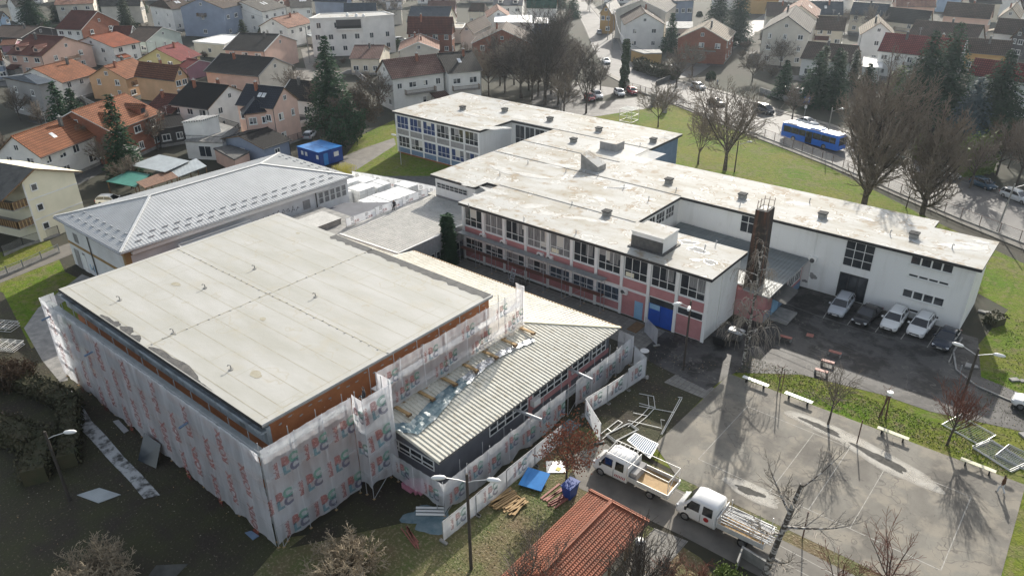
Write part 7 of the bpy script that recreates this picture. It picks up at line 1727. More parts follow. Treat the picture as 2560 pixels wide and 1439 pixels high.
lamp('slim pale lamp post in front of the grey panelled wing',(1003,412),5.3,(R_(200),),armlen=.5,pole='galv',r=.06)
lamp('lamp post among bare trees behind the bus',(2062,372),7.4,(R_(35),),pole='pole_conc')
lamp('pale lamp post among the left houses near the mint gable',(402,170),7.0,(R_(200),),pole='pole_conc')
lamp('pale lamp post beside the peach house balcony',(447,232),7.0,(R_(170),),pole='pole_conc')
def upole(label, base, h, r=.14, mt='pole_conc'):
    b = at(*base); T = thing('utility_pole', label, 'utility pole', (b.x,b.y,0)); m = MB(); m.tube([(b.x,b.y,0),(b.x,b.y,h)],[r,r*.7],7,mt); m.build('pole', T)
    m = MB(); m.bar((b.x-.9,b.y,h-.4),(b.x+.9,b.y,h-.4),.1,.1,'galv'); m.build('cross_arm', T); return Vector((b.x,b.y,h-.3))
t1 = upole('pale utility pole at the street bend, near one',(1530,132),12.0); t2 = upole('utility pole on the right side of the street, second up',(1519,100),12.0); t3 = upole('utility pole farther up the street at the top',(1505,58),12.0)
t4 = upole('utility pole across the street at the top',(1474,30),11.0); t5 = upole('concrete utility pole between the apartment block and the pink gable',(775,158),10.0); t6 = upole('utility pole before the white house at the top left',(415,60),9.0,mt='pole_wood'); t7 = upole('tall pole by the apartment block drive',(597,78),8.5)
def wire(label, pts, sag=1.0, r=.02):
    m = MB()
    for a, b in zip(pts[:-1],pts[1:]):
        a, b = Vector(a), Vector(b); q = [a.lerp(b,i/12)-Vector((0,0,sag*4*(i/12)*(1-i/12))) for i in range(13)]; m.tube(q, r, 4, 'galv' if r > .03 else 'conc_dark')
    o = m.build('cable'); tag(o, label, 'cable')
top_birch = at(1563,125,11)
wire('pair of pale power cables hanging down the street to the ivy trunk',[t3,t2,t1,Vector((at(1560,218).x,at(1560,218).y,11))],2.0,.045)
wire('thin power cable crossing above the left houses',[t7,t5],.8,.03)
wire('thin power cable from the ivy trunk towards the brick balcony house',[Vector((at(1560,218).x,at(1560,218).y,10.5)),at(1700,140,8)],1.0,.03)
lp_ = at(2404,1003)
wire('thin cable spanning the car park from the low wing to the lamp pole',[(-23.6,71.0,3.0),(lp_.x,lp_.y,4.9)],.7,.022)
wire('second cable from the chimney foot over the car park',[(-23.5,70,1.9),(-12,68,1.7),(lp_.x,lp_.y,5.1)],.2,.018)
# ---- fences
def post_fence(label, pts, h, gap, mt, meshed=True, name='fence', cat='fence', base=True, rails=(.1,1.0), bars=False):
    c = pts[len(pts)//2]; T = thing(name, label, cat, (c.x,c.y,0)); pm = MB(); rm = MB(); bm = MB(); nm = MB(); n_post = 0; posts = []
    for a, b in zip(pts[:-1],pts[1:]):
        L_ = (b-a).length; n = max(1,round(L_/gap))
        for i in range(n): posts.append(a.lerp(b,i/n))
        for t in rails: rm.bar((a.x,a.y,h*t),(b.x,b.y,h*t),.04,.04,mt)
        if base: bm.bar((a.x,a.y,.15),(b.x,b.y,.15),.22,.3,'concrete')
        if meshed: nm.poly([(a.x,a.y,.25),(b.x,b.y,.25),(b.x,b.y,h),(a.x,a.y,h)],'mesh_wire')
        if bars:
            k = int(L_/.16)
            for i in range(k): q = a.lerp(b,(i+.5)/k); rm.bar((q.x,q.y,.2),(q.x,q.y,h),.035,.02,mt)
    posts.append(pts[-1])
    for p in posts: m = MB(); m.bar((p.x,p.y,0),(p.x,p.y,h+.06),.08,.08,mt); m.build('post', T)
    rm.build('rail', T)
    if base: bm.build('footing', T)
    if meshed: nm.build('wire_mesh', T)
    return T
post_fence('long rusty mesh fence between the school lawn and the street',px((1690,262),(1820,312),(1935,355),(2080,412),(2250,487),(2400,550),(2600,628)),1.7,2.6,'fence_rust')
post_fence('rusty mesh fence behind the forecourt cars',px((1562,222),(1600,232),(1640,246)),1.7,2.4,'fence_rust')
post_fence('grey barred railing along the pale lane on the left',px((-20,704),(60,672),(150,632)),1.2,2.4,'fence_grey',meshed=False,bars=True,rails=(.2,1.0))
post_fence('dark mesh fence in front of the cream house',px((10,640),(60,618),(150,588)),1.4,2.6,'black')
post_fence('black fence with short pillars beside the navy roofed house',px((700,368),(790,338)),1.5,2.4,'black',meshed=True)
for i, (a, b) in enumerate(((1632,262),(1661,282))):
    p = at(a,b); m = MB(); m.box(p.x-.45,p.y-.35,0,p.x+.45,p.y+.35,2.3,'concrete'); m.box(p.x-.55,p.y-.45,2.302,p.x+.55,p.y+.45,2.42,'concrete'); tag(m.build('gate_pillar'), ('left','right')[i]+' concrete pillar of the school gate','pillar',None)
# bus stop sign
b = at(2009,300); T = thing('bus_stop_sign','blue and white bus stop sign on a pole before the firs','sign',(b.x,b.y,0)); m = MB(); m.tube([(b.x,b.y,0),(b.x,b.y,4.4)],.05,6,'galv'); m.build('pole', T)
dxy = (Vector((0,0,0))-Vector((b.x,b.y,0))).normalized(); sd = Vector((-dxy.y,dxy.x,0))
m = MB(); 
def plate(mm, c, w, h, mt, off): q = [c+sd*x+Vector((0,0,z))+dxy*off for x,z in ((-w/2,-h/2),(w/2,-h/2),(w/2,h/2),(-w/2,h/2))]; mm.poly(q, mt); mm.poly([v-dxy*.03 for v in q][::-1], mt)
cb = Vector((b.x,b.y,0)); plate(m, cb+Vector((0,0,4.0)),1.1,1.3,'sign_blue',.08); plate(m, cb+Vector((0,0,4.15)),.8,.7,'plate',.12); plate(m, cb+Vector((0,0,2.7)),.5,.7,'plate',.08); m.build('sign_plate', T)
# white wire cage on the lawn
b = at(1572,302); T = thing('wire_cage','white framed cage standing on the lawn behind the school','cage',(b.x,b.y,0))
m = MB(); s = 1.4
for x in (-s,s):
    for y in (-s,s): m.bar((b.x+x,b.y+y,0),(b.x+x,b.y+y,2.5),.08,.08,'alu')
for z in (.1,1.3,2.5):
    for q in (((-s,-s),(s,-s)),((s,-s),(s,s)),((s,s),(-s,s)),((-s,s),(-s,-s))): m.bar((b.x+q[0][0],b.y+q[0][1],z),(b.x+q[1][0],b.y+q[1][1],z),.07,.07,'alu')
m.build('frame', T); m = MB(); m.poly([(b.x-s,b.y-s,2.56),(b.x+s,b.y-s,2.56),(b.x+s,b.y+s,2.56),(b.x-s,b.y+s,2.56)],'net_thin'); m.build('cover', T)
# ---- benches
def bench(label, base, top, rz=0.0):
    c = at(*base, .5); LM[0] = True; T = thing('park_bench', label, 'bench', (c.x,c.y,0), rz, 'backless benches along the court')
    m = MB(); 
    for k_ in range(3): m.box(-1.25,-.2+.14*k_,.44,1.25,-.07+.14*k_,.49,top)
    m.build('seat', T)
    for s in (-.85,.85): m = MB(); m.box(s-.05,-.15,0,s+.05,.15,.438,'black'); m.build('leg', T)
    LM[0] = False; return T
B1 = bench('white topped bench nearest the birch and car park',(1889,951),'lamp_white',-.02)
bench('second white topped bench, facing the corner of the court',(1997,992),'lamp_white',-.02)
bench('tan topped bench behind the large dried puddle',(2233,1081),'cream',-.02)
bench('tan topped bench nearest the walking person',(2446,1161),'cream',-.02)
def redbench(label, base):
    c = at(*base,.4); T = thing('painted_bench', label, 'bench', (c.x,c.y,0)); m = MB(); m.obox((c.x,c.y,.42),(1.2,.4,.06),.1,'red_steel'); m.build('seat', T)
    for s in (-.55,.55): m = MB(); m.box(c.x+s-.05,c.y-.2,0,c.x+s+.05,c.y+.2,.38,'concrete'); m.build('leg', T)
redbench('faded red bench seat nearest the parked cars',(2088,880)); redbench('faded red bench seat in the middle of the three',(2070,903)); redbench('faded red bench seat nearest the birch tree',(2054,926)); redbench('small red slab bench by the low wing step',(1965,842))
# volleyball posts and slim saplings
for i, (b_, h, lb) in enumerate((((2142,1108),2.4,'dark volleyball post at the far sideline of the court'),((2006,1345),2.5,'dark volleyball post at the near sideline of the court'))):
    p = at(*b_); m = MB(); m.tube([(p.x,p.y,0),(p.x,p.y,h)],.05,7,'fence_rust'); tag(m.build('volleyball_post'), lb, 'post')
for (b_, lb) in (((1943,985),'slim staked sapling beside the first white bench'),((2203,1040),'forked rusty stake on the verge behind the tan bench')):
    p = at(*b_); T = thing('sapling', lb, 'sapling', (p.x,p.y,0)); m = MB(); m.tube([(p.x,p.y,0),(p.x+.05,p.y,3.0)],.05,6,'twig'); m.build('trunk', T); m = MB()
    for i in range(14): z = 1.3+i*.12; a = i*2.4; m.tube([(p.x,p.y,z),(p.x+.5*cos(a),p.y+.5*sin(a),z+.5)],.014,4,'twig_red')
    m.bar((p.x+.3,p.y,0),(p.x+.3,p.y,2.6),.06,.06,'fence_rust'); m.build('crown', T)
p = at(2205,1045); T = thing('lantern_post','rusty steel post with a round white top on the verge','post',(p.x,p.y,0)); m = MB(); m.tube([(p.x-.25,p.y-.1,0),(p.x+.1,p.y,2.6)],.07,6,'fence_rust'); m.tube([(p.x+.3,p.y+.1,0),(p.x+.1,p.y,2.6)],.05,6,'fence_rust'); m.build('pole', T); m = MB(); m.tube([(p.x+.1,p.y,2.55),(p.x+.1,p.y,2.85)],.26,12,'lamp_white'); m.build('cap', T)
# ---- people: skinned bodies
def person(label, loc, rz, joints, mats, bend=None):
    LM[0] = True; T = thing('person', label, 'person', loc, rz); J = joints
    nm = list(J); me = D.meshes.new('body'); E_ = [('pelvis','chest'),('chest','neck'),('neck','head'),('head','crown'),('chest','shL'),('shL','elL'),('elL','haL'),('haL','fgL'),('chest','shR'),('shR','elR'),('elR','haR'),('haR','fgR'),('pelvis','hiL'),('hiL','knL'),('knL','anL'),('anL','toL'),('pelvis','hiR'),('hiR','knR'),('knR','anR'),('anR','toR')]
    me.from_pydata([J[k][0] for k in nm],[(nm.index(a),nm.index(b)) for a,b in E_],[])
    o = D.objects.new('body', me); COL.objects.link(o); o.parent = T
    sk = o.modifiers.new('skin','SKIN'); 
    for i, k in enumerate(nm): r_ = J[k][1]; me.skin_vertices[0].data[i].radius = (r_,r_)
    me.skin_vertices[0].data[nm.index('pelvis')].use_root = True
    s = o.modifiers.new('sub','SUBSURF'); s.levels = 1; s.render_levels = 2
    dg = bpy.context.evaluated_depsgraph_get(); m2 = D.meshes.new_from_object(o.evaluated_get(dg)); o.modifiers.clear(); o.data = m2; m2.name = 'body'
    for k in mats: m2.materials.append(M[k])
    z_w = J['pelvis'][0][2]; z_n = J['neck'][0][2]; 
    for p_ in m2.polygons:
        c = p_.center; z = c.z; p_.use_smooth = True
        ny = Vector(J['head'][0])
        if (c-ny).length < .16: p_.material_index = 3 if (c.x < ny.x-.02 or z > ny.z+.06) else 2
        elif min((c-Vector(J[k][0])).length for k in ('haL','haR','fgL','fgR')) < .07: p_.material_index = 2
        elif z > z_w-.04: p_.material_index = 0
        elif z < .12: p_.material_index = 4
        else: p_.material_index = 1
    LM[0] = False; return T
W1 = dict(pelvis=((0,0,.95),.135),chest=((.02,0,1.32),.15),neck=((.03,0,1.5),.06),head=((.06,0,1.62),.09),crown=((.06,0,1.74),.07),
 shL=((.02,.19,1.42),.065),elL=((-.10,.25,1.15),.05),haL=((-.02,.26,.92),.04),fgL=((.0,.26,.84),.025),shR=((.02,-.19,1.42),.065),elR=((.08,-.25,1.16),.05),haR=((.22,-.24,.96),.04),fgR=((.26,-.24,.89),.025),
 hiL=((0,.1,.88),.10),knL=((.17,.1,.5),.07),anL=((.16,.1,.10),.05),toL=((.32,.1,.05),.04),hiR=((0,-.1,.88),.10),knR=((-.02,-.1,.5),.07),anR=((-.26,-.1,.13),.05),toR=((-.16,-.1,.05),.04))
person('person in brown jacket and pale trousers walking across the court corner',at(2500,1232),R_(160),W1,('cloth_brown','cloth_pale','skin','hair','cloth_dark'))
S_ = {k:((v[0][0],v[0][1],v[0][2]*1.0),v[1]) for k,v in W1.items()}
SIT = dict(W1); SIT.update(knL=((.40,.1,.80),.07),anL=((.42,.1,.40),.05),toL=((.55,.1,.36),.04),knR=((.40,-.1,.80),.07),anR=((.45,-.1,.40),.05),toR=((.58,-.1,.36),.04),haL=((.28,.18,.88),.04),fgL=((.34,.17,.84),.025),elL=((.05,.26,1.12),.05))
SIT = {k:((v[0][0],v[0][1],v[0][2]-.34),v[1]) for k,v in SIT.items()}
person('worker in dark clothes crouching on the link roof by the insulation stacks',(-71.0,61.4,4.28),R_(-60),SIT,('cloth_dark','cloth_dark','skin','hair','cloth_dark'))
SI2 = dict(SIT)
person('worker in dark clothes sitting on the scaffold below the rust coloured wall',(-37.0,27.6,8.0),R_(-140),SI2,('cloth_dark','cloth_dark','skin','hair','cloth_dark'))
person('person in pink on the pavement by the turquoise carport',at(1612,176),R_(40),W1,('pink_foil','cloth_dark','skin','hair','cloth_dark'))
person('person in blue walking on the pavement near the parked cars',at(1793,215),R_(200),W1,('panel_blue','cloth_dark','skin','hair','cloth_dark'))
# ---- insulation stacks
r = random.Random(44)
def stack(label, x0, y0, x1, y1, h, rows=2):
    T = thing('insulation_stack', label, 'insulation stack', ((x0+x1)/2,(y0+y1)/2,0), 0, 'white wrapped insulation stacks in the yard')
    n = max(1,round((y1-y0)/1.25))
    for i in range(n):
        a = y0+(y1-y0)*i/n+.03; b = y0+(y1-y0)*(i+1)/n-.03; hh = h+r.uniform(-.06,.06); m = MB(); m.box(x0,a,.14,x1,b,hh,'insulation'); m.build('wrapped_pack', T)
    m = MB()
    for k_ in range(int((y1-y0)/.6)+1): m.box(x0,y0+k_*.6,0,x1,min(y1,y0+k_*.6+.12),.138,'timber')
    m.build('pallet', T)
stack('largest white wrapped stack nearest the link roof',-81.3,63.6,-77.3,71.4,2.5)
stack('tall white stack behind the largest one, left',-86.6,66.0,-83.8,69.0,2.6); stack('white stack behind the largest one, second from the left',-86.6,69.4,-83.8,72.2,2.2); stack('white stack behind the largest one, third from the left',-83.2,72.2,-80.2,74.4,2.1)
stack('square white stack at the hall end of the yard',-91.0,66.6,-88.2,69.6,2.4); stack('low white stack beside the back banner fence',-90.6,70.2,-87.6,72.6,1.9); stack('narrow white stack against the hall wall',-87.2,63.6,-85.0,65.6,2.5)
# ---- blue site container
c = at(812,400); LM[0] = True; T = thing('site_container','blue double site container with small notice boards','container',(-106.8,76.6,0),.0)
m = MB()
for k_ in range(2):
    m.box(-3.0,-2.5+2.5*k_+.02,.1,3.0,-2.5+2.5*(k_+1)-.02,2.55,'blue_container')
m.build('body', T); m = MB(); m.box(-3.06,-2.55,2.552,3.06,-.02,2.68,'blue_container','blue_board'); m.box(-3.06,.02,2.552,3.06,2.55,2.68,'blue_container','blue_board'); m.build('roof', T)
for x in (-2.0,-.9,2.2): m = MB(); m.box(x,-2.52,1.4,x+.6,-2.47,2.1,'plate'); m.build('notice_board', T)
m = MB(); m.box(3.0,-1.6,.2,3.04,-.7,2.2,'blue_board'); m.build('door', T); m = MB(); m.box(3.0,.6,1.2,3.05,1.6,2.0,'plate'); m.build('window', T); LM[0] = False
# yellow guard frames
T = thing('barrier_rack','rack of yellow guard barriers beside the blue container','barrier',(-96.5,73.5,0)); 
for i in range(7):
    m = MB(); x = -98+i*.45
    for z in (.15,1.9): m.bar((x,72.2,z),(x,75.0,z),.05,.05,'yellow')
    for y in range(6): m.bar((x,72.2+y*.56,.1),(x,72.2+y*.56,2.0),.05,.05,'yellow')
    m.build('barrier', T)
# ---- loose materials around the annexe
def plank_pile(label, c, n, L_, rz, mt, spread=.5, seed=1, z=0.0, w=.16, th=.05, jit=.12):
    rd = random.Random(seed); c = at(*c); T = thing('plank_pile', label, 'planks', (c.x,c.y,z))
    for i in range(n):
        m = MB(); lay = i//6; m.obox((c.x+rd.uniform(-.2,.2)+(i%6-2.5)*w*1.15*-sin(rz)*1.4, c.y+(i%6-2.5)*w*1.15*cos(rz)*1.4+rd.uniform(-.05,.05), z+.04+lay*(th+.03)),(L_*rd.uniform(.75,1.1),w,th),rz+rd.uniform(-jit,jit),mt); m.build('plank', T)
plank_pile('pile of pale timber boards on the grass, left heap',(1255,1247),16,2.4,R_(75),'timber',seed=2)
plank_pile('pile of short timber battens beside the longer boards',(1283,1262),15,1.8,R_(85),'timber',seed=3,jit=.3)
plank_pile('reddish painted boards leaning by the blue bin',(1392,1240),9,2.2,R_(80),'red_steel',seed=4,jit=.15)
plank_pile('thin red steel props lying at the net foot',(1030,1340),5,2.2,R_(-20),'red_steel',seed=5,w=.08,jit=.08)
m = MB(); c = at(1336,1198,.3); m.obox((c.x,c.y,.35),(1.9,1.9,.06),R_(15),'blue_board',rx=.12); m.obox((c.x-.1,c.y,.14),(1.6,1.6,.26),R_(12),'timber_dark'); tag(m.build('blue_panel'),'bright blue square board lying on timbers in the grass','board')
m = MB(); c = at(1389,1166,.05); m.obox((c.x,c.y,.05),(1.5,1.4,.04),R_(40),'alu'); m.obox((c.x+.35,c.y-.1,.09),(.35,.4,.03),R_(10),'yellow'); tag(m.build('white_sheet'),'white sheet with a yellow spot on the grass by the russet tree','sheet')
T = thing('wheelie_bin','dark blue wheeled bin tipped beside the red boards','bin',at(1425,1238)); c = at(1425,1238); m = MB(); m.hexa([(c.x-.3,c.y-.45,0),(c.x+.3,c.y-.45,0),(c.x+.3,c.y+.45,0),(c.x-.3,c.y+.45,0),(c.x-.42,c.y-.6,1.15),(c.x+.42,c.y-.6,1.15),(c.x+.42,c.y+.6,1.15),(c.x-.42,c.y+.6,1.15)],'blue_container'); m.build('body', T); m = MB(); m.box(c.x-.46,c.y-.66,1.152,c.x+.46,c.y+.66,1.24,'blue_container'); m.build('lid', T)
def frames_heap(label, c, n, w, h, rz, seed, mt='alu', dz=.07, cat='scaffold parts', ladder=True, fill=0, zz=.06):
    rd = random.Random(seed); c = at(*c); LM[0] = True; T = thing('scaffold_parts', label, cat, (c.x,c.y,0), rz)
    for i in range(n):
        m = MB(); z = zz+i*dz; ox, oy = rd.uniform(-.12,.12), rd.uniform(-.12,.12)
        for y in (0,h): m.tube([(ox-w/2,oy+y-h/2,z),(ox+w/2,oy+y-h/2,z)],.028,5,mt)
        for x in (-w/2,w/2)+(((-w/6),(w/6)) if ladder else ()): m.tube([(ox+x,oy-h/2,z),(ox+x,oy+h/2,z)],.026,5,mt)
        if fill:
            for k_ in range(fill): x = -w/2+w*(k_+1)/(fill+1); m.tube([(ox+x,oy-h/2,z),(ox+x,oy+h/2,z)],.008,3,'galv')
        m.build('frame', T)
    LM[0] = False; return T
# open scaffold frames on the dark earth
def loose(label, segs, r=.032):
    m = MB()
    for a, b, z0, z1 in segs: m.tube([at(a[0],a[1],z0),at(b[0],b[1],z1)],r,5,'alu')
    tag(m.build('scaffold_parts'), label, 'scaffold parts', 'loose scaffold frames on the dark earth')
loose('upright pale frame with stub arms on the dark earth',[((1598,983),(1634,990),.1,.1),((1634,990),(1638,1020),.1,.1),((1620,990),(1623,1020),.1,.1),((1598,1007),(1638,1018),.1,.1),((1598,1014),(1685,1030),.1,.1),((1700,995),(1652,1085),1.2,.05),((1705,995),(1655,1085),1.3,.1),((1652,1048),(1655,1072),1.2,.1),((1662,1050),(1652,1048),1.2,1.2),((1695,992),(1706,993),1.3,1.3)])
loose('long ladder like frame lying diagonally on the dark earth',[((1636,1020),(1618,1040),.1,.1),((1618,1040),(1583,1068),.1,.1),((1622,1018),(1605,1037),.1,.1),((1605,1037),(1570,1066),.1,.1),((1583,1031),(1620,1039),.1,.1),((1570,1050),(1655,1070),.1,.1)])
loose('short pale ladder frame near the swung fence panel',[((1545,1050),(1500,1085),.1,.1),((1556,1056),(1506,1096),.1,.1),((1545,1050),(1556,1056),.1,.1),((1518,1070),(1528,1078),.1,.1)],.036)
frames_heap('flat rectangular frame stack lying beside the fence end',(1555,1082),3,2.6,1.1,R_(75),3,ladder=False)
m = MB(); c = at(1602,1125,1.0)
T = thing('deck_panel_stack','stack of pale blue ribbed deck panels leaning behind the first lorry','deck panels',at(1600,1135)); 
for k_ in range(3):
    m = MB(); a, b, c_, d_ = at(1568,1100,.5+.06*k_), at(1588,1082,.55+.06*k_), at(1646,1110,.5+.06*k_), at(1625,1145,.45+.06*k_)
    m.poly([a,d_,c_,b],'panel_blue'); m.poly([a-Vector((0,0,.04)),b-Vector((0,0,.04)),c_-Vector((0,0,.04)),d_-Vector((0,0,.04))],'panel_blue')
    for s in range(14): t = (s+.5)/14; m.bar(a.lerp(d_,t)+Vector((0,0,.02)),b.lerp(c_,t)+Vector((0,0,.02)),.06,.04,'galv')
    for p_, q_ in ((a,b),(b,c_),(c_,d_),(d_,a)): m.bar(p_,q_,.07,.07,'galv')
    m.build('deck_panel', T)
frames_heap('large flat mesh fence panels lying on the verge by the reddish tree',(2418,1075),2,3.2,2.4,R_(-20),5,fill=16,dz=.05,ladder=False)
frames_heap('heap of grey mesh panels lying at the right edge of the verge',(2500,1140),3,3.2,2.2,R_(-25),6,mt='galv',fill=18,dz=.05,ladder=False)
frames_heap('second heap of mesh panels cut by the right edge',(2555,1150),3,3.0,2.2,R_(-15),7,mt='galv',fill=18,dz=.05,ladder=False)
frames_heap('stack of pale scaffold frames at the left edge beside the hedge',(20,870),4,2.6,1.6,R_(30),8,dz=.18)
frames_heap('row of scaffold frames at the left edge near the lawn',(15,820),3,2.4,1.4,R_(30),9,dz=.25)
# rolls of netting, pink foil, mats in the corner
m = MB(); 
for k_ in range(3): a = at(1040,1268+8*k_,.15+.0*k_); m.tube([a,a+Vector((1.7,1.3,0))],.10,10,'frame_white')
tag(m.build('netting_roll'),'white rolls of netting lying in the fenced corner','rolls')
m = MB(); c = at(1025,1220); 
for i in range(5): m.obox((c.x+i*.25,c.y+.1*i,.3+.12*(i%3)),(1.0,.8,.5),i*.4,'pink_foil',rx=.1*i)
tag(m.build('foil_bundle'),'crumpled pink wrapped bundle behind the corner netting','bundle')
c = at(1070,1290); m = MB(); m.poly([(x,y,.03) for x,y in blob(c.x+.3,c.y-.2,2.0,1.2,.7,5,30,.25)],'film'); tag(m.build('film_sheet'),'blue grey plastic film spread on the ground in the fenced corner','film')
c = at(1350,1095); m = MB(); m.poly([(x,y,.025) for x,y in [(-30.2,28.9),(-28.95,28.9),(-28.9,44),(-30.2,44)]],'film'); tag(m.build('film_sheet'),'blue grey film along the strip between net and banner fence','film')
# long felt strip on the dark earth
m = MB(); pl = [(150,978),(178,1015),(205,1062),(240,1098),(285,1150),(330,1195),(372,1245)]
wd = [(26,-6),(24,-8),(24,-10),(26,-8),(24,-9),(24,-9),(28,-8)]
L3 = [at(a-w_[0]*.4,b-w_[1]*.4) for (a,b),w_ in zip(pl,wd)]; R3 = [at(a+w_[0],b+w_[1]) for (a,b),w_ in zip(pl,wd)]
for i in range(6):
    for j in range(5):
        f_ = lambda u, v: (lambda p: (p.x,p.y,.05+.03*sin(p.x*3+p.y*2)))((L3[i].lerp(L3[i+1],u)).lerp(R3[i].lerp(R3[i+1],u),v))
        for k_ in range(3): m.poly([f_(j/5,k_/3),f_((j+1)/5,k_/3),f_((j+1)/5,(k_+1)/3),f_(j/5,(k_+1)/3)],'felt')
tag(m.build('felt_strip'),'long mottled grey felt strip laid across the dark earth','felt strip')
def slab4(label, P, z0, z1, mt, name, cat, th=.05):
    pts = [at(p[0],p[1],z) for p, z in zip(P,(z0,z0,z1,z1))]; m = MB()
    nn = (pts[1]-pts[0]).cross(pts[2]-pts[1]).normalized()
    if nn.z < 0: nn = -nn; pts = pts[::-1]
    m.hexa([p-nn*th for p in pts]+pts, mt); tag(m.build(name), label, cat)
slab4('rectangular pane leaning against the wrapped scaffold',((345,1150),(390,1170),(402,1110),(360,1082)),.05,1.7,'glass_far','glass_pane','pane')
slab4('pale blue diamond shaped sheet lying in the garden',((192,1236),(246,1256),(302,1235),(248,1218)),.06,.06,'light_blue' if False else 'shed_metal','metal_sheet','sheet')
slab4('grey board lying at the foot of the netting',((282,1052),(310,1082),(322,1075),(296,1048)),.06,.06,'galv','board','board')
slab4('small tipped board beneath the netting corner',((612,1330),(632,1348),(648,1338),(628,1325)),.06,.06,'panel_blue','board','board')
slab4('grey tarpaulin bundle at the bottom edge behind the pale shrub',((370,1439),(440,1439),(470,1408),(390,1412)),.2,.8,'asbestos','tarpaulin','tarpaulin')
# container stack, bins by the birch
for i, (a, b, lb) in enumerate(((1800,862,'dark wheeled waste container beside the wing corner'),(1838,850,'grey wheeled waste container nearest the birch'))):
    c = at(a,b); T = thing('waste_container', lb, 'waste container', (c.x,c.y,0)); m = MB(); m.hexa([(c.x-.6,c.y-.4,.2),(c.x+.6,c.y-.4,.2),(c.x+.6,c.y+.4,.2),(c.x-.6,c.y+.4,.2),(c.x-.72,c.y-.55,1.1),(c.x+.72,c.y-.55,1.1),(c.x+.72,c.y+.55,1.1),(c.x-.72,c.y+.55,1.1)],('black','conc_dark')[i]); m.build('body', T)
    m = MB(); m.hexa([(c.x-.76,c.y-.6,1.102),(c.x+.76,c.y-.6,1.102),(c.x+.76,c.y+.6,1.102),(c.x-.76,c.y+.6,1.102),(c.x-.74,c.y-.5,1.3),(c.x+.74,c.y-.5,1.3),(c.x+.7,c.y+.3,1.35),(c.x-.7,c.y+.3,1.35)],('black','galv')[i]); m.build('lid', T)
    for s in (-.5,.5): m = MB(); m.tube([(c.x+s,c.y-.35,.1),(c.x+s+.06,c.y-.35,.1)],.1,8,'rubber'); m.build('wheel', T)
c = at(1584,860,.7); m = MB(); m.tube([(-30.0,56.4,0),(-30.0,56.4,1.0)],.42,16,'conc_dark'); m.tube([(-30.0,56.4,1.0),(-30.0,56.4,1.04)],.44,16,'w_white'); tag(m.build('barrel'),'round bin with pale rim beyond the annexe corner','barrel')
m = MB(); m.tube([(0,0,0),(0,0,.1)],.01,3,'black')
# ramp by the pale blue door
slab4('small wooden ramp in front of the pale blue door',((1566,822),(1590,832),(1614,812),(1592,802)),.05,.1,'timber_dark','ramp','ramp')
# manhole and gravel bits
c = at(2025,838); m = MB(); m.obox((c.x,c.y,.03),(.7,.7,.02),.2,'red_steel'); tag(m.build('manhole_cover'),'rusty square cover in the asphalt before the parked cars','cover')
for i, (a, b, lb) in enumerate(((2455,780,'broken concrete slabs on the lawn beside the long wing'),(2535,950,'pale concrete block on the grass at the right edge'),(2420,915,'small concrete slab inside the kerb curve'),(2560,1090,'hollow white block at the right frame edge'))):
    c = at(a,b); m = MB(); m.obox((c.x,c.y,.08),(.8,.5,.16),i*.8,'concrete'); m.obox((c.x+.6,c.y+.3,.05),(.5,.4,.1),i,'concrete'); tag(m.build('concrete_block'), lb, 'block')
c = at(2400,930); T = thing('marker_post','short white topped post in the dark bed by the kerb','post',(c.x,c.y,0)); m = MB(); m.tube([(c.x,c.y,0),(c.x,c.y,.8)],.06,6,'galv'); m.build('pole', T)
# ---- kiosk with orange metal tile roof at the bottom edge
za, zb_ = 3.7, 2.6
Rf, Rn = at(1547,1236,za), at(1395,1560,za)
KI = thing('garden_house','small garden house with bright orange ribbed hipped roof at the bottom edge','garden house',(Rf.x,Rf.y-4,0))
Rf = Vector((-19.8,34.3,za)); Rn = Vector((-19.8,26.5,za)); hw = 2.45
e = [(-19.8-hw,35.3,zb_),(-19.8+hw,35.3,zb_),(-19.8+hw,24.3,zb_),(-19.8-hw,24.3,zb_)]
m = MB(); m.poly([e[1],e[0],tuple(Rf)],'t_kiosk'); m.poly([e[0],e[3],tuple(Rn),tuple(Rf)],'t_kiosk'); m.poly([e[2],e[1],tuple(Rf),tuple(Rn)],'t_kiosk'); m.poly([e[3],e[2],tuple(Rn)],'t_kiosk')
for i in range(4): a, b = e[i], e[(i+1)%4]; m.poly([a,b,(b[0],b[1],b[2]-.15),(a[0],a[1],a[2]-.15)],'red_steel')
KR = m.build('roof', KI)
m = MB(); sl = (za-zb_)/hw
for i in range(10):      # courses of the pressed tile sheet
    t = (i+.5)/10; x = hw*(1-t); z = zb_+(za-zb_)*t+.03; y1 = 35.3-(35.3-34.3)*t; y0 = 24.3+(26.5-24.3)*t
    for s in (-1,1): m.bar((-19.8+s*x,y0,z),(-19.8+s*x,y1,z),.05,.05,'t_kiosk')
    m.bar((-19.8-x,y1,z),(-19.8+x,y1,z),.05,.05,'t_kiosk')
for k_ in range(40):
    y = 25+k_*.3
    pass
m.bar(tuple(Rf+Vector((0,0,.06))),tuple(Rn+Vector((0,0,.06))),.24,.1,'t_kiosk')
for a in (e[0],e[1]): m.bar((a[0],a[1],a[2]+.06),tuple(Rf+Vector((0,0,.06))),.24,.1,'t_kiosk')
m.build('tile_rib', KR)
m = MB(); m.box(-21.8,25.0,0,-18.0,34.7,2.5,'w_cream'); m.build('wall', KI); m = MB(); m.box(-17.99,33.4,0,-17.93,34.4,2.1,'timber_dark'); m.build('door', KI)
for x in (-17.7,): 
    for y in (35.0,31.0): m = MB(); m.bar((x,y,0),(x,y,2.45),.14,.14,'timber_dark'); m.build('post', KI)
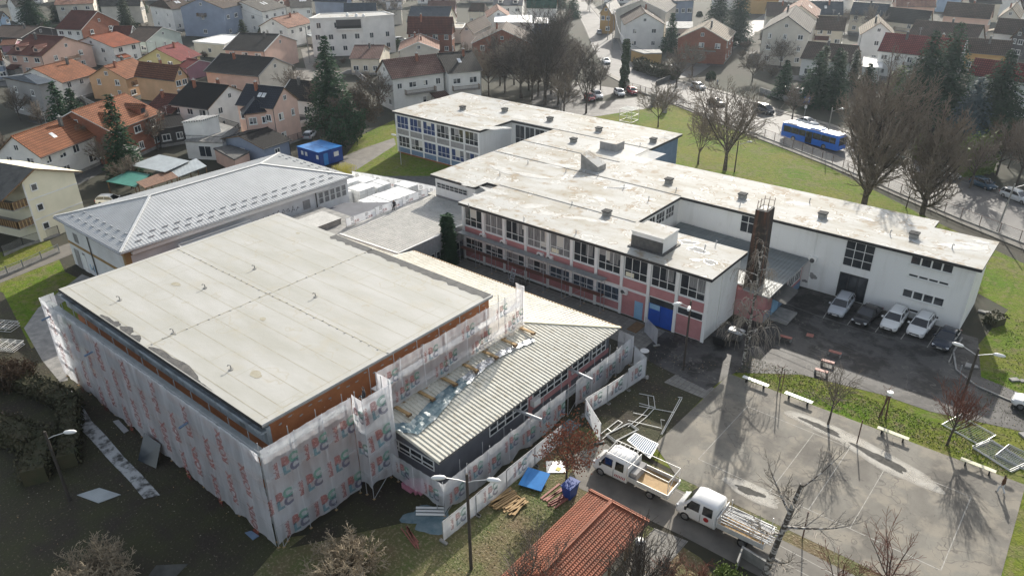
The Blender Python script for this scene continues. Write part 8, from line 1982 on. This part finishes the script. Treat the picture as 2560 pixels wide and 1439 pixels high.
c = at(1617,1400); T = thing('smoker_chimney','round plastered stove chimney with a bright metal cap by the kiosk','chimney',(-17.0,33.6,0)); m = MB(); m.tube([(-16.9,33.4,0),(-16.9,33.4,2.5)],[.42,.36],12,'concrete'); m.build('stack', T); m = MB(); m.lathe((-16.9,33.4,2.52),[(.34,0),(.36,.14),(.2,.26)],12,'alu'); m.build('cap', T)
sheet('kiosk_slab',[(-17.9,31.0),(-15.6,31.2),(-15.4,37.8),(-17.9,37.4)],.03,'slabs','small paved slab beside the kiosk')
m = MB(); a, b, c_ = at(1842,1400,.9), at(1856,1362,.9), at(1915,1398,.9)
for p_, q_ in ((a,b),(b,c_)): m.prism([(v.x,v.y) for v in (p_,q_,q_+Vector((.15,-.2,0)),p_+Vector((.15,-.2,0)))][::-1],0,.9,'concrete')
tag(m.build('low_wall'),'low mossy L shaped concrete wall behind the second lorry','wall')
m = MB(); r = random.Random(9)
T = thing('branch_pile','leafless black shrub between the slab patio and scaffold','shrub',(-49,59.6,0)); rd = random.Random(4)
for i in range(60): a = rd.uniform(0,2*pi); m.tube([(-48.6,59.7,0),(-48.6+.6*cos(a),59.7+.6*sin(a),.8),(-48.6+1.2*cos(a+.3),59.7+1.2*sin(a+.3),rd.uniform(1.0,2.0))],[.03,.02,.012],4,'bark')
m.build('crown', T)
# litter of leaves on the verges: countless
rd = random.Random(77); m = MB()
areas = [((-22,60),(1,63.5),1500),((-28,14),(-4,37),2400),((-36,38),(-24,60),900),((-100,8),(-36,19),500),((-4,60),(6,90),500)]
for (x0,y0),(x1,y1),n in areas:
    for _ in range(n):
        x, y = rd.uniform(x0,x1), rd.uniform(y0,y1); a = rd.uniform(0,6.28); s = rd.uniform(.025,.075); dx, dy = cos(a)*s, sin(a)*s
        m.poly([(x-dx,y-dy,.03),(x+dy*.6,y-dx*.6,.06),(x+dx,y+dy,.03),(x-dy*.6,y+dx*.6,.05)],('litter','timber','brown_leaf')[_%3])
tag(m.build('leaf_litter'),'dry leaves scattered over the verges',None,None,'stuff')
# grass tufts
m = MB()
for (x0,y0),(x1,y1),n in [((-22,59.6),(1,63.6),4000),((-28,16),(-6,36),4000),((-30,41),(-23,46),500),((-3,60),(8,88),4000)]:
    for _ in range(n):
        x, y = rd.uniform(x0,x1), rd.uniform(y0,y1); s = rd.uniform(.03,.07); a = rd.uniform(0,6.28)
        m.poly([(x-s*cos(a),y-s*sin(a),.0),(x+s*cos(a),y+s*sin(a),.0),(x+s*.4,y,.05+s*.5)],'grass_blade')
tag(m.build('grass'),'short tufts of green grass on the verges',None,None,'stuff')
# ---- air
HB = MB(); HB.box(-1400,-300,-3,900,1500,52,'black'); hz = HB.build('haze'); tag(hz,'thin bluish haze over the town',None,None,'stuff')
hm = D.materials.new('haze_air'); hm.use_nodes = True; n = hm.node_tree; n.nodes.remove(n.nodes['Principled BSDF'])
pvv = n.nodes.new('ShaderNodeVolumePrincipled'); pvv.inputs['Density'].default_value = .00014; pvv.inputs['Color'].default_value = (.75,.87,1.0,1); pvv.inputs['Anisotropy'].default_value = .65
n.links.new(pvv.outputs[0], n.nodes['Material Output'].inputs['Volume']); hz.data.materials.clear(); hz.data.materials.append(hm)
